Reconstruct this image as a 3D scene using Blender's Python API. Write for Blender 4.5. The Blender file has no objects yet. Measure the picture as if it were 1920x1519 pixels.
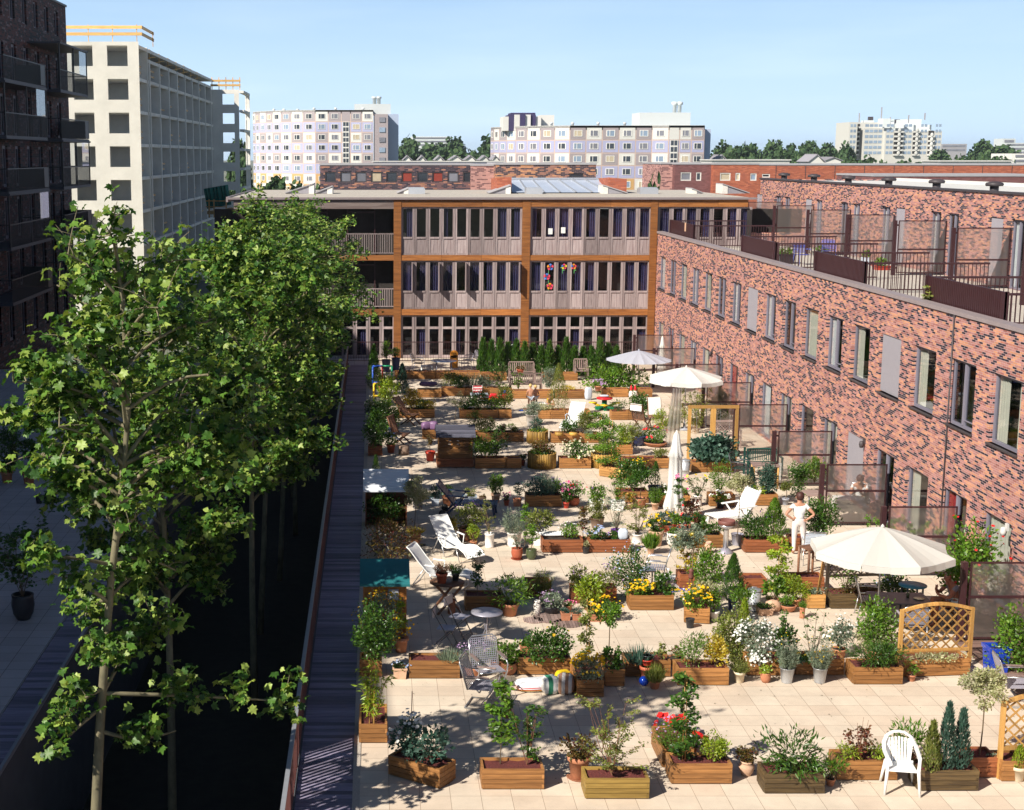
import bpy, math, random
import numpy as np
from mathutils import Vector, Matrix
SC = bpy.context.scene
COL = SC.collection
R = math.radians
rnd = random.Random(7)
nrs = np.random.RandomState(11)
F, CX, CY, HC = 2750.0, 702.0, 759.5, 10.3
PITCH = math.atan((CY - 292.0) / F)
cd = bpy.data.cameras.new('camera'); cam = bpy.data.objects.new('camera', cd); COL.objects.link(cam)
cam.location = (0, 0, HC); cam.rotation_euler = (math.pi / 2 - PITCH, 0, 0)
cd.sensor_fit = 'HORIZONTAL'; cd.sensor_width = 36.0; cd.lens = 36.0 * F / 1920.0
cd.shift_x = (960.0 - CX) / 1920.0; cd.clip_start = 0.5; cd.clip_end = 6000
SC.camera = cam
SUN_EL, SUN_AZ = R(38.0), (-0.77, -0.64)          # where the sun stands (x, y)
w = bpy.data.worlds.new('World'); SC.world = w; w.use_nodes = True
wn = w.node_tree.nodes; wl = w.node_tree.links
bg = wn['Background']; sky = wn.new('ShaderNodeTexSky'); sky.sky_type = 'NISHITA'
sky.sun_disc = False; sky.sun_elevation = SUN_EL
sky.sun_rotation = math.atan2(SUN_AZ[0], SUN_AZ[1])
sky.air_density = 1.0; sky.dust_density = 0.2; sky.ozone_density = 3.0; sky.altitude = 0
tcw = wn.new('ShaderNodeTexCoord'); sxw = wn.new('ShaderNodeSeparateXYZ'); wl.new(tcw.outputs['Generated'], sxw.inputs[0])
mrw = wn.new('ShaderNodeMapRange'); mrw.interpolation_type = 'SMOOTHSTEP'; mrw.inputs[1].default_value = 0.0; mrw.inputs[2].default_value = 0.32; mrw.inputs[3].default_value = 1.0; mrw.inputs[4].default_value = 0.0
wl.new(sxw.outputs[2], mrw.inputs[0])
mpw = wn.new('ShaderNodeMapping'); mpw.inputs['Scale'].default_value = (3, 3, 22); wl.new(tcw.outputs['Generated'], mpw.inputs[0])
nzw = wn.new('ShaderNodeTexNoise'); nzw.inputs['Scale'].default_value = 1.6; nzw.inputs['Detail'].default_value = 7; wl.new(mpw.outputs[0], nzw.inputs[0])
crw = wn.new('ShaderNodeMapRange'); crw.inputs[1].default_value = 0.5; crw.inputs[2].default_value = 0.8; crw.inputs[3].default_value = 0.0; crw.inputs[4].default_value = 0.35; wl.new(nzw.outputs[0], crw.inputs[0])
hzw = wn.new('ShaderNodeMix'); hzw.data_type = 'RGBA'; hzw.inputs[6].default_value = (8.7, 13.0, 18.9, 1); hzw.inputs[7].default_value = (13.2, 16.6, 19.7, 1)
low = wn.new('ShaderNodeMapRange'); low.inputs[1].default_value = 0.0; low.inputs[2].default_value = 0.10; low.inputs[3].default_value = 0.8; low.inputs[4].default_value = 0.0; wl.new(sxw.outputs[2], low.inputs[0])
adw = wn.new('ShaderNodeMath'); adw.operation = 'ADD'; adw.use_clamp = True; wl.new(low.outputs[0], adw.inputs[0]); wl.new(crw.outputs[0], adw.inputs[1]); wl.new(adw.outputs[0], hzw.inputs[0])
mxw = wn.new('ShaderNodeMix'); mxw.data_type = 'RGBA'; wl.new(mrw.outputs[0], mxw.inputs[0]); wl.new(sky.outputs[0], mxw.inputs[6]); wl.new(hzw.outputs[2], mxw.inputs[7])
wl.new(mxw.outputs[2], bg.inputs[0]); bg.inputs[1].default_value = 0.042
sd = bpy.data.lights.new('sun', 'SUN'); sun = bpy.data.objects.new('sun', sd); COL.objects.link(sun)
sd.energy = 5.0; sd.angle = R(0.5); sd.color = (1.0, 0.93, 0.82)
sv = Vector((SUN_AZ[0] * math.cos(SUN_EL), SUN_AZ[1] * math.cos(SUN_EL), math.sin(SUN_EL)))
sun.rotation_euler = sv.to_track_quat('Z', 'Y').to_euler(); sun.location = (-40, -30, 40)
SC.view_settings.view_transform = 'Standard'; SC.view_settings.look = 'None'
SC.view_settings.exposure = 0.6; SC.view_settings.gamma = 1
SC.render.engine = 'CYCLES'
cy = SC.cycles
cy.use_denoising = True; cy.max_bounces = 6; cy.diffuse_bounces = 2; cy.glossy_bounces = 2
cy.transmission_bounces = 4; cy.transparent_max_bounces = 10; cy.caustics_reflective = False; cy.caustics_refractive = False
cy.use_adaptive_sampling = True; cy.adaptive_threshold = 0.02
_cp, _sp = math.cos(PITCH), math.sin(PITCH)
def ray(px, py):
 a, b = (px - CX) / F, (py - CY) / F
 return (a, _cp - b * _sp, -_sp - b * _cp)
def G(px, py, z=0.0):
 d = ray(px, py); t = (z - HC) / d[2]
 return (d[0] * t, d[1] * t)
def AY(px, py, Y):
 d = ray(px, py); t = Y / d[1]
 return (d[0] * t, Y, HC + d[2] * t)
def AX(px, py, X):
 d = ray(px, py); t = X / d[0]
 return (X, d[1] * t, HC + d[2] * t)
def mpp(Y): return Y / F * 1.01
M = {}
def nm(name):
 m = bpy.data.materials.new(name); m.use_nodes = True; M[name] = m
 nt = m.node_tree
 return m, nt, nt.nodes['Principled BSDF'], nt.nodes.new, nt.links.new
def mat(name, col, rough=0.6, var=0.12, scale=6.0, metal=0.0, spec=0.4, bump=0.0, stretch=(1, 1, 1), orand=0.12, fine=0.0):
 """plain painted / mineral / metal surface with uneven tone and optional bump"""
 m, nt, p, N, L = nm(name)
 tc = N('ShaderNodeTexCoord'); mp = N('ShaderNodeMapping'); mp.inputs['Scale'].default_value = stretch
 L(tc.outputs['Object'], mp.inputs[0])
 no = N('ShaderNodeTexNoise'); no.inputs['Scale'].default_value = scale; no.inputs['Detail'].default_value = 6
 no.inputs['Roughness'].default_value = 0.65
 L(mp.outputs[0], no.inputs[0])
 oi = N('ShaderNodeObjectInfo')
 hsv = N('ShaderNodeHueSaturation'); hsv.inputs['Color'].default_value = (*col, 1)
 a = N('ShaderNodeMapRange'); a.inputs[1].default_value = 0.25; a.inputs[2].default_value = 0.75
 a.inputs[3].default_value = 1 - var; a.inputs[4].default_value = 1 + var
 L(no.outputs[0], a.inputs[0])
 b = N('ShaderNodeMapRange'); b.inputs[3].default_value = 1 - orand; b.inputs[4].default_value = 1 + orand
 L(oi.outputs['Random'], b.inputs[0])
 mu = N('ShaderNodeMath'); mu.operation = 'MULTIPLY'; L(a.outputs[0], mu.inputs[0]); L(b.outputs[0], mu.inputs[1])
 L(mu.outputs[0], hsv.inputs['Value']); L(hsv.outputs[0], p.inputs['Base Color'])
 p.inputs['Roughness'].default_value = rough; p.inputs['Metallic'].default_value = metal
 p.inputs['Specular IOR Level'].default_value = spec
 if bump:
  bn = N('ShaderNodeBump'); bn.inputs['Strength'].default_value = bump; bn.inputs['Distance'].default_value = 0.02
  L(no.outputs[0], bn.inputs['Height']); L(bn.outputs[0], p.inputs['Normal'])
 return m
def wood(name, col, dark, rough=0.55, axis='x', scale=1.0, orand=0.32):
 """stained softwood boards: grain streaks along the board, knots, each board its own tone"""
 m, nt, p, N, L = nm(name)
 tc = N('ShaderNodeTexCoord'); mp = N('ShaderNodeMapping')
 st = {'x': (1.6, 22, 22), 'y': (22, 1.6, 22), 'z': (22, 22, 1.6)}[axis]
 mp.inputs['Scale'].default_value = tuple(s * scale for s in st); L(tc.outputs['Object'], mp.inputs[0])
 oi = N('ShaderNodeObjectInfo'); geo = N('ShaderNodeNewGeometry')
 ad = N('ShaderNodeVectorMath'); ad.operation = 'ADD'; L(mp.outputs[0], ad.inputs[0])
 mm = N('ShaderNodeMath'); mm.operation = 'MULTIPLY_ADD'; mm.inputs[1].default_value = 37; L(geo.outputs['Random Per Island'], mm.inputs[0]); L(oi.outputs['Random'], mm.inputs[2])
 L(mm.outputs[0], ad.inputs[1])
 no = N('ShaderNodeTexNoise'); no.inputs['Scale'].default_value = 1.0; no.inputs['Detail'].default_value = 5; no.inputs['Distortion'].default_value = 0.8
 L(ad.outputs[0], no.inputs[0])
 cr = N('ShaderNodeValToRGB'); cr.color_ramp.elements[0].position = 0.3; cr.color_ramp.elements[1].position = 0.68
 cr.color_ramp.elements[0].color = (*dark, 1); cr.color_ramp.elements[1].color = (*col, 1)
 L(no.outputs[0], cr.inputs[0])
 vo = N('ShaderNodeTexVoronoi'); vo.inputs['Scale'].default_value = 0.55; L(ad.outputs[0], vo.inputs[0])
 kn = N('ShaderNodeMapRange'); kn.inputs[1].default_value = 0.04; kn.inputs[2].default_value = 0.16; kn.inputs[3].default_value = 0.45; kn.inputs[4].default_value = 1.0
 L(vo.outputs['Distance'], kn.inputs[0])
 b = N('ShaderNodeMapRange'); b.inputs[3].default_value = 1 - orand; b.inputs[4].default_value = 1 + orand
 L(geo.outputs['Random Per Island'], b.inputs[0])
 c = N('ShaderNodeMapRange'); c.inputs[3].default_value = 0.62; c.inputs[4].default_value = 1.15
 L(oi.outputs['Random'], c.inputs[0])
 m1 = N('ShaderNodeMath'); m1.operation = 'MULTIPLY'; L(b.outputs[0], m1.inputs[0]); L(c.outputs[0], m1.inputs[1])
 m2 = N('ShaderNodeMath'); m2.operation = 'MULTIPLY'; L(m1.outputs[0], m2.inputs[0]); L(kn.outputs[0], m2.inputs[1])
 hsv = N('ShaderNodeHueSaturation'); L(cr.outputs[0], hsv.inputs['Color']); L(m2.outputs[0], hsv.inputs['Value'])
 L(hsv.outputs[0], p.inputs['Base Color']); p.inputs['Roughness'].default_value = rough; p.inputs['Specular IOR Level'].default_value = 0.35
 bn = N('ShaderNodeBump'); bn.inputs['Strength'].default_value = 0.25; bn.inputs['Distance'].default_value = 0.01
 L(no.outputs[0], bn.inputs['Height']); L(bn.outputs[0], p.inputs['Normal'])
 return m
def leafmat(name, cols, rough=0.38, trans=0.35, spec=0.5):
 """foliage: every leaf its own tone out of the given range, light shines through a little"""
 m, nt, p, N, L = nm(name)
 geo = N('ShaderNodeNewGeometry'); cr = N('ShaderNodeValToRGB')
 e = cr.color_ramp.elements
 while len(e) < len(cols): e.new(0.5)
 for i, c in enumerate(cols):
  e[i].position = i / (len(cols) - 1.0); e[i].color = (*c, 1)
 L(geo.outputs['Random Per Island'], cr.inputs[0])
 tc = N('ShaderNodeTexCoord'); no = N('ShaderNodeTexNoise'); no.inputs['Scale'].default_value = 2.2; L(tc.outputs['Object'], no.inputs[0])
 a = N('ShaderNodeMapRange'); a.inputs[1].default_value = 0.3; a.inputs[2].default_value = 0.7; a.inputs[3].default_value = 0.6; a.inputs[4].default_value = 1.35
 L(no.outputs[0], a.inputs[0])
 hsv = N('ShaderNodeHueSaturation'); L(cr.outputs[0], hsv.inputs['Color']); L(a.outputs[0], hsv.inputs['Value'])
 L(hsv.outputs[0], p.inputs['Base Color']); p.inputs['Roughness'].default_value = rough
 p.inputs['Specular IOR Level'].default_value = spec
 t = N('ShaderNodeBsdfTranslucent')
 h2 = N('ShaderNodeHueSaturation'); h2.inputs['Hue'].default_value = 0.48; h2.inputs['Saturation'].default_value = 1.1; h2.inputs['Value'].default_value = 1.5
 L(hsv.outputs[0], h2.inputs['Color']); L(h2.outputs[0], t.inputs[0])
 mx = N('ShaderNodeMixShader'); mx.inputs[0].default_value = trans
 L(p.outputs[0], mx.inputs[1]); L(t.outputs[0], mx.inputs[2]); L(mx.outputs[0], nt.nodes['Material Output'].inputs[0])
 return m
def glassmat(name, tint=(0.7, 0.75, 0.78), rough=0.02, base=0.06, haze=0.0, hcol=(0.5, 0.45, 0.42)):
 """clear pane: see-through with a mirror sheen at grazing angles; haze adds a milky film"""
 m, nt, p, N, L = nm(name)
 nt.nodes.remove(p)
 tr = N('ShaderNodeBsdfTransparent'); tr.inputs[0].default_value = (*tint, 1)
 gl = N('ShaderNodeBsdfGlossy'); gl.inputs['Roughness'].default_value = rough
 lf = N('ShaderNodeLayerWeight'); lf.inputs[0].default_value = 0.5; lw = N('ShaderNodeMath'); lw.operation = 'POWER'; lw.inputs[1].default_value = 4.0; L(lf.outputs['Facing'], lw.inputs[0])
 ad = N('ShaderNodeMath'); ad.operation = 'MULTIPLY_ADD'; ad.inputs[1].default_value = 0.9; ad.inputs[2].default_value = 0.035 + base; L(lw.outputs[0], ad.inputs[0])
 mx = N('ShaderNodeMixShader'); L(ad.outputs[0], mx.inputs[0]); L(tr.outputs[0], mx.inputs[1]); L(gl.outputs[0], mx.inputs[2])
 out = mx.outputs[0]
 if haze:
  rf = N('ShaderNodeBsdfRefraction'); rf.inputs['Roughness'].default_value = 0.42; rf.inputs['IOR'].default_value = 1.02
  rf.inputs[0].default_value = (0.98, 0.97, 0.96, 1)
  m0 = N('ShaderNodeMixShader'); m0.inputs[0].default_value = 0.75; L(tr.outputs[0], m0.inputs[1]); L(rf.outputs[0], m0.inputs[2])
  df = N('ShaderNodeBsdfDiffuse'); df.inputs[0].default_value = (*hcol, 1)
  tl = N('ShaderNodeBsdfTranslucent'); tl.inputs[0].default_value = (*hcol, 1)
  m1 = N('ShaderNodeMixShader'); m1.inputs[0].default_value = 0.5; L(df.outputs[0], m1.inputs[1]); L(tl.outputs[0], m1.inputs[2])
  m2 = N('ShaderNodeMixShader'); m2.inputs[0].default_value = haze; L(m0.outputs[0], m2.inputs[1]); L(m1.outputs[0], m2.inputs[2])
  m3 = N('ShaderNodeMixShader'); L(ad.outputs[0], m3.inputs[0]); L(m2.outputs[0], m3.inputs[1]); L(gl.outputs[0], m3.inputs[2])
  out = m3.outputs[0]
 L(out, nt.nodes['Material Output'].inputs[0])
 return m
def brickmat(name, stops, mortar, bw=0.212, bh=0.0545, mw=0.045, mh=0.16, clump=0.9, cs=(0.32, 0.42), rough=0.75):
 """brick bond: every brick picks its colour; picks drift in slanting clumps"""
 m, nt, p, N, L = nm(name)
 def math_(op, a, b=None, c=None):
  n = N('ShaderNodeMath'); n.operation = op
  for i, v in enumerate((a, b, c)):
   if v is None: continue
   if isinstance(v, (int, float)): n.inputs[i].default_value = v
   else: L(v, n.inputs[i])
  return n.outputs[0]
 tc = N('ShaderNodeTexCoord'); sx = N('ShaderNodeSeparateXYZ'); L(tc.outputs['Object'], sx.inputs[0])
 u = math_('ADD', sx.outputs[0], sx.outputs[1]); v = sx.outputs[2]
 vr = math_('DIVIDE', v, bh); row = math_('FLOOR', vr)
 hlf = math_('MULTIPLY', math_('FLOORED_MODULO', row, 2.0), 0.5)
 uc = math_('ADD', math_('DIVIDE', u, bw), hlf); col = math_('FLOOR', uc)
 fu = math_('FRACT', uc); fv = math_('FRACT', vr)
 cv = N('ShaderNodeCombineXYZ'); L(col, cv.inputs[0]); L(row, cv.inputs[1])
 wn_ = N('ShaderNodeTexWhiteNoise'); wn_.noise_dimensions = '2D'; L(cv.outputs[0], wn_.inputs[0])
 cv2 = N('ShaderNodeCombineXYZ')
 L(math_('MULTIPLY', math_('ADD', col, math_('MULTIPLY', row, 0.45)), cs[0]), cv2.inputs[0]); L(math_('MULTIPLY', row, cs[1]), cv2.inputs[1])
 nz = N('ShaderNodeTexNoise'); nz.inputs['Scale'].default_value = 1.0; nz.inputs['Detail'].default_value = 2; L(cv2.outputs[0], nz.inputs[0])
 val = math_('ADD', math_('MULTIPLY', wn_.outputs[0], 1 - clump * 0.4), math_('MULTIPLY', math_('SUBTRACT', nz.outputs[0], 0.5), clump * 1.6))
 val = math_('ADD', val, clump * 0.2)
 cr = N('ShaderNodeValToRGB'); cr.color_ramp.interpolation = 'CONSTANT'; e = cr.color_ramp.elements
 while len(e) < len(stops): e.new(0.5)
 for i, (q, c) in enumerate(stops): e[i].position = q; e[i].color = (*c, 1)
 L(val, cr.inputs[0])
 hs = N('ShaderNodeHueSaturation'); L(cr.outputs[0], hs.inputs['Color'])
 L(math_('MULTIPLY_ADD', wn_.outputs[1] if False else math_('FRACT', math_('MULTIPLY', wn_.outputs[0], 17.3)), 0.3, 0.85), hs.inputs['Value'])
 mk = math_('MAXIMUM', math_('LESS_THAN', fu, mw), math_('LESS_THAN', fv, mh))
 mx = N('ShaderNodeMix'); mx.data_type = 'RGBA'; L(mk, mx.inputs[0]); L(hs.outputs[0], mx.inputs[6]); mx.inputs[7].default_value = (*mortar, 1)
 big = N('ShaderNodeTexNoise'); big.inputs['Scale'].default_value = 0.35; big.inputs['Detail'].default_value = 4; L(tc.outputs['Object'], big.inputs[0])
 h3 = N('ShaderNodeHueSaturation'); L(mx.outputs[2], h3.inputs['Color'])
 L(math_('MULTIPLY_ADD', big.outputs[0], 0.3, 0.85), h3.inputs['Value'])
 L(h3.outputs[0], p.inputs['Base Color']); p.inputs['Roughness'].default_value = rough; p.inputs['Specular IOR Level'].default_value = 0.25
 bn = N('ShaderNodeBump'); bn.inputs['Strength'].default_value = 0.5; bn.inputs['Distance'].default_value = 0.006; bn.invert = True
 L(mk, bn.inputs['Height']); L(bn.outputs[0], p.inputs['Normal'])
 return m
def tilemat(name, c1, c2, joint, size=0.5, off=(0, 0), mort=0.006, rough=0.8, stain=0.1):
 m, nt, p, N, L = nm(name)
 tc = N('ShaderNodeTexCoord'); mp = N('ShaderNodeMapping'); mp.inputs['Location'].default_value = (-off[0], -off[1], 0)
 L(tc.outputs['Object'], mp.inputs[0])
 br = N('ShaderNodeTexBrick'); br.offset = 0; br.inputs['Scale'].default_value = 1; br.inputs['Brick Width'].default_value = size
 br.inputs['Row Height'].default_value = size; br.inputs['Mortar Size'].default_value = mort; br.inputs['Mortar Smooth'].default_value = 0.3
 br.inputs['Color1'].default_value = (*c1, 1); br.inputs['Color2'].default_value = (*c2, 1); br.inputs['Mortar'].default_value = (*joint, 1)
 L(mp.outputs[0], br.inputs[0])
 n1 = N('ShaderNodeTexNoise'); n1.inputs['Scale'].default_value = 0.9; n1.inputs['Detail'].default_value = 7; n1.inputs['Roughness'].default_value = 0.7; L(tc.outputs['Object'], n1.inputs[0])
 n2 = N('ShaderNodeTexNoise'); n2.inputs['Scale'].default_value = 90; L(tc.outputs['Object'], n2.inputs[0])
 a = N('ShaderNodeMapRange'); a.inputs[1].default_value = 0.25; a.inputs[2].default_value = 0.75; a.inputs[3].default_value = 1 - stain; a.inputs[4].default_value = 1 + stain; L(n1.outputs[0], a.inputs[0])
 b = N('ShaderNodeMapRange'); b.inputs[3].default_value = 0.86; b.inputs[4].default_value = 1.14; L(n2.outputs[0], b.inputs[0])
 mu = N('ShaderNodeMath'); mu.operation = 'MULTIPLY'; L(a.outputs[0], mu.inputs[0]); L(b.outputs[0], mu.inputs[1])
 hs = N('ShaderNodeHueSaturation'); L(br.outputs[0], hs.inputs['Color']); L(mu.outputs[0], hs.inputs['Value'])
 L(hs.outputs[0], p.inputs['Base Color']); p.inputs['Roughness'].default_value = rough; p.inputs['Specular IOR Level'].default_value = 0.25
 bn = N('ShaderNodeBump'); bn.inputs['Strength'].default_value = 0.25; bn.inputs['Distance'].default_value = 0.01
 L(n2.outputs[0], bn.inputs['Height']); L(bn.outputs[0], p.inputs['Normal'])
 return m
class MB:
 def __init__(s): s.v = []; s.f = []; s.m = []; s.k = 0; s.sm = []
 def add(s, vs, fs, smooth=False):
  o = len(s.v); s.v += [tuple(q) for q in vs]
  s.f += [tuple(i + o for i in q) for q in fs]; s.m += [s.k] * len(fs); s.sm += [smooth] * len(fs); return s
 def quad(s, a, b, c, d): return s.add((a, b, c, d), ((0, 1, 2, 3),))
 def box(s, x0, x1, y0, y1, z0, z1):
  return s.add([(x0, y0, z0), (x1, y0, z0), (x1, y1, z0), (x0, y1, z0), (x0, y0, z1), (x1, y0, z1), (x1, y1, z1), (x0, y1, z1)],
                     [(3, 2, 1, 0), (4, 5, 6, 7), (0, 1, 5, 4), (1, 2, 6, 5), (2, 3, 7, 6), (3, 0, 4, 7)])
 def bar(s, p, q, wd, hg, up=(0, 0, 1)):
  """rectangular bar from p to q: wd across, hg along up"""
  p, q = Vector(p), Vector(q); d = (q - p).normalized(); u = Vector(up)
  sd_ = d.cross(u)
  if sd_.length < 1e-4: sd_ = d.cross(Vector((1, 0, 0)))
  sd_.normalize(); u = sd_.cross(d).normalized()
  vs = []
  for c in (p, q):
   for (i, j) in ((-1, -1), (1, -1), (1, 1), (-1, 1)): vs.append(c + sd_ * (i * wd / 2) + u * (j * hg / 2))
  return s.add(vs, [(3, 2, 1, 0), (4, 5, 6, 7), (0, 1, 5, 4), (1, 2, 6, 5), (2, 3, 7, 6), (3, 0, 4, 7)])
 def tube(s, pts, r, n=8, cap=True):
  pts = [Vector(q) for q in pts]; rr = r if isinstance(r, (list, tuple)) else [r] * len(pts)
  vs = []; up = None
  for i, q in enumerate(pts):
   d = (pts[min(i + 1, len(pts) - 1)] - pts[max(i - 1, 0)])
   if d.length < 1e-9: d = Vector((0, 0, 1))
   d.normalize()
   if up is None or abs(d.dot(up)) > 0.95: up = Vector((0, 0, 1)) if abs(d.z) < 0.9 else Vector((1, 0, 0))
   a = d.cross(up).normalized(); b = a.cross(d).normalized(); up = b
   for k in range(n):
    t = 2 * math.pi * k / n; vs.append(q + (a * math.cos(t) + b * math.sin(t)) * rr[i])
  fs = [(i * n + k, i * n + (k + 1) % n, (i + 1) * n + (k + 1) % n, (i + 1) * n + k) for i in range(len(pts) - 1) for k in range(n)]
  s.add(vs, fs, True)
  if cap:
   o = len(s.v) - len(vs)
   for q in (tuple(range(o + n - 1, o - 1, -1)), tuple(range(len(s.v) - n, len(s.v)))):
    s.f.append(q); s.m.append(s.k); s.sm.append(False)
  return s
 def lathe(s, prof, n=20, c=(0, 0, 0), smooth=True, sq=False):
  vs = []
  for (r, z) in prof:
   for k in range(n):
    t = 2 * math.pi * (k + 0.5) / n; f = 1.0
    vs.append((c[0] + r * math.cos(t) * f, c[1] + r * math.sin(t) * f, c[2] + z))
  m_ = len(prof)
  fs = [(i * n + k, i * n + (k + 1) % n, (i + 1) * n + (k + 1) % n, (i + 1) * n + k) for i in range(m_ - 1) for k in range(n)]
  s.add(vs, fs, smooth)
  if prof[0][0] > 1e-4: s.f.append(tuple(range(len(s.v) - len(vs) + n - 1, len(s.v) - len(vs) - 1, -1))); s.m.append(s.k); s.sm.append(False)
  if prof[-1][0] > 1e-4: s.f.append(tuple(range(len(s.v) - n, len(s.v)))); s.m.append(s.k); s.sm.append(False)
  return s
 def prism(s, poly, z0, z1):
  n = len(poly)
  vs = [(x, y, z0) for x, y in poly] + [(x, y, z1) for x, y in poly]
  return s.add(vs, [tuple(range(n - 1, -1, -1)), tuple(range(n, 2 * n))] + [(i, (i + 1) % n, n + (i + 1) % n, n + i) for i in range(n)])
 def blob(s, c, r, n=10, m_=7, jit=0.0, rg=None):
  vs = []
  for i in range(m_ + 1):
   ph = math.pi * i / m_
   for k in range(n):
    t = 2 * math.pi * k / n; j = 1 + (rg.uniform(-jit, jit) if rg else 0)
    vs.append((c[0] + r[0] * j * math.sin(ph) * math.cos(t), c[1] + r[1] * j * math.sin(ph) * math.sin(t), c[2] - r[2] * j * math.cos(ph)))
  return s.add(vs, [(i * n + k, i * n + (k + 1) % n, (i + 1) * n + (k + 1) % n, (i + 1) * n + k) for i in range(m_) for k in range(n)], True)
 def xf(s, M4, start=0):
  for i in range(start, len(s.v)): s.v[i] = tuple(M4 @ Vector(s.v[i]))
  return s
 def build(s, name, mats, parent=None, loc=(0, 0, 0), world=False, label=None, bevel=0):
  me = bpy.data.meshes.new(name)
  vv = s.v
  if world and parent is not None:
   o_ = parent.matrix_basis.translation; vv = [(a - o_.x, b - o_.y, c - o_.z) for a, b, c in vv]
  me.from_pydata(vv, [], s.f)
  for mm in (mats if isinstance(mats, (list, tuple)) else [mats]): me.materials.append(M[mm])
  me.polygons.foreach_set('material_index', s.m); me.polygons.foreach_set('use_smooth', s.sm)
  me.update()
  o = bpy.data.objects.new(name, me); COL.objects.link(o); o.location = loc
  if parent is not None: o.parent = parent
  if label: o['label'] = label
  if bevel:
   b = o.modifiers.new('bevel', 'BEVEL'); b.width = bevel; b.segments = 2; b.limit_method = 'ANGLE'
  return o
def tag(o, label, cat, group=None, kind=None):
 if label: o['label'] = label
 if cat: o['category'] = cat
 if group: o['group'] = group
 if kind: o['kind'] = kind
 return o
def thing(name, label, cat, loc=(0, 0, 0), rz=0.0, group=None):
 o = bpy.data.objects.new(name, None); COL.objects.link(o); o.empty_display_size = 0.2
 o.location = loc; o.rotation_euler = (0, 0, rz)
 return tag(o, label, cat, group)
def copy_tree(o, parent=None):
 c = o.copy(); COL.objects.link(c); c.parent = parent
 for ch in list(o.children): copy_tree(ch, c)
 return c
def struct(o): o['kind'] = 'structure'; return o
def numesh(name, V, Fc, matn, parent=None, smooth=False):
 """mesh from numpy arrays; Fc is (n,3) or (n,4)"""
 me = bpy.data.meshes.new(name); n, k = Fc.shape
 me.vertices.add(len(V)); me.vertices.foreach_set('co', V.astype(np.float32).ravel())
 me.loops.add(n * k); me.loops.foreach_set('vertex_index', Fc.astype(np.int32).ravel())
 me.polygons.add(n); me.polygons.foreach_set('loop_start', np.arange(0, n * k, k, dtype=np.int32))
 me.update(calc_edges=True)
 if smooth: me.polygons.foreach_set('use_smooth', np.ones(n, dtype=bool))
 me.materials.append(M[matn])
 o = bpy.data.objects.new(name, me); COL.objects.link(o)
 if parent is not None: o.parent = parent
 return o
def _fan(out): return np.array([(0.45, 0, 0.0)] + out, float), np.array([(0, i + 1, (i + 1) % len(out) + 1) for i in range(len(out))])
LEAF = {
 'oval': (np.array([(0, 0, 0), (0.5, 0.3, 0.07), (1, 0, -0.04), (0.5, -0.3, 0.07)], float), np.array([(0, 1, 2), (0, 2, 3)])),
 'long': (np.array([(0, 0, 0), (0.4, 0.13, 0.04), (1, 0, -0.12), (0.4, -0.13, 0.04)], float), np.array([(0, 1, 2), (0, 2, 3)])),
 'round': _fan([(0, 0, 0), (0.15, 0.42, .05), (0.6, 0.5, .06), (1, 0.15, 0), (1, -0.15, 0), (0.6, -0.5, .06), (0.15, -0.42, .05)]),
 'blade': (np.array([(0, 0.03, 0), (0, -0.03, 0), (0.6, -0.025, 0.0), (0.6, 0.025, 0), (1, 0, -0.1)], float), np.array([(0, 1, 2), (0, 2, 3), (3, 2, 4)])),
 'plane': _fan([(0, 0, 0), (-0.06, 0.32, .03), (0.22, 0.33, .05), (0.30, 0.62, -.05), (0.5, 0.36, .04), (0.72, 0.42, 0), (0.70, 0.2, .03), (1.0, 0, -.08),
    (0.70, -0.2, .03), (0.72, -0.42, 0), (0.5, -0.36, .04), (0.30, -0.62, -.05), (0.22, -0.33, .05), (-0.06, -0.32, .03)]),
 'tri': _fan([(0, 0, 0), (0.1, 0.35, .03), (0.35, 0.55, -.04), (0.55, 0.25, .03), (1.0, 0, -.07), (0.55, -0.25, .03), (0.35, -0.55, -.04), (0.1, -0.35, .03)]),
}
for k_ in ('plane', 'tri'): LEAF[k_][0][:, 2] *= 2.6
def nrm(a): return a / np.maximum(np.linalg.norm(a, axis=1, keepdims=True), 1e-9)
def leaves(name, C, D, Nn, S, shape, matn, parent=None):
 """C centres, D leaf directions, Nn leaf normals, S lengths"""
 T, Fc = LEAF[shape]; D = nrm(D); B = nrm(np.cross(Nn, D)); Nn = np.cross(D, B)
 S = S.reshape(-1, 1, 1)
 V = C[:, None, :] + S * (T[None, :, 0:1] * D[:, None, :] + T[None, :, 1:2] * B[:, None, :] + T[None, :, 2:3] * Nn[:, None, :])
 k = len(T); n = len(C)
 Fa = (Fc[None] + (np.arange(n) * k)[:, None, None]).reshape(-1, 3)
 return numesh(name, V.reshape(-1, 3), Fa, matn, parent)
def ellip(n, rx, ry, rz, shell=0.35, clumps=0, cr=0.35, seed=0):
 """points in an ellipsoid, thicker near its skin; gathered in clumps if asked"""
 g = np.random.RandomState(seed + 101)
 def pts(k):
  d = nrm(g.normal(size=(k, 3))); r = g.uniform(0, 1, (k, 1)) ** shell
  return d * r
 if clumps:
  cc = pts(clumps) * 0.8; idx = g.randint(0, clumps, n); sz = g.uniform(0.55, 1.25, clumps)[idx][:, None]
  q = cc[idx] + nrm(g.normal(size=(n, 3))) * (g.uniform(0, 1, (n, 1)) ** 0.45) * cr * sz
 else: q = pts(n)
 out = nrm(q + 1e-6)
 return q * np.array([rx, ry, rz]), out, g
tilemat('paving', (0.66, 0.57, 0.46), (0.60, 0.49, 0.385), (0.30, 0.22, 0.16), off=(0.24, 26.02), mort=0.005, stain=0.17)
tilemat('paving_far', (0.50, 0.47, 0.48), (0.44, 0.41, 0.42), (0.2, 0.17, 0.16), off=(0, 0), mort=0.008)
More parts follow.
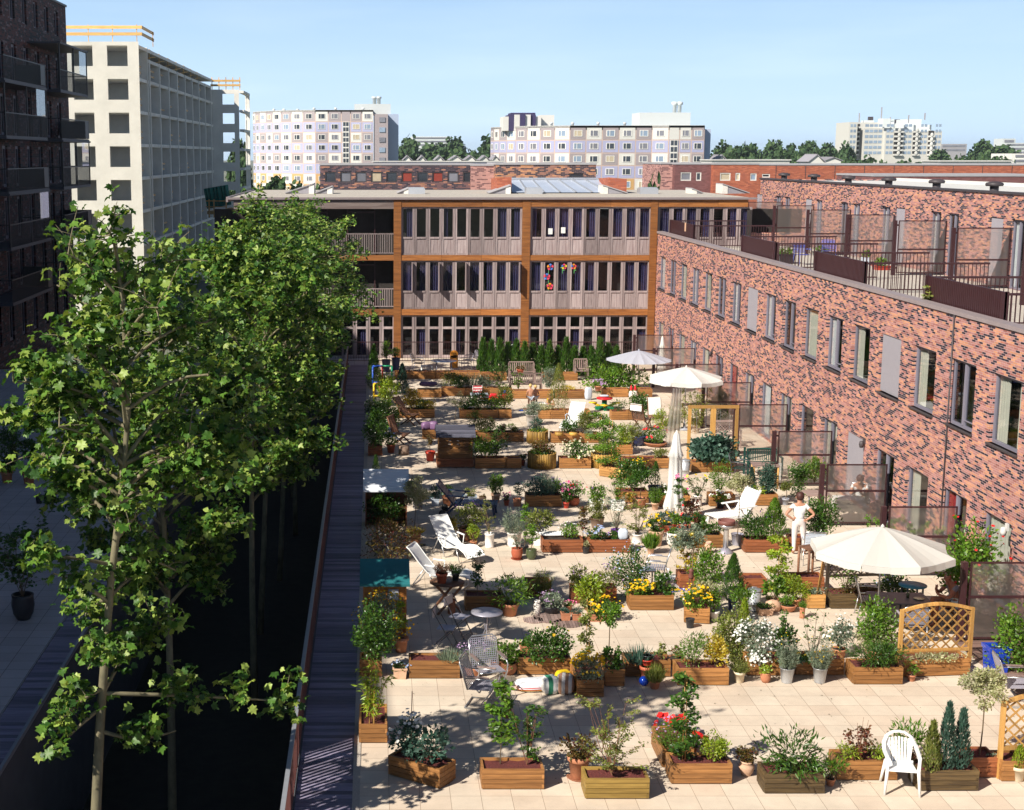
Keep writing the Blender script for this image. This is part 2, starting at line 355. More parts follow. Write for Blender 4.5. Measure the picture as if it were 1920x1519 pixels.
wood('deck', (0.38, 0.34, 0.47), (0.23, 0.20, 0.29), axis='x', orand=0.45)
wood('deck_brown', (0.25, 0.16, 0.13), (0.13, 0.08, 0.07), axis='x')
mat('gravel', (0.52, 0.46, 0.40), 0.9, 0.4, 60, bump=0.6)
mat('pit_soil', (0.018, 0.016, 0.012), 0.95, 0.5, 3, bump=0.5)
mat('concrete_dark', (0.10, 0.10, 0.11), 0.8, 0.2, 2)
mat('grey_metal', (0.30, 0.31, 0.34), 0.45, 0.1, 5, metal=0.3)
mat('rust_metal', (0.16, 0.06, 0.05), 0.6, 0.2, 5)
mat('city_ground', (0.16, 0.17, 0.12), 0.9, 0.5, 0.02)
brickmat('brick', [(0, (0.028, 0.020, 0.030)), (0.34, (0.31, 0.12, 0.10)), (0.47, (0.42, 0.195, 0.17)), (0.68, (0.56, 0.26, 0.15)), (0.92, (0.42, 0.165, 0.11))], (0.47, 0.36, 0.37), clump=0.68)
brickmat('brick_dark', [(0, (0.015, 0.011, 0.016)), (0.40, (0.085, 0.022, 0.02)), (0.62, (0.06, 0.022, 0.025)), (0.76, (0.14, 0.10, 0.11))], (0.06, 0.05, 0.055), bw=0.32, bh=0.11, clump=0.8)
brickmat('brick_far', [(0, (0.06, 0.045, 0.055)), (0.45, (0.36, 0.17, 0.12)), (0.62, (0.55, 0.26, 0.13))], (0.3, 0.2, 0.19), bw=0.34, bh=0.11, clump=1.0, cs=(0.25, 0.4))
brickmat('brick_purple', [(0, (0.04, 0.035, 0.05)), (0.5, (0.17, 0.09, 0.09)), (0.75, (0.40, 0.19, 0.12))], (0.17, 0.12, 0.13), bw=0.34, bh=0.11, clump=1.0, cs=(.25, .4))
brickmat('brick_red', [(0, (0.38, 0.11, 0.06)), (0.5, (0.44, 0.14, 0.075)), (0.8, (0.34, 0.10, 0.06))], (0.3, 0.13, 0.1), bw=0.3, bh=0.09, clump=0.3)
brickmat('brick_plum', [(0, (0.17, 0.075, 0.075)), (0.5, (0.20, 0.09, 0.09))], (0.16, 0.08, 0.08), bw=0.3, bh=0.09, clump=0.3)
brickmat('brick_pink', [(0, (0.20, 0.10, 0.10)), (0.35, (0.50, 0.27, 0.24))], (0.4, 0.25, 0.23), bw=0.3, bh=0.11, clump=0.7)
mat('coping', (0.27, 0.225, 0.23), 0.5, 0.1, 4)
mat('dark_edge', (0.06, 0.05, 0.055), 0.5)
mat('frame_grey', (0.20, 0.19, 0.24), 0.45, 0.06, 4)
mat('brown_metal', (0.045, 0.017, 0.020), 0.4, 0.08, 3, spec=0.5)
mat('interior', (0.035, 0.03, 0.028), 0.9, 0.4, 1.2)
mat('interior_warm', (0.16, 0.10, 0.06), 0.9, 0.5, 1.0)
mat('curtain_cream', (0.62, 0.58, 0.45), 0.8, 0.08, 5)
mat('curtain_white', (0.75, 0.74, 0.70), 0.8, 0.06, 5)
mat('curtain_navy', (0.045, 0.035, 0.10), 0.8, 0.2, 5)
mat('curtain_red', (0.40, 0.03, 0.03), 0.8, 0.1, 5)
mat('blind_grey', (0.34, 0.32, 0.36), 0.7, 0.05, 8)
glassmat('window_glass', (0.72, 0.76, 0.80), base=0.01)
glassmat('screen_glass', (0.92, 0.90, 0.88), haze=0.13, hcol=(0.66, 0.62, 0.60))
mat('roof_gravel', (0.46, 0.42, 0.37), 0.95, 0.35, 9, bump=0.5)
mat('roof_white', (0.55, 0.54, 0.52), 0.8, 0.1, 1)
mat('roof_grey', (0.36, 0.35, 0.37), 0.7, 0.1, 1.5)
wood('school_rust', (0.40, 0.16, 0.045), (0.21, 0.075, 0.022), axis='x', scale=0.5, orand=0.2)
wood('school_grey', (0.40, 0.335, 0.33), (0.25, 0.19, 0.19), axis='z', scale=0.6, orand=0.2)
wood('school_beam', (0.30, 0.24, 0.22), (0.18, 0.13, 0.12), axis='x', scale=0.4)
mat('raw_concrete', (0.64, 0.61, 0.54), 0.85, 0.13, 0.5, bump=0.1)
mat('grey_concrete', (0.72, 0.70, 0.65), 0.85, 0.15, 0.5)
wood('form_wood', (0.72, 0.45, 0.16), (0.5, 0.28, 0.09), axis='x')
XW, XU = 14.4, 22.0            # brick wall on the terrace, brick wall set back above it
YF = 75.0                       # school front
g = MB(); g.quad((-3000, -300, -4), (3000, -300, -4), (3000, 4500, -4), (-3000, 4500, -4)); struct(g.build('ground', 'city_ground'))
g = MB(); g.box(-0.24, XW + 0.3, 6, YF + 0.5, -0.4, 0); struct(g.build('terrace_paving', 'paving'))
g = MB(); g.box(-26, -6.98, 6, 71, -0.4, 0); struct(g.build('courtyard_paving', 'paving_far'))
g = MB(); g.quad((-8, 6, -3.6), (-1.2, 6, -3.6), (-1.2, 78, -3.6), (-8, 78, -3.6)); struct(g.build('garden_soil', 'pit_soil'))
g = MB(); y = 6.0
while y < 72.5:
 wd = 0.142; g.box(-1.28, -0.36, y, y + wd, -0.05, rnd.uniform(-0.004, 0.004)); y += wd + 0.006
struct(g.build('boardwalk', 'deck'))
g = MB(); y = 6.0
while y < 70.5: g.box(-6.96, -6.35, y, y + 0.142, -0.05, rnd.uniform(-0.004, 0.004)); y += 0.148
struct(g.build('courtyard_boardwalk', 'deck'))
g = MB(); g.box(-0.36, -0.24, 6, 72.5, -0.4, 0.012); struct(g.build('gravel_strip', 'gravel'))
g = MB()
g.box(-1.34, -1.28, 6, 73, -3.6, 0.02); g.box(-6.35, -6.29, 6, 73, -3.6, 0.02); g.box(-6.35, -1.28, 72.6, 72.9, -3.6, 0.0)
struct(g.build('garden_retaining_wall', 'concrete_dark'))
g = MB(); g.box(-6.4, -0.24, 72.5, YF + 0.5, -0.4, -0.004); struct(g.build('school_path', 'paving_far'))
g = MB(); y = 22.0
while y < 30.4: g.box(12.45, XW - 0.005, y, y + 0.142, 0.004, 0.03); y += 0.148
struct(g.build('house_deck', 'deck_brown'))
def wallgrid(mb, u0, u1, v0, v1, ops, P, thick, reveal=True):
 """wall sheet with openings (ua, ub, va, vb) and their reveals; P(u, v, depth) -> place"""
 us = sorted({u0, u1} | {o[0] for o in ops} | {o[1] for o in ops}); vs = sorted({v0, v1} | {o[2] for o in ops} | {o[3] for o in ops})
 us = [u for u in us if u0 <= u <= u1]; vs = [v for v in vs if v0 <= v <= v1]
 for j in range(len(vs) - 1):
  run = None
  for i in range(len(us) - 1):
   cu, cv_ = (us[i] + us[i + 1]) / 2, (vs[j] + vs[j + 1]) / 2
   hole = any(o[0] < cu < o[1] and o[2] < cv_ < o[3] for o in ops)
   if hole:
    if run is not None: mb.quad(P(run, vs[j], 0), P(us[i], vs[j], 0), P(us[i], vs[j + 1], 0), P(run, vs[j + 1], 0)); run = None
   elif run is None: run = us[i]
  if run is not None: mb.quad(P(run, vs[j], 0), P(us[-1], vs[j], 0), P(us[-1], vs[j + 1], 0), P(run, vs[j + 1], 0))
 if reveal:
  for a, b, c, d in ops:
   for (p, q) in (((a, c), (a, d)), ((b, d), (b, c)), ((a, d), (b, d)), ((b, c), (a, c))):
    mb.quad(P(*p, 0), P(*q, 0), P(*q, thick), P(*p, thick))
 return mb
def curtain(mb, x0, x1, z0, z1, y, amp=0.03, wl_=0.16):
 """pleated cloth hanging across x0..x1"""
 n = max(4, int((x1 - x0) / wl_ * 6)); vs = []
 for i in range(n + 1):
  x = x0 + (x1 - x0) * i / n; yy = y + amp * math.sin(2 * math.pi * (x - x0) / wl_) + amp * 0.4 * math.sin(9.7 * x)
  vs += [(x, yy, z0), (x, yy, z1)]
 return mb.add(vs, [(2 * i, 2 * i + 2, 2 * i + 3, 2 * i + 1) for i in range(n)], True)
def window_kit(wd, hg, kind, frame='frame_grey', sill='dark_edge', deep=0.09):
 f = MB(); t = 0.075
 f.box(0, wd, deep, deep + 0.07, 0, t); f.box(0, wd, deep, deep + 0.07, hg - t, hg)
 f.box(0, t, deep, deep + 0.07, t, hg - t); f.box(wd - t, wd, deep, deep + 0.07, t, hg - t)
 if kind in ('casement', 'door'):
  f.box(wd * 0.5 - 0.06, wd * 0.5 + 0.06, deep - 0.012, deep + 0.058, t, hg - t)
  if kind == 'casement': f.box(wd * 0.5 + 0.06, wd - t, deep - 0.01, deep + 0.02, 0.2, 0.225)
 o = f.build('window', frame)
 p = MB(); p.quad((t, deep + 0.035, t), (wd - t, deep + 0.035, t), (wd - t, deep + 0.035, hg - t), (t, deep + 0.035, hg - t))
 p.build('pane', 'window_glass', o)
 if sill:
  s = MB(); s.box(-0.03, wd + 0.03, -0.06, deep - 0.002, -0.05, 0.0); s.build('sill', sill, o)
 return o
def dress(o, wd, hg, how):
 """what is seen behind a pane: curtains, a blind, or the dark room"""
 y0 = 0.19
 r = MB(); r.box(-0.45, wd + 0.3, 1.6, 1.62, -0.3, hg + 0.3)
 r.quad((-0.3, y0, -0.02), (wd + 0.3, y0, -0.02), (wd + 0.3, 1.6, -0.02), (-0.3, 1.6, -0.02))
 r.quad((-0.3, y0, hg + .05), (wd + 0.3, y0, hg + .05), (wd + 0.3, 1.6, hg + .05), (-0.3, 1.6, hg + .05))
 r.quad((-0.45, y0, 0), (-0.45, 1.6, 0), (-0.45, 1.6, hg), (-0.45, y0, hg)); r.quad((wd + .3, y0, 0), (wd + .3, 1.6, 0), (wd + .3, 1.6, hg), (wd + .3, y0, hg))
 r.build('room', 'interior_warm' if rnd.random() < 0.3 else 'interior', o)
 if how == 'blind':
  b = MB(); b.box(0.05, wd - 0.05, 0.03, 0.045, 0.04, hg - 0.03); b.build('blind', 'blind_grey', o)
 elif how in ('cream', 'white', 'red', 'navy'):
  c = MB(); curtain(c, -0.25, wd * 0.36, 0.05, hg - 0.06, y0); curtain(c, wd * 0.72, wd + 0.05, 0.05, hg - 0.06, y0); c.build('curtain', 'curtain_' + how, o)
 elif how == 'full':
  c = MB(); curtain(c, -0.25, wd - 0.02, 0.05, hg - 0.06, y0, 0.02, 0.2); c.build('curtain', 'curtain_cream', o)
 elif how == 'half':
  c = MB(); curtain(c, -0.25, wd * 0.45, 0.05, hg - 0.06, y0); c.build('curtain', 'curtain_white', o)
def turned(o, root, place):
 """hang a window (built facing -y) on a wall that faces -x, under its house"""
 o.parent = root; o.rotation_euler = (0, 0, -math.pi / 2)
 o.location = Vector(place) - root.matrix_basis.translation
house = thing('brick_house', 'long orange and black brick house with a roof terrace along the planter garden', 'house', (XW + 4, 40, 0))
Y0W, Y1W = 6.0, 75.6
UP = [33.0 + 2.53 * k for k in range(-9, 17)]
WW, ZU0, ZU1, ZL1 = 1.58, 3.68, 5.34, 2.06
ops = [(y - WW / 2, y + WW / 2, ZU0, ZU1) for y in UP] + [(y - WW / 2, y + WW / 2, 0.05, ZL1) for y in UP]
ops = [o for o in ops if o[0] > Y0W]
mb = MB(); P = lambda u, v, d: (XW + d, u, v)
wallgrid(mb, Y0W, Y1W, 0, 6.42, ops, P, 0.14)
mb.quad((XW, Y0W, 0), (XW + 9, Y0W, 0), (XW + 9, Y0W, 5.7), (XW, Y0W, 5.7))
mb.quad((XW, Y1W, -4), (XW + 8, Y1W, -4), (XW + 8, Y1W, 6.42), (XW, Y1W, 6.42))
mb.build('wall', 'brick', house, world=True)
mb = MB(); mb.box(XW - 0.05, XW + 0.30, Y0W, Y1W, 6.42, 6.52); mb.build('coping', 'coping', house, world=True)
mb = MB(); mb.box(XW + 0.30, XU, Y0W, 84.5, 5.5, 5.75); mb.build('terrace_floor', 'roof_gravel', house, world=True)
mb = MB(); mb.box(XW + 0.10, XW + 0.30, Y0W, Y1W, 5.6, 6.42); mb.build('parapet', 'roof_grey', house, world=True)
looks = ['cream', 'dark', 'cream', 'blind', 'cream', 'half', 'full', 'dark', 'half', 'blind', 'half', 'dark', 'cream', 'half', 'cream', 'dark', 'half']
for i, y in enumerate(UP):
 if y < 19: continue
 k = i - 9; how = looks[k % len(looks)] if k >= 0 else 'cream'
 wk = window_kit(WW, ZU1 - ZU0, 'casement' if k in (1, 5, 7, 8, 10, 11, 13, 15) else 'fixed'); dress(wk, WW, ZU1 - ZU0, how)
 turned(wk, house, (XW, y + WW / 2, ZU0))
 how = ['full', 'red', 'cream', 'dark', 'blind', 'full', 'dark', 'full', 'half', 'cream', 'red', 'dark', 'cream', 'half'][k % 14]
 wk = window_kit(WW, ZL1 - 0.05, 'door' if k % 2 else 'fixed', sill=None); wk.name = 'terrace_door'; dress(wk, WW, ZL1 - 0.05, how)
 turned(wk, house, (XW, y + WW / 2, 0.05))
UD = [32.0 + 5.7 * k + d for k in range(0, 10) for d in (1.35,)] + [31.2 + 5.7 * k + 3.9 for k in range(0, 9)]
ops = [(y - 0.55, y + 0.55, 5.75, 8.14) for y in UD]
mb = MB(); wallgrid(mb, 20, 84.5, 5.4, 8.98, ops, lambda u, v, d: (XU + d, u, v), 0.14)
mb.quad((XU, 84.5, 5.4), (XU + 8, 84.5, 5.4), (XU + 8, 84.5, 8.98), (XU, 84.5, 8.98)); mb.build('upper_wall', 'brick', house, world=True)
mb = MB(); mb.box(XU - 0.05, XU + 0.28, 20, 84.6, 8.98, 9.06); mb.build('upper_coping', 'dark_edge', house, world=True)
mb = MB(); mb.box(XU + 0.28, XU + 7.6, 20, 84.5, 8.6, 8.9); mb.box(XU + 7.6, XU + 7.9, 20, 84.5, 8.6, 9.05); mb.build('roof', 'roof_white', house, world=True)
for i, y in enumerate(UD):
 wk = window_kit(1.1, 2.39, 'door', sill=None); wk.name = 'balcony_door'; dress(wk, 1.1, 2.39, ['dark', 'blind', 'half', 'white'][i % 4]); turned(wk, house, (XU, y + 0.55, 5.75))
for y in (54.4, 60.0, 65.6, 71.2, 76.8, 82.4, 48.8):
 v_ = MB(); c = (XU + 0.75, y * 1.0, 8.9)
 v_.lathe([(0.16, 0), (0.16, 0.32)], 14, c); v_.lathe([(0.30, 0.30), (0.33, 0.36), (0.30, 0.42), (0.12, 0.47), (0, 0.47)], 16, c); v_.build('roof_vent', 'dark_edge', house, world=True)
mb = MB()
for (a, b) in ((12.6, 0),): mb.tube([(XW - 0.03, 36.2, 0.02), (XW - 0.03, 36.2, 6.5)], 0.02, 6)
mb.build('lightning_cable', 'dark_edge', house, world=True)
for (px, py) in ((1890, 990), (1622, 828), (1336, 660)):
 x, y, z = AX(px, py, XW); l = MB(); l.box(XW - 0.05, XW, y - 0.06, y + 0.06, z - 0.06, z + 0.10); l.lathe([(0.05, -0.18), (0.075, -0.1), (0.06, 0.0), (0.03, 0.02)], 10, (XW - 0.10, y, z)); l.build('wall_lamp', 'roof_white' if px > 1800 else 'dark_edge', house, world=True)
BAY = [(24.2, 29.4), (34.4, 39.3), (44.4, 49.3), (54.4, 59.3), (68.5, 73.8)]
BLB = ['brown solid balcony panel with bar rails at the right picture edge', 'long brown balcony panel above the largest windows, vine on its corner',
       'brown balcony panel in the middle of the roof terraces', 'brown balcony panel before the blue garden chairs', 'small far brown balcony panel with a cloth over its edge']
for (a, b), lb in zip(BAY, BLB):
 t = thing('balcony_railing', lb, 'railing', (XW + 0.5, (a + b) / 2, 5.75), group='balcony railings on the roof terrace')
 mb = MB(); mb.box(XW + 0.42, XW + 0.47, a, b, 5.95, 7.14)
 for k in range(int((b - a) / 0.12)): mb.box(XW + 0.408, XW + 0.42, a + 0.02 + k * 0.12, a + 0.10 + k * 0.12, 5.97, 7.13)
 mb.build('panel', 'brown_metal', t, world=True)
 for y in (a, b):
  mb = MB(); mb.box(XW + 0.47, XW + 4.2, y - 0.02, y + 0.02, 7.06, 7.12); mb.box(XW + 0.47, XW + 4.2, y - 0.015, y + 0.015, 5.84, 5.88)
  for k in range(31): x = XW + 0.55 + k * 0.12; mb.box(x, x + 0.02, y - 0.01, y + 0.01, 5.88, 7.06)
  mb.build('side_rail', 'brown_metal', t, world=True)
 for y in (a, b - .06): mb = MB(); mb.box(XW + 0.35, XW + 0.52, y, y + 0.06, 5.75, 7.15); mb.build('post', 'brown_metal', t, world=True)
def screen(x0, x1, y, z0, z1, label, group, mid):
 t = thing('glass_screen', label, 'glass screen', (x0, y, z0), group=group)
 f = MB(); w_ = x1 - x0; h = z1 - z0; b = 0.036
 f.box(0.14, w_, -b / 2, b / 2, h - b, h); f.box(0.14, w_, -b / 2, b / 2, 0.08, 0.08 + b); f.box(0.14, w_, -b / 2, b / 2, mid - b, mid + b * 0.6)
 f.box(0.14, 0.14 + b, -b / 2, b / 2, 0.08 + b, mid - b); f.box(w_ - b, w_, -b / 2, b / 2, 0.08 + b, mid - b)
 f.box(0.14, 0.14 + b, -b / 2, b / 2, mid + b * .6, h - b); f.box(w_ - b, w_, -b / 2, b / 2, mid + b * .6, h - b)
 f.build('frame', 'brown_metal', t)
 p = MB(); p.box(-0.05, 0.07, -0.06, 0.06, 0, h); p.box(0.07, 0.14, -0.02, 0.02, h * 0.9, h * 0.93); p.box(0.07, 0.14, -0.02, 0.02, h * 0.12, h * 0.15); p.build('post', 'brown_metal', t)
 for (a, c) in ((0.08 + b, mid - b), (mid + b * .6, h - b)):
  q = MB(); q.box(0.14 + b, w_ - b, -0.006, 0.006, a, c); q.build('pane', 'screen_glass', t)
 return t
SLB = ['nearest glass wind screen at the right edge, large shrub behind it', 'glass screen behind the big cream parasol, red flowering shrub before it',
       'glass screen with the white-clothed table blurred behind it', 'glass screen beside the green plastic bench and wooden table', 'glass screen right of the wooden trellis frame, green shrub blurred behind',
       'glass screen with a climbing vine at its wall end', 'glass screen just behind the white open parasol', 'glass screen right of the blue-white parasol',
       'farthest terrace glass screen, folded white parasol behind it']
for k, lb in enumerate(SLB):
 y = 30.2 + 5.02 * k
 screen(12.55, XW - 0.02, y, 0.0, 1.78, lb, 'glass screens along the planter garden', 1.02)
ULB = ['upper glass screen at the right picture edge', 'upper glass screen beside the pale curtained balcony door', 'upper glass screen with a dark door frame behind its right end',
       'upper glass screen with a white bracket on its top edge', 'upper glass screen behind the two blue garden chairs', 'far upper glass screen beside the end of the brick wall', 'farthest upper glass screen, next to the school windows']
for k, lb in enumerate(ULB):
 y = 45.2 + 5.75 * k
 screen(20.0, XU - 0.02, y, 5.75, 7.85, lb, 'glass screens on the roof terrace', 1.0)
school = thing('school_building', 'long timber-framed school with rust-orange beams and grey window strips across the end', 'building', (5, YF + 10, 0))
def sx(px): return (px - CX) / F * (YF * _cp + 5.5 * _sp)
def sz(py): return AY(702, py, YF)[2]
posts = [(465, 478), (738, 752), (978, 993), (1217, 1230)]
zb = [(sz(388), sz(373)), (sz(488.5), sz(478.5)), (sz(591), sz(580))]
for (a, b) in posts[1:]:
 mb = MB(); zs = [0.0, zb[2][0], zb[1][0], zb[0][0]]; za = [None, zb[2][1], zb[1][1]]
 mb.box(sx(a), sx(b), YF - 0.06, YF + 0.2, 0, sz(373)); mb.build('post', 'school_rust', school, world=True)
for j, (z0, z1) in enumerate(zb):
 xs = [sx(752), sx(978), sx(993), sx(1217), sx(1230), sx(1398)]
 for i in (0, 2, 4):
  mb = MB(); n = 3
  for q in range(n):
   a = xs[i] + (xs[i + 1] - xs[i]) * q / n; b = xs[i] + (xs[i + 1] - xs[i]) * (q + 1) / n
   mb.box(a + 0.004, b - 0.004, YF - 0.03, YF + 0.2, z0, z1)
  mb.build('beam', 'school_rust', school, world=True)
 mb = MB(); mb.box(sx(440), sx(738), YF - 0.03, YF + 0.2, z0 + (0 if j else -0.1), z1); mb.build('beam', 'school_beam' if j == 0 else 'school_rust', school, world=True)
mb = MB()
mb.box(sx(400), sx(1398) + 8, YF + 1.0, YF + 1.2, 0, 7.6)
for z in (zb[1][1] - 0.12, zb[2][1] - 0.12): mb.box(sx(440), sx(1398), YF + 0.2, YF + 1.0, z - 0.15, z)
mb.box(sx(1398), sx(1398) + 0.2, YF, YF + 1, 0, 7.6)
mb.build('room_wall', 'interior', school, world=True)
ZR = sz(371.5)
mb = MB(); mb.box(sx(430), sx(1412), YF - 0.12, YF + 18, ZR - 0.04, ZR); mb.build('roof', 'roof_gravel', school, world=True)
mb = MB(); mb.box(sx(430), sx(1412), YF - 0.16, YF - 0.12, ZR - 0.07, ZR + 0.04); mb.box(sx(430) - .1, sx(430), YF - 0.16, YF + 18, ZR - .2, ZR + .06); mb.build('roof_edge', 'coping', school, world=True)
MODW = (sx(978) - sx(752)) / 9.0
def strip_window(kind):
 """one window of a strip: weathered frame, pane, panel below, curtain"""
 f = MB(); w_ = MODW; e = 0.005
 if kind == 'upper': zl, zp, zt = sz(478.3), sz(446), sz(388.3)
 elif kind == 'middle': zl, zp, zt = sz(579.6), sz(547), sz(489)
 else: zl, zp, zt = 0.0, 0.0, sz(591.3)
 a, b = 0.16 * w_, 0.84 * w_
 def rim(z0, z1, y0=0.05, y1=0.12):
  f.box(e, a, y0, y1, z0, z1); f.box(b, w_ - e, y0, y1, z0, z1)
 if kind == 'ground':
  zm = sz(615); rim(0.02, zt); f.box(a, b, 0.05, 0.12, 0.02, 0.16); f.box(a, b, 0.04, 0.12, zm - 0.06, zm + 0.06); f.box(a, b, 0.05, 0.12, zt - 0.09, zt)
  panes = [(0.16, zm - 0.06), (zm + 0.06, zt - 0.09)]
 else:
  rim(zl, zt); f.box(a, b, 0.05, 0.12, zt - 0.08, zt); f.box(a, b, 0.03, 0.12, zp - 0.05, zp + 0.04); f.box(a, b, 0.05, 0.12, zl, zl + 0.1)
  f.box(a, b, 0.075, 0.11, zl + 0.1, zp - 0.05)
  panes = [(zp + 0.04, zt - 0.08)]
 f.box(0, e * 2, 0.03, 0.13, zl, zt)
 o = f.build('window', 'school_grey', school)
 for z0, z1 in panes:
  q = MB(); q.quad((a, 0.09, z0), (b, 0.09, z0), (b, 0.09, z1), (a, 0.09, z1)); q.build('pane', 'window_glass', o)
 return o, panes, a, b
kits = {}
def put(kind, x, cur, openw=False):
 if kind not in kits: kits[kind] = strip_window(kind); o = kits[kind][0]
 else:
  s_ = kits[kind][0]; o = s_.copy(); COL.objects.link(o); o.parent = school
  for c in s_.children:
   if c.name.split('.')[0] == 'pane': d = c.copy(); COL.objects.link(d); d.parent = o
 o.location = (x - 5, -10, 0)
 _, panes, a, b = kits[kind]; z0, z1 = panes[0]
 if cur:
  c = MB()
  if cur == 'R': curtain(c, a + (b - a) * 0.35, b, z0, z1, 0.20, 0.025, 0.11)
  elif cur == 'L': curtain(c, a, a + (b - a) * 0.5, z0, z1, 0.20, 0.025, 0.11)
  else: curtain(c, a, b, z0, z1, 0.20, 0.025, 0.12)
  c.build('curtain', 'curtain_navy', o)
 if openw:
  h = MB(); h.box(b - 0.03, b + 0.0, -0.40, 0.045, z0, z1); h.build('open_sash', 'school_grey', o)
 return o
for i, c in enumerate(['R', 0, 0, 'L', 0, 0, 0, 'F', 'R']): put('upper', sx(752) + MODW * i, c)
for i, c in enumerate(['L', 'F', 'F', 'F', 'R', 0, 'F', 'F', 'F']): put('upper', sx(993) + MODW * i, c)
for i, c in enumerate(['F', 'R', 'F', 'R', 0, 'R', 'F']): put('upper', sx(1231) + MODW * i, c)
for i, c in enumerate(['F', 'R', 'F', 'F', 0, 'F', 'R', 'F', 'F']): put('middle', sx(752) + MODW * i, c, i in (0, 2, 4, 8))
for i, c in enumerate(['F', 'L', 'F', 'R', 'R', 0, 0, 'F', 'F']): put('middle', sx(993) + MODW * i, c)
for i, c in enumerate([0, 'R', 0, 0, 'L', 0, 0, 0, 'F']): put('ground', sx(752) + MODW * i, c)
for i, c in enumerate([0, 'L', 0, 'R', 0, 0, 0, 0, 'F']): put('ground', sx(993) + MODW * i, c)
for i, c in enumerate([0, 'R', 0, 0]): put('ground', sx(640) + MODW * i, c)
mat('paper', (0.8, 0.8, 0.78), 0.8); mat('paper_red', (0.7, 0.06, 0.12), 0.7); mat('paper_green', (0.1, 0.4, 0.12), 0.7); mat('paper_blue', (0.08, 0.2, 0.6), 0.7); mat('paper_yellow', (0.85, 0.62, 0.05), 0.7); mat('paper_orange', (0.8, 0.28, 0.03), 0.7)
def decal(px, py, wpx, hpx, m_, label=None, shape='box'):
 x, z = sx(px), sz(py); s = 75.3 / F
 q = MB()
 if shape == 'box': q.box(x - wpx * s / 2, x + wpx * s / 2, YF + 0.07, YF + 0.085, z - hpx * s / 2, z + hpx * s / 2)
 o = q.build('paper_sheet', m_, None); tag(o, label, 'paper'); return o
decal(1031, 434, 8, 11, 'paper', 'white paper taped inside an upper school window, left one of two')
decal(1055, 432, 8, 11, 'paper', 'white paper taped inside an upper school window, right one of two')
def flower(px, top, bot, heads, label):
 t = thing('paper_flower', label, 'paper flower', (sx(px), YF + 0.06, sz(bot)), group='paper flowers on the school windows')
 s = 75.3 / F; q = MB(); q.box(-0.012, 0.012, 0, 0.01, 0, sz(top) - sz(bot)); q.box(0.0, 0.10, 0.0, 0.01, 0.15, 0.19); q.box(-0.1, 0.0, 0.0, 0.01, 0.28, 0.32); q.build('stalk', 'paper_green', t)
 for (hx, hy, r, col) in heads:
  for k in range(5):
   q = MB(); a = k * 2 * math.pi / 5 + 0.3; q.lathe([(r * s * 0.55, -0.004), (r * s * 0.55, 0.004)], 10)
   q.xf(Matrix.Rotation(math.pi / 2, 4, 'X')); o = q.build('petal', col[k % len(col)], t)
   o.location = ((hx - px) * s + r * s * 0.6 * math.cos(a), -0.012, (bot - hy) * s + r * s * 0.6 * math.sin(a))
flower(1029, 497, 545, [(1032, 501, 5.5, ['paper_red', 'paper_blue', 'paper_orange']), (1026, 519, 5.5, ['paper_red', 'paper_blue']), (1032, 537, 5.5, ['paper_red', 'paper_orange'])], 'tall paper flower with three blooms on a school window')
flower(1055, 497, 513, [(1058, 500, 4.6, ['paper_yellow', 'paper_red', 'paper_blue'])], 'short paper flower, left of the two small ones on the school windows')
flower(1077, 497, 513, [(1076, 500, 4.6, ['paper_red', 'paper_orange', 'paper_blue'])], 'short paper flower, right of the two small ones on the school windows')
for (yt, yb_, px0) in ((438, 476, 480), (541, 576, 480)):
 mb = MB(); z1, z0 = sz(yt), sz(yb_)
 mb.box(sx(px0), sx(738), YF - 0.02, YF + 0.02, z1 - 0.04, z1); mb.box(sx(px0), sx(738), YF - 0.015, YF + 0.015, z0 + .02, z0 + 0.06)
 x = sx(px0)
 while x < sx(737): mb.box(x, x + 0.03, YF - 0.008, YF + 0.008, z0 + .06, z1 - 0.04); x += 0.115
 mb.build('loggia_rail', 'school_grey', school, world=True)
for px in (470, 560, 650):
 for (a, b) in ((sz(478), sz(390)), (sz(579), sz(490))):
  mb = MB(); x = sx(px); mb.box(x, x + 0.06, YF + 0.85, YF + 0.92, a, b); mb.box(x + 1.4, x + 1.46, YF + 0.85, YF + 0.92, a, b); mb.box(x + .06, x + 1.4, YF + 0.85, YF + 0.92, b - .3, b - .22); mb.build('loggia_door', 'brown_metal', school, world=True)
mat('zinc', (0.50, 0.52, 0.56), 0.4, 0.08, 2, metal=0.5); mat('wedge_side', (0.28, 0.27, 0.30), 0.7); mat('skylight_white', (0.75, 0.73, 0.68), 0.6)
def wedge(pa, pb, ybase, hpx, tall):
 """roof light with a sloping back, white upright end on the tall side"""
 Y = YF + 8.5; s = Y / F; x0, x1 = (pa - CX) * s, (pb - CX) * s; z0 = ZR; z1 = ZR + hpx * s
 q = MB(); tx, lx = (x0, x1) if tall == 'L' else (x1, x0)
 q.add([(tx, Y, z0), (tx, Y, z1), (lx, Y, z0 + 0.02), (tx, Y + 1.6, z0), (tx, Y + 1.6, z1), (lx, Y + 1.6, z0 + 0.02)], [(0, 1, 2), (3, 5, 4), (0, 2, 5, 3)]); o = q.build('roof_light', 'wedge_side', school, world=True)
 q = MB(); d = 0.18 if tall == 'L' else -0.18
 q.box(min(tx, tx + d * 1.6), max(tx, tx + d * 1.6), Y - 0.03, Y - 0.004, z0, z1 - 0.06); q.box(min(tx, tx - d * .1), max(tx, tx - d * .1), Y, Y + 1.6, z0, z1); q.build('white_end', 'skylight_white', o)
 o2 = MB(); o2.bar((tx, Y + 0.8, z1 + 0.03), (lx, Y + 0.8, z0 + 0.05), 1.75, 0.05); o2.build('cover', 'roof_grey', o)
 for c in o.children: c.location = (0, 0, 0); 
 off = school.matrix_basis.translation
 for c in o.children:
  for v in c.data.vertices: v.co -= off
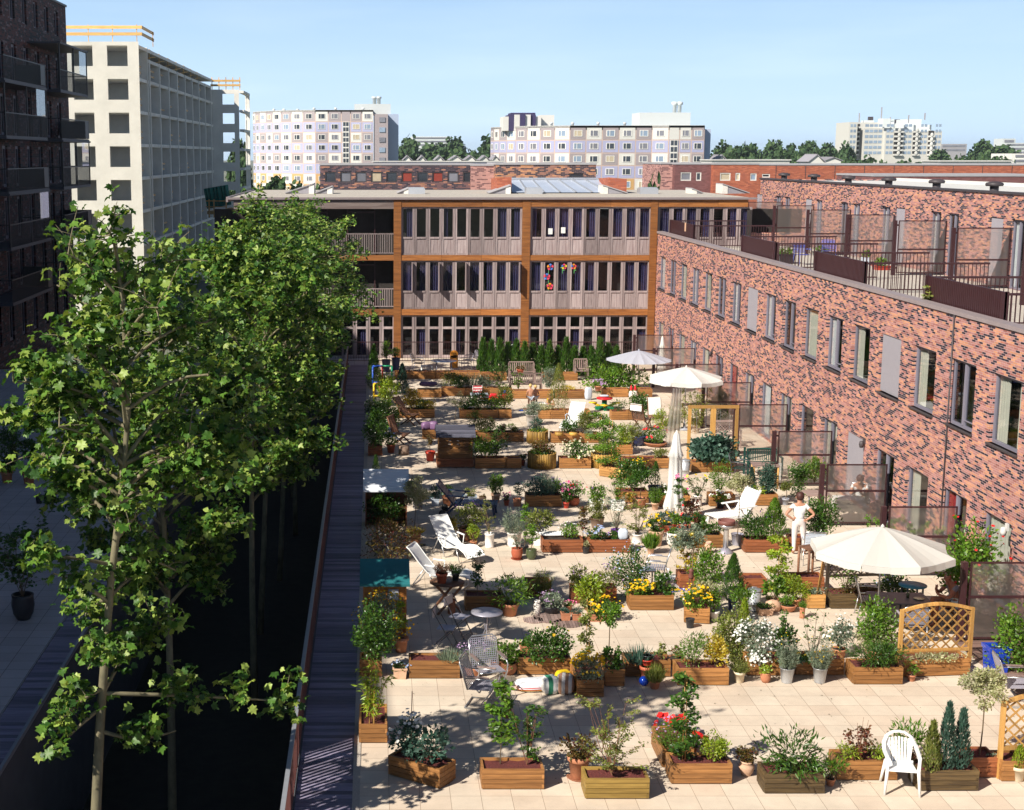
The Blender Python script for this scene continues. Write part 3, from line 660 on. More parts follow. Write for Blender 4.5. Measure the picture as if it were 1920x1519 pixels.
for w_ in ((536, 590, 363, 18, 'R'), (592, 624, 363, 13, 'R'), (744, 766, 364, 10, 'R'), (914, 955, 366, 15, 'R'), (1126, 1172, 366, 15, 'L'), (1291, 1312, 364, 9, 'L'), (1348, 1398, 366, 17, 'L')): wedge(*w_)
for (a, b, h) in ((765, 796, 10), (984, 1014, 10), (1195, 1229, 10)):
 Y = YF + 8; s = Y / F; q = MB(); q.box((a - CX) * s, (b - CX) * s, Y, Y + 1.0, ZR, ZR + h * s); q.box((a - CX) * s + .05, (b - CX) * s - .05, Y + .1, Y + .9, ZR + h * s, ZR + h * s + 0.06); q.build('roof_hatch', 'zinc', school, world=True)
mat('balcony_slab', (0.05, 0.05, 0.065), 0.6); mat('black_metal', (0.02, 0.02, 0.025), 0.5)
XL = -19.0
flats = thing('brick_flats', 'tall dark brick flats in shade with glazed balconies, left picture edge', 'building', (XL - 5, 50, -4))
FY0, FY1, FZ = 9.4, 93.0, 19.3
lev = [3.3, 5.95, 8.6, 11.25, 13.9, 16.6]
wy = [57 + 2.72 * k for k in range(13)]
ops = []
for z in [0.6] + lev:
 for i, y in enumerate(wy): ops.append((y, y + 1.05, z + (0.1 if z < 16 else 0.75), z + 2.2))
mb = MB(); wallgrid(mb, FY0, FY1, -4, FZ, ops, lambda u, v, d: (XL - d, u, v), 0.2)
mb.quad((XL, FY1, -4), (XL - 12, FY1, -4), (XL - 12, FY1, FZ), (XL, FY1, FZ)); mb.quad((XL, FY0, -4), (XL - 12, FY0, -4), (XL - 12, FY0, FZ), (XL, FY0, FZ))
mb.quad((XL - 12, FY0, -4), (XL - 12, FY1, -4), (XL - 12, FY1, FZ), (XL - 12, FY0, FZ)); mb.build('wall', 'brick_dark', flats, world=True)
mb = MB(); mb.box(XL - 12, XL + 0.08, FY0, FY1 + 0.05, FZ, FZ + 0.12); mb.build('roof', 'dark_edge', flats, world=True)
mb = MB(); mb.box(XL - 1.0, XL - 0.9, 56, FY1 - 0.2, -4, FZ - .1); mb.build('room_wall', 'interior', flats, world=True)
wkit = None
for (a, b, c, d) in ops:
 if a < 66: continue
 if wkit is None:
  f = MB(); t = 0.07; W_, H_ = b - a, d - c
  f.box(0.12, 0.17, 0, W_, 0, t); f.box(0.12, 0.17, 0, W_, 1 - t, 1); f.box(0.12, 0.17, 0, t, t, 1 - t); f.box(0.12, 0.17, W_ - t, W_, t, 1 - t); f.box(0.12, 0.17, W_ / 2 - .03, W_ / 2 + .03, t, 1 - t)
  f.v = [(-x, y, z) for x, y, z in f.v]; o = wkit = f.build('window', 'frame_grey', flats)
  q = MB(); q.quad((-0.15, t, t), (-0.15, W_ - t, t), (-0.15, W_ - t, 1 - t), (-0.15, t, 1 - t)); q.build('pane', 'window_glass', o)
 else: o = copy_tree(wkit, flats)
 o.location = (XL - flats.location.x, a - 50, c + 4); o.scale = (1, 1, d - c)
glassmat('balcony_glass', (0.82, 0.86, 0.9), base=0.10)
def balcony(y0, y1, z, glazed, dep):
 x1 = XL + dep
 s = MB(); s.box(XL, x1, y0, y1, z - 0.16, z)
 if glazed: s.box(XL, x1 + .06, y0 - .06, y1 + .06, z + 2.46, z + 2.56)
 o = s.build('balcony', 'balcony_slab', flats, world=True)
 off = flats.matrix_basis.translation
 def sub(mb_, nm_, m_):
  c = mb_.build(nm_, m_, o)
  for v in c.data.vertices: v.co -= off
 r = MB(); r.box(x1 - .05, x1, y0, y1, z + 1.05, z + 1.1); r.box(XL, x1 - .05, y1 - .05, y1, z + 1.05, z + 1.1); r.box(XL, x1 - .05, y0, y0 + .05, z + 1.05, z + 1.1)
 n = int((y1 - y0) / 0.13)
 for k in range(n): r.box(x1 - .03, x1 - .015, y0 + k * 0.13, y0 + k * 0.13 + 0.02, z, z + 1.05)
 if glazed:
  for (yy) in (y0, (y0 + y1) / 2, y1 - 0.06): r.box(x1 - .06, x1, yy, yy + .06, z, z + 2.46)
  r.box(XL, XL + 0.06, y1 - .06, y1, z, z + 2.46); r.box((XL + x1) / 2 - .03, (XL + x1) / 2 + .03, y1 - .06, y1, z, z + 2.46)
  g_ = MB(); g_.quad((XL, y1 - .03, z), (x1, y1 - .03, z), (x1, y1 - .03, z + 1.05), (XL, y1 - .03, z + 1.05)); g_.quad((XL, y1 - .03, z + 1.1), (x1, y1 - .03, z + 1.1), (x1, y1 - .03, z + 2.46), (XL, y1 - .03, z + 2.46))
  g_.quad((x1 - .03, y1 - 2.2, z + 1.1), (x1 - .03, y1, z + 1.1), (x1 - .03, y1, z + 2.46), (x1 - .03, y1 - 2.2, z + 2.46)); sub(g_, 'glazing', 'balcony_glass')
 else:
  p_ = MB(); p_.box(XL, x1, y1 - 0.03, y1, z + 0.05, z + 1.05); p_.box(x1 - .04, x1 - .01, y1 - 1.1, y1, z + 0.05, z + 1.05); sub(p_, 'end_panel', 'black_metal')
 sub(r, 'railing', 'black_metal')
for i, z in enumerate(lev[:5]):
 balcony(82.4, 90.2, z, i % 2 == 0, 1.75); balcony(70.5, 79.4, z, i % 2 == 1, 1.6)
XC0, XC1, YC = -26.0, -20.1, 126.0
shell = thing('concrete_shell', 'unfinished pale concrete block with empty window openings', 'building', ((XC0 + XC1) / 2, YC + 20, -4))
zc = lambda py: AY(270, py, YC)[2]
xc = lambda px: AY(px, 250, YC)[0]
rows = [(zc(85 + 63.1 * k), zc(85 + 63.1 * k + 39)) for k in range(8)]
ops = [(xc(a), xc(b), z0, z1) for (z1, z0) in rows for (a, b) in ((205, 243), (141, 178))]
ztop = zc(78)
mb = MB(); wallgrid(mb, xc(100), xc(264), -4, ztop, ops, lambda u, v, d: (u, YC + d, v), 0.3)
mb.build('front_wall', 'raw_concrete', shell, world=True)
slabs = [zc(80 + 63.1 * k) for k in range(9)]
mb = MB()
for z in slabs: mb.box(XC0 - 4, XC1 - 0.02, YC + 0.31, YC + 60, z - 0.28, z)
mb.box(XC0 - 4, XC1 - 5.5, YC + 8, YC + 8.3, -4, ztop); mb.box(XC1 - 9, XC1 - 8.8, YC + .31, YC + 60, -4, ztop)
mb.build('floor_slab', 'grey_concrete', shell, world=True)
mb = MB()
for k, yy in enumerate([YC + 7.0] + [YC + 7.6 + 6.2 * q for q in range(9)]):
 mb.box(XC1 - 8, XC1 + (0.10 if k else 0.0), yy, yy + (0.45 if k else 0.3), -4, ztop - (0.0 if k == 0 else 1.0))
for z in slabs[1:]: mb.box(XC1 - 0.4, XC1 + 0.04, YC + 7.0, YC + 58, z - 0.24, z + 0.02)
mb.box(XC1 - 6, XC1 + .04, YC + 7.28, YC + 58, ztop - 1.3, ztop - 1.0)
mb.build('cross_wall', 'grey_concrete', shell, world=True)
mb = MB()
for k in range(7):
 for j, z in enumerate(slabs[1:7]):
  if (k * 7 + j * 3) % 5 < 3:
   y = YC + 7.8 + 6.2 * k
   for h in (0.45, 0.95): mb.box(XC1 - 0.35, XC1 - 0.3, y + 0.3, y + rnd.uniform(2.5, 5.8), z + h, z + h + 0.16)
for z in slabs[1:8]:
 for h in (0.45, 0.95): mb.box(XC1 - 0.3, XC1 - 0.25, YC + 0.5, YC + 5, z + h, z + h + 0.16)
for z in slabs[1:8]:
 for (a, b) in ((205, 243), (141, 178)):
  if rnd.random() < 0.5: mb.box(xc(a), xc(b), YC + 0.4, YC + 0.45, z + 0.5, z + 0.68)
mb.build('guard_boards', 'form_wood', shell, world=True)
mb = MB(); xe = xc(275)
for h in (0.5, 1.05): mb.box(xc(110), xe - .2, YC + .1, YC + .16, ztop + h, ztop + h + 0.26); mb.box(xe - .26, xe - .2, YC + 0.2, YC + 7, ztop + h, ztop + h + 0.26)
for k in range(4): mb.box(xc(125 + 45 * k), xc(125 + 45 * k) + .06, YC + .17, YC + .23, ztop, ztop + 1.4)
mb.box(xe - .2, xe - .14, YC + 6, YC + 6.06, ztop, ztop + 1.3)
for k in range(7):
 y = YC + 9 + 6 * k; z = ztop - 1.0; mb.bar((XC1 - 0.15, y, z + 0.9), (XC1 - 0.15, y + 6.2, z + 0.8 - 0.1 * (k % 2)), 0.06, 0.2); mb.bar((XC1 - 0.1, y, z), (XC1 - 0.1, y, z + 1), 0.07, 0.07); mb.bar((XC1 - 0.9, y + 1, z + 0.2), (XC1 - 0.15, y + 3, z + 0.5), 0.3, 0.05)
mb.build('roof_guard', 'form_wood', shell, world=True)
YW2 = 186.0
wing = thing('concrete_wing', 'far concrete wing with five openings, right end of the building site', 'building', (-18, YW2 + 4, -4))
X_ = lambda px: AY(px, 250, YW2)[0]; Z_ = lambda py: AY(430, py, YW2)[2]
ops = [(X_(418), X_(440), Z_(176 + 36.2 * k + 20), Z_(176 + 36.2 * k)) for k in range(6)]
mb = MB(); wallgrid(mb, X_(378), X_(449), -4, Z_(168), ops, lambda u, v, d: (u, YW2 + d, v), 0.3); mb.build('front_wall', 'grey_concrete', wing, world=True)
mb = MB()
for k in range(7): z = Z_(170 + 36.2 * k); mb.box(X_(449) + .02, X_(458), YW2, YW2 + 9, z - 0.3, z)
mb.box(X_(457), X_(458), YW2 + 4, YW2 + 4.3, -4, Z_(170)); mb.box(X_(449) + .02, X_(457.9), YW2 + 8.6, YW2 + 8.9, -4, Z_(171)); mb.build('side_frame', 'grey_concrete', wing, world=True)
mb = MB()
for h in (0.4, 0.95): mb.box(X_(396), X_(452), YW2 + .1, YW2 + .2, Z_(168) + h, Z_(168) + h + .25)
for k in range(5): x = X_(398 + 13 * k); mb.box(x, x + .1, YW2 + .2, YW2 + .3, Z_(168), Z_(168) + 1.5)
mb.build('roof_guard', 'form_wood', wing, world=True)
mat('green_net', (0.015, 0.16, 0.12), 0.85, 0.25, 3)
YS = 90.0
t = thing('scaffold_platform', 'timber scaffold platform hung with green netting beside the school', 'scaffold', (-9, YS, 0))
X_ = lambda px: AY(px, 380, YS)[0]; Z_ = lambda py: AY(400, py, YS)[2]
mb = MB(); mb.box(X_(388), X_(424), YS, YS + 2, Z_(402), Z_(396)); mb.box(X_(424), X_(500), YS + .6, YS + 2.2, Z_(397), Z_(391)); mb.build('deck', 'form_wood', t, world=True)
mb = MB()
for px in (391, 400, 423): mb.box(X_(px), X_(px) + .08, YS - .1, YS - .02, Z_(408), Z_(374))
for py in (376, 387): mb.box(X_(386), X_(423), YS - .16, YS - .1, Z_(py + 1.5), Z_(py))
for px in (441, 443): mb.box(X_(px), X_(px) + .07, YS + .5, YS + .57, Z_(390), Z_(368))
for k in range(4): mb.bar((X_(405 + 5 * k), YS, Z_(410)), (X_(425 + 5 * k), YS - 1, Z_(470)), .08, .08)
mb.build('poles', 'form_wood', t, world=True)
mb = MB(); n = 16
for i in range(n):
 a, b = i / n, (i + 1) / n; f_ = lambda q, k: (X_(378 + 46 * q + 6 * k), YS + 1.2 + 0.12 * math.sin(q * 40), Z_(355 - 8 * q + k * 38))
 mb.quad(f_(a, 0), f_(b, 0), f_(b, 1), f_(a, 1))
mb.build('netting', 'green_net', t, world=True)
mb = MB(); mb.box(X_(445), X_(505), YS + 1.0, YS + 1.6, Z_(393), Z_(386)); tag(mb.build('plastic_roll', 'roof_white'), 'white roll of plastic sheet lying on the scaffold deck', 'sheet roll')
def row(name, label, px0, px1, ptop, Y, m_, wins=(), depth=9, frame='skylight_white', zb_=-4, glass='interior', joint=0):
 x0, x1 = AY(px0, 300, Y)[0], AY(px1, 300, Y)[0]; zt = AY(900, ptop, Y)[2]
 t = thing(name, label, 'building', ((x0 + x1) / 2, Y, zb_))
 ops = [(AY(a, 300, Y)[0], AY(b, 300, Y)[0], AY(900, d, Y)[2], AY(900, c, Y)[2]) for (a, b, c, d, *_) in wins]
 mb = MB(); wallgrid(mb, x0, x1, zb_, zt, ops, lambda u, v, d: (u, Y + d, v), 0.15)
 mb.quad((x0, Y, zb_), (x0, Y + depth, zb_), (x0, Y + depth, zt), (x0, Y, zt)); mb.quad((x1, Y, zb_), (x1, Y + depth, zb_), (x1, Y + depth, zt), (x1, Y, zt)); mb.build('wall', m_, t, world=True)
 mb = MB(); mb.box(x0 - .05, x1 + .05, Y - .05, Y + depth, zt, zt + .14); mb.build('roof', 'roof_grey', t, world=True)
 for (a, b, c, d), wn_ in zip(ops, wins):
  f = MB(); k = 0.09; f.box(a, b, Y + .03, Y + .1, c, c + k); f.box(a, b, Y + .03, Y + .1, d - k, d); f.box(a, a + k, Y + .03, Y + .1, c + k, d - k); f.box(b - k, b, Y + .03, Y + .1, c + k, d - k); o = f.build('window', frame, t, world=True)
  q = MB(); q.quad((a + k, Y + .08, c + k), (b - k, Y + .08, c + k), (b - k, Y + .08, d - k), (a + k, Y + .08, d - k)); p = q.build('pane', wn_[4] if len(wn_) > 4 else glass, o)
  off = t.matrix_basis.translation
  for v in p.data.vertices: v.co -= off
 if joint:
  mb = MB(); x = x0 + joint
  while x < x1: mb.box(x, x + 0.06, Y - .012, Y, zb_, zt); x += joint
  mb.build('joint', 'dark_edge', t, world=True)
 return t
mat('pane_dark', (0.035, 0.04, 0.05), 0.12, 0.3, 0.3, spec=0.8); mat('pane_grey', (0.20, 0.20, 0.23), 0.2, 0.3, 0.3, spec=0.7); mat('pane_cream', (0.5, 0.42, 0.3), 0.5); mat('pane_red', (0.28, 0.05, 0.035), 0.5); mat('pane_blue', (0.25, 0.32, 0.42), 0.15, 0.2, 0.3, spec=0.8)
pl = ['pane_dark', 'pane_grey', 'pane_grey', 'pane_cream', 'pane_dark', 'pane_red', 'pane_dark', 'pane_red', 'pane_grey', 'pane_dark']
row('brick_terrace', 'purple-black brick row with ten wide windows behind the school roof', 600, 892, 310, 122, 'brick_purple', [(609 + 28.8 * i, 630 + 28.8 * i, 322, 342, pl[i]) for i in range(10)], frame='dark_edge')
t = row('brick_block', 'windowless pink brick block with pierced brickwork, right of the dark row', 884, 932, 311, 121, 'brick_pink')
row('brick_hall', 'orange and black patterned brick block behind the glazed roof', 930, 1118, 309, 119, 'brick_far', [(1068, 1095, 325, 333, 'pane_dark')], frame='dark_edge')
row('pink_house', 'narrow mauve brick house at the left end of the red row', 1240, 1268, 308, 131, 'brick_pink')
row('plum_house', 'plum brick house with two white-framed windows left of the red row', 1266, 1342, 308.5, 130, 'brick_plum', [(1277, 1297, 323, 339, 'pane_grey'), (1306, 1316, 323, 339, 'pane_dark')])
row('red_house', 'red brick house with white-framed windows', 1339, 1424, 309, 129, 'brick_red', [(1351, 1371, 324, 339, 'pane_cream'), (1380, 1389, 324, 339, 'pane_cream'), (1408, 1420, 325, 339, 'pane_blue')])
row('red_terrace', 'long plain red brick terrace along the right skyline', 1400, 1980, 310, 140, 'brick_red', [(1430, 1445, 326, 333, 'pane_dark')], joint=2.78)
row('dark_terrace', 'low dark brick roofline in front of the red terrace, far right', 1640, 1980, 331, 112, 'brick_plum')
Y = YF + 9.5; X_ = lambda px: AY(px, 350, Y)[0]; Z_ = lambda py, q=Y: AY(900, py, q)[2]
t = thing('glazed_roof', 'sloping blue-grey glazed roof between two brick cheek walls on the school', 'roof', (X_(1060), Y, ZR))
glz = mat('glazing', (0.48, 0.54, 0.66), 0.22, 0.12, 0.6, spec=0.6)
mb = MB(); zb1 = ZR + 0.05; zt1 = Z_(337, Y + 4)
mb.quad((X_(960), Y, zb1), (X_(1172), Y, zb1), (X_(1140), Y + 4, zt1), (X_(960), Y + 4, zt1)); mb.build('glass_slope', 'glazing', t, world=True)
mb = MB()
for k in range(8):
 a, b = X_(960 + 30 * k), X_(960 + 25.6 * k); mb.bar((a, Y - .02, zb1 + .04), (b, Y + 4, zt1 + .04), 0.07, 0.06)
mb.bar((X_(960), Y + 4, zt1 + .06), (X_(1140), Y + 4, zt1 + .06), .2, .12); mb.build('glazing_bar', 'zinc', t, world=True)
for (a, b) in ((932, 959), (1141, 1175)):
 mb = MB(); zz = Z_(335, Y + 4)
 mb.add([(X_(a), Y, ZR), (X_(b), Y, ZR), (X_(b), Y, ZR + (0.9 if a < 1000 else .8)), (X_(a), Y, ZR + .9), (X_(a), Y + 4.4, ZR), (X_(b), Y + 4.4, ZR), (X_(b), Y + 4.4, zz), (X_(a), Y + 4.4, zz)], [(0, 1, 2, 3), (5, 4, 7, 6), (4, 0, 3, 7), (1, 5, 6, 2), (3, 2, 6, 7)]); mb.build('cheek_wall', 'brick_red', t, world=True)
mat('flat_white', (0.66, 0.65, 0.61), 0.8, 0.05); mat('flat_grey', (0.36, 0.31, 0.32), 0.8, 0.05); mat('flat_lilac', (0.40, 0.405, 0.58), 0.8, 0.05); mat('flat_orange', (0.56, 0.34, 0.14), 0.8, 0.05); mat('tower_pale', (0.54, 0.53, 0.49), 0.8, 0.05); mat('flat_line', (0.58, 0.44, 0.38), 0.8); mat('flat_blue', (0.36, 0.42, 0.55), 0.8, 0.05); mat('flat_pale', (0.62, 0.66, 0.66), 0.8, 0.04)
FM = ['flat_white', 'flat_grey', 'flat_lilac', 'flat_orange', 'flat_line']
def painted(label, Y, bx, wmax, ptop, rowpx, nrow, schemes, stair, pw, extra_px):
 s = Y / F; zt = AY(900, ptop, Y)[2]; rh = rowpx * s
 # walk leftwards: column widths shrink as the wall curves away
 pts = [((bx[-1] - CX) * s, Y)]
 for i in range(len(bx) - 1, 0, -1):
  wpx = bx[i] - bx[i - 1]; c = min(1, wpx / wmax); th = math.acos(c); ln = wmax * s
  if i > len(bx) - 4 or wpx > wmax * 0.95: th = 0
  if th == 0: ln = wpx * s
  pts.append((pts[-1][0] - ln * math.cos(th), pts[-1][1] + ln * math.sin(th)))
 pts.reverse()
 cx0 = sum(p[0] for p in pts) / len(pts)
 t = thing('painted_flats', label, 'apartment block', (cx0, Y + 8, -4))
 mb = MB(); wkit_ = None
 wl_ = []
 for i in range(len(pts) - 1):
  (xa, ya), (xb, yb) = pts[i], pts[i + 1]; d = Vector((xb - xa, yb - ya, 0)); L_ = d.length; d.normalize(); nn = Vector((d.y, -d.x, 0))
  for r_ in range(nrow):
   z1 = zt - r_ * rh - 0.4; z0 = z1 - rh; col = schemes[r_][i % 2]
   if i == stair and r_ == 0: col = schemes[0][1]
   mb.k = 4; e = 0.12
   a, b = Vector((xa, ya, 0)), Vector((xb, yb, 0))
   mb.quad((xa, ya, z0), (xb, yb, z0), (xb, yb, z1), (xa, ya, z1))
   mb.k = col; a2 = a + d * e + nn * 0.03; b2 = b - d * e + nn * 0.03
   mb.quad((a2.x, a2.y, z0 + e), (b2.x, b2.y, z0 + e), (b2.x, b2.y, z1 - e), (a2.x, a2.y, z1 - e))
   if not (i == stair): wl_.append((a + d * (L_ * 0.5), d, L_, z0, rh, i, r_))
  mb.k = 0; mb.quad((xa, ya, zt - .4), (xb, yb, zt - .4), (xb, yb, zt), (xa, ya, zt))
  mb.quad((xa, ya, -4), (xb, yb, -4), (xb, yb, zt - .4 - nrow * rh), (xa, ya, zt - .4 - nrow * rh))
 mb.build('wall', FM, t, world=True)
 mb = MB(); poly = pts + [(pts[-1][0], pts[-1][1] + 16), (pts[0][0] + 4, pts[0][1] + 16)]
 mb.prism(poly, zt - 1, zt - 0.05); mb.prism([(x, y + .5) for x, y in poly], -4, zt - 1.2); mb.build('roof', 'roof_grey', t, world=True)
 for q, (c, d, L_, z0, rh_, i, r_) in enumerate(wl_):
  ww = min(pw * s, L_ * 0.62); hh = rh_ * 0.50
  if wkit_ is None:
   f = MB(); k = 0.08
   f.box(-.5, .5, -.06, .02, 0, k); f.box(-.5, .5, -.06, .02, 1 - k, 1); f.box(-.5, -.5 + k, -.06, .02, k, 1 - k); f.box(.5 - k, .5, -.06, .02, k, 1 - k); f.box(-.14, -.08, -.06, .02, k, 1 - k)
   o = wkit_ = f.build('window', 'skylight_white', t); pq = MB(); pq.quad((-.5, -.02, 0), (.5, -.02, 0), (.5, -.02, 1), (-.5, -.02, 1)); pane0 = pq.build('pane', 'pane_dark', o)
  else:
   o = wkit_.copy(); COL.objects.link(o); o.parent = t; c_ = pane0.copy(); COL.objects.link(c_); c_.parent = o
   mm = ['pane_dark', 'pane_grey', 'pane_dark', 'pane_cream', 'pane_blue', 'pane_grey'][rnd.randrange(6)]
   c_.material_slots[0].link = 'OBJECT'; c_.material_slots[0].material = M[mm]
  nn = Vector((d.y, -d.x, 0)); pp = c + nn * 0.05
  o.location = (pp.x - t.location.x, pp.y - t.location.y, z0 + rh_ * 0.28 + 4); o.rotation_euler = (0, 0, math.atan2(d.y, d.x)); o.scale = (ww, 1, hh)
 if stair is not None:
  (xa, ya), (xb, yb) = pts[stair], pts[stair + 1]; f = MB(); h0, h1 = zt - .4 - nrow * rh, zt - .4 - rh; u = xb - xa
  f.box(xa + u * .15, xb - u * .15, ya - .16, ya - .04, h0, h1); o = f.build('stair_glazing', 'skylight_white', t, world=True)
  g_ = MB(); nn_ = int((h1 - h0) / (rh / 2))
  for k in range(nn_):
   for q in (0, 1): x = xa + u * (.2 + .32 * q); g_.box(x, x + u * .26, ya - .2, ya - .162, h0 + k * rh / 2 + .25, h0 + (k + 1) * rh / 2 - .1)
  p = g_.build('pane', 'pane_dark', o)
  for v in p.data.vertices: v.co -= t.location
 return t, zt, s
bL = [467 + 0, 474, 484, 497, 511, 528, 548, 570, 593, 617, 641, 658, 679, 700]
t, zt, s = painted('curved painted flats with lilac and white squares, left of centre on the skyline', 407, bL, 24.5, 206, 18.9, 8,
 [(0, 1), (2, 2), (1, 0), (2, 2), (1, 0), (2, 2), (3, 0), (0, 3)], 10, 13, 0)
q = MB(); X_ = lambda px, Y=407: (px - CX) * Y / F; Z_ = lambda py, Y=407: AY(900, py, Y)[2]
q.box(X_(665, 415), X_(732, 415), 415, 428, zt - 1, Z_(195, 415)); q.build('plant_room', 'flat_pale', t, world=True)
q = MB(); q.box(X_(701), X_(727), 407.3, 424, -4, Z_(214)); q.build('tail_wing', 'flat_grey', t, world=True)
for k in range(6):
 f = MB(); f.box(X_(711), X_(722), 407.1, 407.28, Z_(229 + 18.9 * k), Z_(220 + 18.9 * k)); f.build('window', 'pane_blue' if k % 2 else 'pane_grey', t, world=True)
q = MB(); q.box(X_(727), X_(747), 412, 426, -4, Z_(213)); q.build('tail_end', 'flat_blue', t, world=True)
for px in (702, 710): q = MB(); q.lathe([(.55, 0), (.55, 1.5), (.8, 1.6), (.8, 2.1)], 10, (X_(px, 418), 418, Z_(195, 415))); q.build('flue', 'flat_pale', t, world=True)
for px in (511, 530, 556, 590, 630, 681): q = MB(); q.lathe([(.35, 0), (.35, .5), (.5, .6), (.3, .9)], 8, (X_(px, 410), 414 if px > 560 else 424, zt - .1)); q.build('roof_cowl', 'flat_pale', t, world=True)
bR = [933, 937, 945, 957, 972, 991, 1013, 1038, 1064, 1094, 1124, 1155, 1186, 1216, 1245, 1265, 1287, 1311]
t, zt, s = painted('wide painted flats with white, grey and lilac squares, right of centre on the skyline', 329, bR, 31, 235, 23.4, 5,
 [(1, 0), (2, 2), (1, 0), (2, 2), (0, 3)], 14, 16, 0)
X_ = lambda px, Y=329: (px - CX) * Y / F; Z_ = lambda py, Y=329: AY(900, py, Y)[2]
q = MB(); q.box(X_(1311), X_(1326), 331, 345, -4, Z_(242)); q.build('tail_end', 'flat_blue', t, world=True)
q = MB(); q.box(X_(1196), X_(1291), 333, 343, zt - 1, Z_(210)); q.build('plant_room', 'flat_pale', t, world=True)
q = MB()
for k in range(7): q.k = 1 if k % 2 else 0; q.box(X_(940 + 10 * k, 340), X_(950 + 10 * k, 340), 340 + abs(k - 3) * .4, 350, zt - 1, Z_(215, 340) - (.4 if k in (0, 6) else 0))
q.k = 0; q.box(X_(1010, 342), X_(1034, 342), 343, 352, zt - 1, Z_(215, 340)); q.k = 1; q.box(X_(955, 340), X_(1000, 340), 342, 350, Z_(215, 340), Z_(211, 340)); q.build('striped_turret', ['flat_white', 'curtain_navy'], t, world=True)
for px in (1254, 1263): q = MB(); q.lathe([(.45, 0), (.45, 1.7), (.75, 1.9), (.75, 2.4), (.6, 2.5)], 10, (X_(px, 338), 338, Z_(210))); q.build('flue', 'flat_pale', t, world=True)
for px in (1028, 1067, 1114, 1163): q = MB(); q.lathe([(.3, 0), (.3, .5), (.45, .6), (.25, .9)], 8, (X_(px, 334), 334, zt - .1)); q.build('roof_cowl', 'flat_pale', t, world=True)
Y = 700; X_ = lambda px: (px - CX) * Y / F; Z_ = lambda py: AY(900, py, Y)[2]
t = thing('tower_block', 'pale high-rise with stepped roof and balcony strips, far right on the skyline', 'tower', (X_(1660), Y + 10, -4))
q = MB(); q.box(X_(1577), X_(1592), Y, Y + 20, -4, Z_(229)); q.box(X_(1592), X_(1642), Y + 6, Y + 24, -4, Z_(229)); q.box(X_(1606), X_(1642.5), Y + 1, Y + 6, -4, Z_(240)); q.box(X_(1642.5), X_(1747), Y - 1, Y + 20, -4, Z_(246)); q.build('wall', 'tower_pale', t, world=True)
q = MB(); q.box(X_(1642), X_(1746), Y + 12, Y + 26, -4, Z_(233)); q.box(X_(1690), X_(1738), Y + 20, Y + 30, -4, Z_(224)); q.box(X_(1688), X_(1739), Y + 20, Y + 30, Z_(224), Z_(222)); q.box(X_(1616), X_(1632), Y + 8, Y + 14, Z_(229), Z_(225)); q.box(X_(1641), X_(1655), Y + 2, Y + 9, Z_(240), Z_(222)); q.box(X_(1674), X_(1686), Y + 6, Y + 11, Z_(240), Z_(224)); q.build('roof_block', 'flat_pale', t, world=True)
for (a, b, n0) in ((1659, 1675, 6), (1694, 1705, 6), (1722, 1732, 5), (1593, 1604, 7)):
 q = MB(); q.box(X_(a), X_(b), Y - 1.2, Y - 1.02, Z_(293), Z_(245 if n0 < 7 else 232)); 
 if n0 == 7: q.v = [(x, y + 7, z) for x, y, z in q.v]
 o = q.build('balcony_strip', 'interior', t, world=True)
 q = MB()
 for k in range(n0):
  z = Z_(292 - 8.6 * k); q.box(X_(a), X_(b), Y - 2.2, Y - 1.25, z, z + .8)
  if n0 < 7: q.blob((X_((a + b) / 2), Y - 2.4, z + 1.2), (.8, .1, .9), 8, 5)
 if n0 == 7: q.v = [(x, y + 7, z) for x, y, z in q.v]
 p = q.build('balcony', 'flat_white', o)
 for v in p.data.vertices: v.co -= t.location
for (a, b, n_) in ((1578.5, 1590, 2), (1607, 1640, 4), (1644, 1658, 2), (1677, 1692, 2), (1707, 1720, 2), (1734, 1746, 2)):
 for k in range(6):
  for j in range(n_):
   x0 = a + (b - a) / n_ * j; q = MB(); z = Z_(289 - 10.2 * k - (0 if a > 1600 else 0)); yy = Y - 1.1 if a > 1642 else (Y - .1 if a < 1600 else Y + .9)
   q.box(X_(x0 + .8), X_(x0 + (b - a) / n_ - .8), yy, yy + .08, z, z + 1.25); q.build('window', 'pane_blue', t, world=True)
for (px, h, b_) in ((1605, 18, 229), (1646, 22, 222), (1627, 7, 225), (1654, 6, 233), (1677, 7, 230), (1684, 5, 230), (1663, 16, 235), (1697, 15, 230), (1727, 13, 224)):
 q = MB(); wv = .25 if h > 10 else 1.0; x = X_(px); q.box(x - wv, x + wv, Y + 8, Y + 8 + 2 * wv, Z_(b_), Z_(b_ - h)); q.build('aerial' if h > 10 else 'chimney', 'roof_grey' if h > 10 else 'dark_edge', t, world=True)
def slab(label, px0, px1, ytop, ybot, Y, m_, nw):
 X_ = lambda px: (px - CX) * Y / F; Z_ = lambda py: AY(900, py, Y)[2]
 t = thing('office_slab', label, 'building', (X_((px0 + px1) / 2), Y, -4))
 q = MB(); q.box(X_(px0), X_(px1), Y, Y + 14, -4, Z_(ytop)); q.build('wall', m_, t, world=True)
 for k in range(nw):
  y = ytop + (ybot - ytop) * (k + .25) / nw; q = MB(); q.box(X_(px0) + 1, X_(px1) - 1, Y - .2, Y - .02, Z_(y + (ybot - ytop) / nw * .45), Z_(y)); q.build('window_band', 'pane_grey', t, world=True)
slab('distant long slab of flats seen between trees, left of centre', 770, 842, 256, 275, 900, 'flat_pale', 3)
slab('distant grey office slab right of the tower block', 1748, 1796, 270, 285, 850, 'roof_grey', 2)
slab('distant grey office slab at the right picture edge', 1866, 1940, 268, 290, 880, 'flat_pale', 3)
slab('low pale box building behind the trees, far right', 1862, 1885, 260, 270, 950, 'flat_pale', 1)
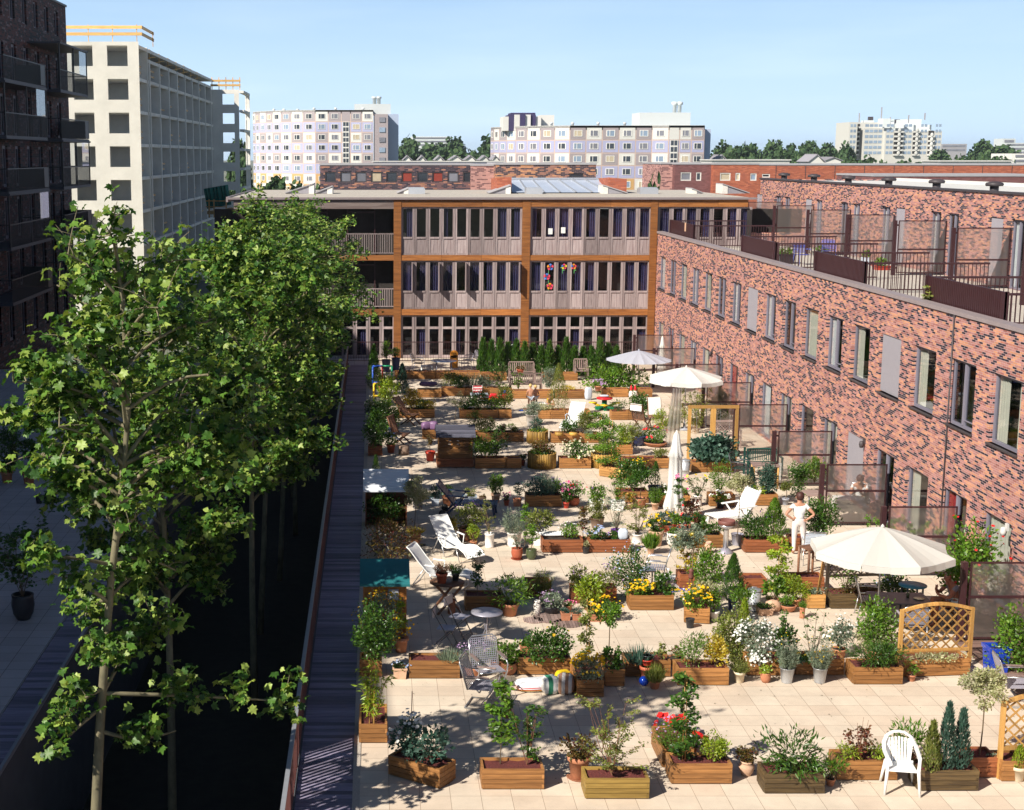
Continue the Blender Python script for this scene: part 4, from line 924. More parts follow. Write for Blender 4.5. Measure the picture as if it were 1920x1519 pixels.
slab('low white building beneath the far right trees', 1880, 1960, 288, 306, 420, 'flat_white', 2)
def gable(label, px, wpx, yb, ytop, Y, m_='flat_white'):
 X_ = lambda q: (q - CX) * Y / F; Z_ = lambda q: AY(900, q, Y)[2]
 t = thing('gabled_house', label, 'house', (X_(px), Y, -4), group='white gabled houses below the trees')
 x0, x1 = X_(px - wpx / 2), X_(px + wpx / 2); ze, zp = Z_(yb), Z_(ytop); xm = (x0 + x1) / 2
 q = MB(); q.add([(x0, Y, -4), (x1, Y, -4), (x1, Y, ze), (xm, Y, zp), (x0, Y, ze)], [(0, 1, 2, 3, 4)]); q.quad((x0, Y, -4), (x0, Y + 9, -4), (x0, Y + 9, ze), (x0, Y, ze)); q.quad((x1, Y, -4), (x1, Y + 9, -4), (x1, Y + 9, ze), (x1, Y, ze)); q.build('wall', m_, t, world=True)
 q = MB()
 for (xa, xb) in ((x0 - .3, xm), (x1 + .3, xm)): q.bar(((xa + xb) / 2, Y - .3, (ze + zp) / 2 + .12), ((xa + xb) / 2, Y + 9, (ze + zp) / 2 + .12), math.hypot(xm - x0, zp - ze) + .5, .15, up=(-(zp - ze) * (1 if xa < xb else -1), 0, abs(xb - xa)))
 q.build('roof', 'wedge_side', t, world=True)
GX = [(763, 12), (790, 10), (822, 12), (853, 20), (880, 16), (906, 14), (926, 12)]
GL = ['white gable house beside the blue end of the left flats', 'small white gable left of the tree clump', 'white gable below the middle of the tree clump', 'largest white gable with dark roof in the gap', 'white gable right of the largest one', 'white gable beneath the tall dark tree', 'white gable touching the right flats']
for (px, wp), lb in zip(GX, GL): gable(lb, px, wp, 301, 293, 330)
gable('white gable with a brown roof right of the flats', 1520, 26, 304, 291, 330); gable('broad white house among trees, left of the tower', 1551, 28, 302, 296, 335); gable('tiny white gable beside the blue end of the right flats', 1345, 10, 300, 292, 345)
def lowroof(label, px0, px1, yt, Y, m_='flat_white'):
 X_ = lambda q: (q - CX) * Y / F; Z_ = lambda q: AY(900, q, Y)[2]
 t = thing('flat_roofed_house', label, 'house', (X_((px0 + px1) / 2), Y, -4)); q = MB(); q.box(X_(px0), X_(px1), Y, Y + 10, -4, Z_(yt + 2)); q.build('wall', m_, t, world=True)
 q = MB(); q.box(X_(px0) - .3, X_(px1) + .3, Y - .3, Y + 10, Z_(yt + 2), Z_(yt)); q.build('roof', 'roof_white', t, world=True)
lowroof('long low lilac building with a white roof edge behind the dark brick row', 700, 940, 302, 250, 'flat_lilac')
lowroof('long low white roof right of the painted flats', 1326, 1470, 299, 300)
lowroof('low white roofs right of the tower', 1750, 1880, 301, 290)
leafmat('lf_plane', [(0.020, 0.064, 0.011), (0.052, 0.13, 0.017), (0.115, 0.22, 0.032), (0.30, 0.38, 0.08)], rough=0.46, trans=0.24, spec=0.35)
leafmat('lf_mid', [(0.06, 0.15, 0.014), (0.11, 0.23, 0.022), (0.19, 0.31, 0.035)])
leafmat('lf_dark', [(0.028, 0.08, 0.012), (0.055, 0.135, 0.02), (0.10, 0.19, 0.03)], rough=0.3)
leafmat('lf_lime', [(0.17, 0.28, 0.02), (0.27, 0.39, 0.03), (0.38, 0.44, 0.05)])
leafmat('lf_yellow', [(0.36, 0.33, 0.03), (0.55, 0.42, 0.03), (0.62, 0.50, 0.06)])
leafmat('lf_grey', [(0.14, 0.20, 0.13), (0.22, 0.28, 0.19), (0.30, 0.34, 0.25)], rough=0.6)
leafmat('lf_blue', [(0.03, 0.085, 0.06), (0.055, 0.13, 0.09), (0.10, 0.18, 0.14)], rough=0.55)
leafmat('lf_olive', [(0.12, 0.17, 0.03), (0.19, 0.23, 0.05), (0.27, 0.28, 0.07)])
leafmat('lf_red', [(0.12, 0.03, 0.02), (0.20, 0.06, 0.03), (0.10, 0.10, 0.03)])
leafmat('lf_bronze', [(0.10, 0.09, 0.02), (0.20, 0.12, 0.03), (0.08, 0.10, 0.02), (0.22, 0.05, 0.04)])
leafmat('lf_cream', [(0.50, 0.48, 0.28), (0.30, 0.34, 0.14), (0.62, 0.58, 0.40)], rough=0.5)
leafmat('lf_far', [(0.04, 0.08, 0.035), (0.06, 0.11, 0.045), (0.09, 0.145, 0.055)], rough=0.7, trans=0.15, spec=0.15)
leafmat('fl_white', [(0.78, 0.77, 0.72), (0.85, 0.85, 0.82)], trans=0.2, spec=0.2)
leafmat('fl_yellow', [(0.75, 0.42, 0.01), (0.85, 0.58, 0.02)], trans=0.2, spec=0.2)
leafmat('fl_cream', [(0.72, 0.66, 0.42), (0.80, 0.74, 0.55)], trans=0.2, spec=0.2)
leafmat('fl_pink', [(0.65, 0.05, 0.22), (0.75, 0.25, 0.40)], trans=0.2, spec=0.2)
leafmat('fl_red', [(0.62, 0.015, 0.02), (0.75, 0.04, 0.03)], trans=0.2, spec=0.2)
leafmat('fl_violet', [(0.10, 0.02, 0.22), (0.28, 0.12, 0.42)], trans=0.2, spec=0.2)
leafmat('fl_mauve', [(0.40, 0.25, 0.48), (0.5, 0.34, 0.5)], trans=0.2, spec=0.2)
leafmat('fl_blue', [(0.30, 0.38, 0.65), (0.55, 0.62, 0.8)], trans=0.2, spec=0.2)
mat('bark', (0.17, 0.15, 0.09), 0.85, 0.6, 5, stretch=(1, 1, 0.4), bump=0.3)
mat('twig', (0.12, 0.085, 0.05), 0.8, 0.25, 9)
mat('twig_red', (0.20, 0.09, 0.05), 0.8, 0.2, 9)
def curve(p, q, bend=(0, 0, 0), n=6):
 p, q, b = Vector(p), Vector(q), Vector(bend)
 return [p.lerp(q, i / (n - 1)) + b * math.sin(math.pi * i / (n - 1)) for i in range(n)]
def leafing(g, pts, size, tilt=0.75, droop=-0.15, var=0.35):
 n = len(pts); d = g.normal(size=(n, 3)); d[:, 2] = d[:, 2] * 0.35 + droop
 nn = g.normal(size=(n, 3)) * tilt + np.array([-0.25, -0.3, 1.0]); s = size * g.uniform(1 - var, 1 + var, n)
 return d, nn, s
def broadtree(label, x, y, zb, ztop, z_crown, r, nleaf, shape, size, seed, lean=0.3, trunk_r=0.085, limbs=22, extra=(), group=None, name='plane_tree', path=None):
 """upright street tree: tapering leaning trunk, rising limbs with side twigs, leaves hung along the twigs"""
 g = np.random.RandomState(seed); rg = random.Random(seed)
 t = thing(name, label, 'tree', (x, y, zb), group=group)
 H = ztop - zb; top = Vector((lean, 0, H * 0.97)); tr = curve((0, 0, 0), top, (0.18 * rg.uniform(-1, 1), 0.15 * rg.uniform(-1, 1), 0), 10)
 if path: tr = path
 def ti(z):
  i = 0
  while i < 8 and tr[i + 1].z < z: i += 1
  return tr[i].lerp(tr[i + 1], max(0, min(1, (z - tr[i].z) / (tr[i + 1].z - tr[i].z))))
 mb = MB(); mb.tube(tr, [trunk_r * (1 - 0.88 * i / 9) + 0.012 for i in range(10)], 10); mb.build('trunk', 'bark', t)
 L_ = MB(); P_ = []
 zc0 = z_crown - zb
 for k in range(limbs):
  f_ = (k + rg.uniform(0, 0.8)) / limbs; z = zc0 + (H - zc0) * f_ * 0.93
  az = k * 2.4 + rg.uniform(-0.4, 0.4); w_ = r * (0.35 + 1.15 * math.sin(math.pi * (0.16 + 0.78 * f_)) ) / 1.5 * rg.uniform(0.75, 1.15)
  p0 = ti(z - 0.35 * w_); p1 = p0 + Vector((math.cos(az) * w_, math.sin(az) * w_, w_ * rg.uniform(0.35, 0.9)))
  pts = curve(p0, p1, (0, 0, w_ * 0.12), 6); L_.tube(pts, [0.035 * (1 - f_ * .5) * (1 - i / 6.5) + .006 for i in range(6)], 5, False)
  for q in range(7):
   a = pts[rg.randrange(2, 6)].lerp(pts[rg.randrange(2, 6)], rg.random()); d = Vector((rg.gauss(0, 1), rg.gauss(0, 1), rg.gauss(0.35, 0.6))).normalized() * rg.uniform(0.35, 0.85) * (0.5 + 0.22 * r)
   sp = curve(a, a + d, (0, 0, .05), 4); L_.tube(sp, [.012, .009, .007, .004], 4, False); P_.append((sp[0], sp[-1]))
 for (p0, p1, bz, nt) in extra:
  p0, p1 = Vector(p0), Vector(p1); pts = curve(p0, p1, (0, 0, bz), 8); L_.tube(pts, [0.03 * (1 - i / 9.0) + .005 for i in range(8)], 6, False)
  for q in range(nt):
   a = pts[rg.randrange(3, 8)]; d = Vector((rg.gauss(0, 1), rg.gauss(0, 1), rg.gauss(0.4, 0.5))).normalized() * rg.uniform(0.2, 0.55); sp = curve(a, a + d, (0, 0, .03), 4); L_.tube(sp, [.01, .008, .006, .004], 4, False); P_.append((sp[0], sp[-1])); P_.append((sp[1], sp[-1]))
 L_.build('limb', 'bark', t)
 A = np.array([p[0] for p in P_]); B = np.array([p[1] for p in P_]); idx = g.randint(0, len(A), nleaf); u = g.uniform(0.15, 1.1, (nleaf, 1))
 C = A[idx] * (1 - u) + B[idx] * u + g.normal(size=(nleaf, 3)) * 0.10
 d, nn, s = leafing(g, C, size); leaves('crown', C, d, nn, s, shape, 'lf_plane', t)
 return t
YT = 20.0
def T(px, py, dy=0): p = AY(px, py, YT + dy); return (p[0], p[1], p[2])
b0 = Vector((-3.78, YT, -3.6))
def rel(px, py, dy=0): return Vector(T(px, py, dy)) - b0
ex = [(rel(205, 1130), rel(100, 1075, -.6), .05, 5), (rel(205, 1120), rel(265, 1075, .4), .05, 4), (rel(185, 1330), rel(110, 1400, -.4), .02, 4), (rel(187, 1370), rel(330, 1370, .6), -.12, 5),
      (rel(188, 1310), rel(270, 1190, .5), .1, 6), (rel(190, 1300), rel(535, 1315, 1.0), .02, 12), (rel(195, 1290), rel(120, 1345, -.5), .05, 4), (rel(192, 1240), rel(330, 1160, 1.0), .06, 6),
      (rel(210, 1060), rel(60, 1045, -.9), .05, 4), (rel(214, 1050), rel(330, 1070, .8), .1, 6), (rel(230, 960), rel(95, 880, -.8), .1, 8), (rel(205, 1180), rel(165, 1255, -.6), .05, 3),
      (rel(225, 900), rel(20, 770, .6), .05, 12), (rel(230, 850), rel(75, 690, -.2), .1, 12), (rel(235, 800), rel(60, 740, .9), .1, 10), (rel(236, 760), rel(150, 640, -.9), .1, 9), (rel(230, 940), rel(430, 880, .5), .1, 12), (rel(232, 870), rel(470, 800, 1.0), .1, 12),
      (rel(205, 1120), rel(160, 1160, .6), .05, 4), (rel(200, 1200), rel(240, 1230, -.5), .05, 4)]
pb = rel(180, 1519); pth = [Vector((pb.x, 0, 0)), Vector((pb.x, 0, pb.z * .5))] + [rel(*q) for q in ((180, 1519), (187, 1370), (196, 1240), (208, 1090), (228, 920), (240, 780), (232, 600), (215, 440))]
broadtree('nearest plane tree with a bare lit lower trunk, before the dark garden pit', b0.x, b0.y, b0.z, 9.45, 5.2, 1.35, 5200, 'plane', 0.122, 5, trunk_r=0.08, limbs=24, extra=ex, path=pth, group='plane trees in the sunken garden')
TL = ['second plane tree of the sunken garden, overlapping the nearest one', 'third plane tree of the sunken garden row', 'fourth plane tree of the sunken garden row, mid crown',
      'fifth plane tree of the sunken garden row, tall thin top before the concrete block', 'sixth plane tree of the sunken garden row, its tip before the school roof beam', 'seventh plane tree of the sunken garden row, before the school loggias', 'last plane tree of the sunken garden, nearest the school']
for i, (y, zt, r) in enumerate([(27.5, 8.4, 2.1), (36.0, 8.4, 2.3), (41.5, 8.6, 2.5), (47, 8.8, 2.6), (53, 8.5, 2.65), (59, 8.4, 2.7), (65.5, 8.0, 2.6)]):
 broadtree(TL[i], (-4.05 if i == 0 else -3.3 if i == 1 else -3.15) + 0.25 * math.sin(i * 2.1), y, -3.6, zt, 2.0 if i else 1.9, r, 14000 if i < 3 else 10000, 'tri' if i < 3 else 'oval', (0.128 if i < 3 else 0.15), 20 + i, lean=rnd.uniform(-.3, .3), limbs=26, group='plane trees in the sunken garden')
def far_proto(seed, h, r, n, ls, columnar=False):
 g = np.random.RandomState(seed); t = thing('park_tree', 'x', 'tree')
 q, out, g2 = ellip(n, r, r, h * 0.40, clumps=26, cr=0.36, seed=seed); q[:, 2] += h * 0.56
 if columnar: q[:, :2] *= np.clip(1.25 - q[:, 2:3] / h, 0.15, 1)
 nn = out + g.normal(size=q.shape) * 0.5; d = g.normal(size=q.shape)
 leaves('crown', q, d, nn, ls * g.uniform(.6, 1.4, n), 'round', 'lf_far', t)
 b = MB(); b.tube(curve((0, 0, 0), (0, 0, h * 0.5)), [.35, .3, .25, .22, .2, .15], 7); b.build('trunk', 'bark', t); return t
protos = [far_proto(1, 14, 6.5, 3200, 0.9), far_proto(2, 16, 6, 3200, 0.9), far_proto(3, 15, 5, 2600, 0.9, True), far_proto(4, 11, 6.5, 2800, 0.85)]
used = set()
def fartree(label, px, ytop, Y, k, wpx=None, zb=-4, group='trees along the skyline'):
 z = AY(900, ytop, Y)[2]; h0 = [14, 16, 15, 11][k]; r0 = [6.5, 6, 5, 6.5][k]
 o = protos[k] if k not in used else copy_tree(protos[k]); used.add(k)
 s = (z - zb) / h0; sw = s if wpx is None else (wpx * 1.9 * Y / F / 2) / r0
 o.location = ((px - CX) * Y / F, Y, zb); o.scale = (sw, sw, s); o.rotation_euler = (0, 0, rnd.uniform(0, 6.28)); tag(o, label, 'tree', group)
FT = [(763, 252, 560, 0, 40, 'dark round tree touching the blue end of the left flats'), (800, 262, 600, 1, 50, 'tree half hiding the distant long slab'), (830, 272, 480, 3, 60, 'light green tree below the distant slab'),
      (858, 250, 560, 1, 36, 'tall tree at the right end of the distant slab'), (870, 276, 450, 3, 60, 'low light green tree in the gap between the flats'), (916, 243, 520, 2, 46, 'tall dark blurred tree left of the right flats'), (895, 282, 440, 3, 50, 'low tree beside the tall dark blurred one'), (780, 285, 430, 3, 50, 'low tree over the small gables, left')]
x = 1332
FT2 = ['tree nearest the blue end of the right flats', 'second skyline tree right of the flats', 'broad light green tree right of the flats', 'tall round tree in the skyline row', 'tree behind the taller round one', 'low light tree in the skyline row', 'dark tree with a rounded top, mid skyline row', 'paired dark tree, mid skyline row',
       'light tree above the brown-roofed gable', 'tall dark tree left of the tower block', 'dark tree directly left of the tower block', 'skyline tree hidden at the foot of the tower block, left side']
for i, (px, yt, wp, k) in enumerate([(1340, 262, 40, 0), (1362, 268, 44, 1), (1385, 262, 44, 3), (1432, 256, 34, 1), (1408, 270, 36, 0), (1478, 276, 50, 3), (1503, 258, 30, 1), (1474, 261, 26, 2), (1450, 272, 36, 0), (1546, 262, 32, 1), (1566, 264, 32, 0), (1525, 272, 36, 3)]):
 FT.append((px, yt, 520 - 20 * (i % 3), k, wp, FT2[i]))
FT3 = ['low tree in front of the tower foot, left', 'low tree in front of the tower foot, second from left', 'pale low tree before the tower foot', 'wide low tree before the right part of the tower', 'tree right of the tower block', 'low tree right of the tower beside white roofs', 'tallest pointed tree at the far right skyline', 'broad tree left of the pointed one', 'broad dark tree under the far right slab', 'round low tree under the far right slab', 'low far right tree by the picture edge', 'dark tree far right behind white roofs']
for i, (px, yt, wp, k) in enumerate([(1594, 290, 46, 3), (1618, 290, 34, 0), (1650, 296, 34, 3), (1700, 294, 50, 3), (1755, 275, 34, 1), (1770, 288, 44, 3), (1828, 253, 36, 2), (1808, 270, 30, 0), (1868, 266, 56, 1), (1872, 286, 50, 3), (1790, 292, 40, 0), (1845, 282, 40, 3)]):
 FT.append((px, yt, 420 if yt > 280 else 540, k, wp, FT3[i]))
for (px, yt, Y, k, wp, lb) in FT: fartree(lb, px, yt, Y, k, wp)
for (px, yt, Y, k, wp, lb) in ((492, 340, 240, 3, 70, 'round dark green tree at the foot of the left flats'), (522, 318, 230, 2, 44, 'pointed dark conifer before the left flats'), (548, 338, 240, 0, 50, 'bushy tree right of the pointed conifer'), (598, 338, 240, 1, 26, 'tree half hidden by the dark brick row'), (452, 250, 300, 1, 30, 'tree seen through the concrete wing'), (1215, 322, 108, 0, 40, 'airy tree standing above the school roof, right of the glazed roof')):
 fartree(lb, px, yt, Y, k, wp, group=None)
wood('planter', (0.38, 0.178, 0.058), (0.20, 0.088, 0.028)); wood('planter_red', (0.33, 0.115, 0.045), (0.18, 0.055, 0.022)); wood('planter_dark', (0.13, 0.085, 0.035), (0.05, 0.032, 0.016)); wood('planter_pale', (0.55, 0.30, 0.10), (0.38, 0.18, 0.05))
wood('teak', (0.28, 0.14, 0.08), (0.16, 0.075, 0.045)); wood('grey_wood', (0.34, 0.25, 0.22), (0.2, 0.14, 0.13)); wood('roll_wood', (0.52, 0.32, 0.07), (0.34, 0.18, 0.04), axis='z'); wood('trellis', (0.56, 0.33, 0.10), (0.42, 0.21, 0.06), axis='z'); wood('slate_wood', (0.17, 0.17, 0.22), (0.10, 0.10, 0.14)); wood('shed_orange', (0.50, 0.20, 0.045), (0.36, 0.12, 0.025)); wood('dark_lattice', (0.06, 0.045, 0.03), (0.03, 0.02, 0.015), axis='z')
mat('mulch', (0.13, 0.030, 0.026), 0.9, 0.7, 38, bump=1.0); mat('soil', (0.045, 0.030, 0.022), 0.95, 0.6, 30, bump=1.0)
mat('terracotta', (0.46, 0.19, 0.10), 0.8, 0.22, 9); mat('terracotta_pale', (0.58, 0.36, 0.24), 0.8, 0.2, 8); mat('clay_red', (0.40, 0.10, 0.05), 0.6, 0.15, 7); mat('plastic_red', (0.45, 0.05, 0.03), 0.35, 0.05); mat('plastic_black', (0.025, 0.025, 0.03), 0.4); mat('glaze_white', (0.74, 0.70, 0.66), 0.35, 0.14, 9); mat('glaze_blue', (0.01, 0.05, 0.42), 0.12, 0.1, spec=0.7); mat('glaze_green', (0.07, 0.09, 0.04), 0.25, 0.15); mat('glaze_cream', (0.66, 0.56, 0.40), 0.5, 0.1); mat('zinc_new', (0.50, 0.52, 0.55), 0.38, 0.15, 9, metal=0.6); mat('navy_pot', (0.05, 0.06, 0.16), 0.4); mat('grey_plastic', (0.30, 0.31, 0.36), 0.5)
mat('white_plastic', (0.82, 0.82, 0.80), 0.35, 0.04, 4); mat('green_plastic', (0.012, 0.055, 0.045), 0.35, 0.1); mat('navy_plastic', (0.02, 0.04, 0.10), 0.4, 0.1); mat('white_cloth', (0.78, 0.78, 0.76), 0.85, 0.06, 4); mat('pale_blue_cloth', (0.55, 0.62, 0.72), 0.85, 0.05); mat('blue_cloth', (0.10, 0.12, 0.42), 0.85, 0.1)
mat('steel', (0.55, 0.56, 0.58), 0.3, 0.08, 5, metal=0.8); mat('lilac_steel', (0.40, 0.39, 0.46), 0.4, 0.08, 5, metal=0.4); mat('dark_steel', (0.10, 0.10, 0.12), 0.4, metal=0.5); mat('teal_roof', (0.015, 0.13, 0.14), 0.6, 0.2, 3); mat('white_tin', (0.70, 0.73, 0.78), 0.5, 0.06, 2)
mat('toy_red', (0.65, 0.02, 0.03), 0.35); mat('toy_blue', (0.03, 0.10, 0.50), 0.35); mat('toy_green', (0.01, 0.22, 0.10), 0.35); mat('toy_yellow', (0.78, 0.52, 0.02), 0.35); mat('toy_orange', (0.72, 0.27, 0.03), 0.4); mat('purple_sack', (0.20, 0.11, 0.22), 0.4, 0.3, 5); mat('tile_blue', (0.05, 0.22, 0.33), 0.35, 0.35, 14)
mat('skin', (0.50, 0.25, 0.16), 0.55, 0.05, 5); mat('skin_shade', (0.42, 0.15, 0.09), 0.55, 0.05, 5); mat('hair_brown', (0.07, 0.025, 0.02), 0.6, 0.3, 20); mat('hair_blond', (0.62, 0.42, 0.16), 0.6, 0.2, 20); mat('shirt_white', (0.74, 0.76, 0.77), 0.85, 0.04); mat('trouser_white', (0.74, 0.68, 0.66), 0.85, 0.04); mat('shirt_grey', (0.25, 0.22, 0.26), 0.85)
mat('log', (0.22, 0.15, 0.11), 0.9, 0.3, 9)
m, nt, p, N, L = nm('sack_white'); tc = N('ShaderNodeTexCoord'); sp = N('ShaderNodeSeparateXYZ'); cr = N('ShaderNodeValToRGB'); cr.color_ramp.interpolation = 'CONSTANT'; e = cr.color_ramp.elements; L(tc.outputs['Object'], sp.inputs[0]); L(sp.outputs[2], cr.inputs[0]); L(cr.outputs[0], p.inputs['Base Color']); p.inputs['Roughness'].default_value = 0.45
for q, c in ((.03, (.75, .45, .03)), (.055, (.6, .05, .03)), (.075, (.72, .74, .78)), (.10, (.6, .05, .05)), (.115, (.72, .74, .78))): e.new(q).color = (*c, 1)
e[0].color = (.72, .74, .78, 1); e[-1].color = (.72, .74, .78, 1); e[-1].position = .99
def cloth(name, col, tr=0.35):
 m, nt, p, N, L = nm(name); p.inputs['Base Color'].default_value = (*col, 1); p.inputs['Roughness'].default_value = 0.9; p.inputs['Specular IOR Level'].default_value = 0.1
 t = N('ShaderNodeBsdfTranslucent'); t.inputs[0].default_value = (*col, 1); mx = N('ShaderNodeMixShader'); mx.inputs[0].default_value = tr
 L(p.outputs[0], mx.inputs[1]); L(t.outputs[0], mx.inputs[2]); L(mx.outputs[0], nt.nodes['Material Output'].inputs[0])
 no = N('ShaderNodeTexNoise'); no.inputs['Scale'].default_value = 3; bn = N('ShaderNodeBump'); bn.inputs['Strength'].default_value = 0.3; L(no.outputs[0], bn.inputs['Height']); L(bn.outputs[0], p.inputs['Normal'])
cloth('parasol_cream', (0.76, 0.75, 0.71)); cloth('parasol_white', (0.82, 0.82, 0.80)); cloth('parasol_blue', (0.56, 0.58, 0.68))
def stripes(name, c1, c2, w_, axis='x'):
 m, nt, p, N, L = nm(name); tc = N('ShaderNodeTexCoord'); sp = N('ShaderNodeSeparateXYZ'); L(tc.outputs['Object'], sp.inputs[0])
 a = N('ShaderNodeMath'); a.operation = 'DIVIDE'; a.inputs[1].default_value = w_; L(sp.outputs['xyz'.index(axis)], a.inputs[0]); f = N('ShaderNodeMath'); f.operation = 'FRACT'; L(a.outputs[0], f.inputs[0]); g_ = N('ShaderNodeMath'); g_.operation = 'GREATER_THAN'; g_.inputs[1].default_value = 0.5; L(f.outputs[0], g_.inputs[0])
 mx = N('ShaderNodeMix'); mx.data_type = 'RGBA'; L(g_.outputs[0], mx.inputs[0]); mx.inputs[6].default_value = (*c1, 1); mx.inputs[7].default_value = (*c2, 1); L(mx.outputs[2], p.inputs['Base Color']); p.inputs['Roughness'].default_value = 0.8
stripes('stripe_red', (0.8, 0.78, 0.76), (0.5, 0.03, 0.05), 0.12, 'z'); stripes('sack_print', (0.75, 0.75, 0.72), (0.03, 0.22, 0.12), 0.19, 'x'); stripes('sack_print_brown', (0.30, 0.16, 0.10), (0.55, 0.52, 0.5), 0.13, 'x')
SEED = [100]
def nxt(): SEED[0] += 1; return SEED[0]
def planter(label, a, b, depth=0.5, h=0.36, m_='planter', fill='mulch', level=0.05, group='wooden planter boxes', nb=4):
 """a, b: ground points of the front edge, left to right"""
 a, b = Vector((*a, 0)), Vector((*b, 0)); L_ = (b - a).length; ang = math.atan2(b.y - a.y, b.x - a.x)
 t = thing('planter_box', label, 'planter', a, ang, group); bh = (h - 0.02) / nb; th = 0.04
 def side(n, boards):
  mb = MB()
  for bx_ in boards: mb.box(*bx_)
  return mb.build(n, m_, t)
 for nme, y0, y1 in (('front_panel', 0, th), ('back_panel', depth - th, depth)):
  side(nme, [((0 if k % 2 else th + .002) , (L_ if k % 2 else L_ - th - .002), y0 - (.003 if k % 2 else 0), y1, 0.02 + k * bh, 0.02 + (k + 1) * bh - 0.007) for k in range(nb)])
 for x0, x1 in ((0, th), (L_ - th, L_)):
  side('side_panel', [(x0, x1, (th + .002 if k % 2 else 0), (depth - th - .002 if k % 2 else depth), 0.02 + k * bh, 0.02 + (k + 1) * bh - 0.007) for k in range(nb)] + [(x0 + .004, x1 - .004, 0.08, depth - .08, 0, 0.02)])
 mb = MB(); n = 8; rg = random.Random(nxt()); xs = [th + (L_ - 2 * th) * i / n for i in range(n + 1)]; ys = [th + (depth - 2 * th) * i / 4 for i in range(5)]
 mb.add([(x, y, h - level + rg.uniform(-.012, .02)) for y in ys for x in xs], [(j * (n + 1) + i, j * (n + 1) + i + 1, (j + 1) * (n + 1) + i + 1, (j + 1) * (n + 1) + i) for j in range(4) for i in range(n)], True); mb.build('soil', fill, t)
 return t
def PB(label, x0, x1, yb, depth=0.5, h=0.36, m_='planter', y2=None, **k): return planter(label, G(x0, yb), G(x1, yb if y2 is None else y2), depth, h, m_, **k)
AREA = 1.0
def discs(name, C, Nn, S, m_, t, shape='round'):
 g = np.random.RandomState(nxt()); d = np.cross(nrm(Nn), g.normal(size=C.shape)); S = np.asarray(S).reshape(-1, 1)
 C = C - nrm(d) * S * 0.5
 return leaves(name, C, d, Nn, S.ravel(), shape, m_, t)
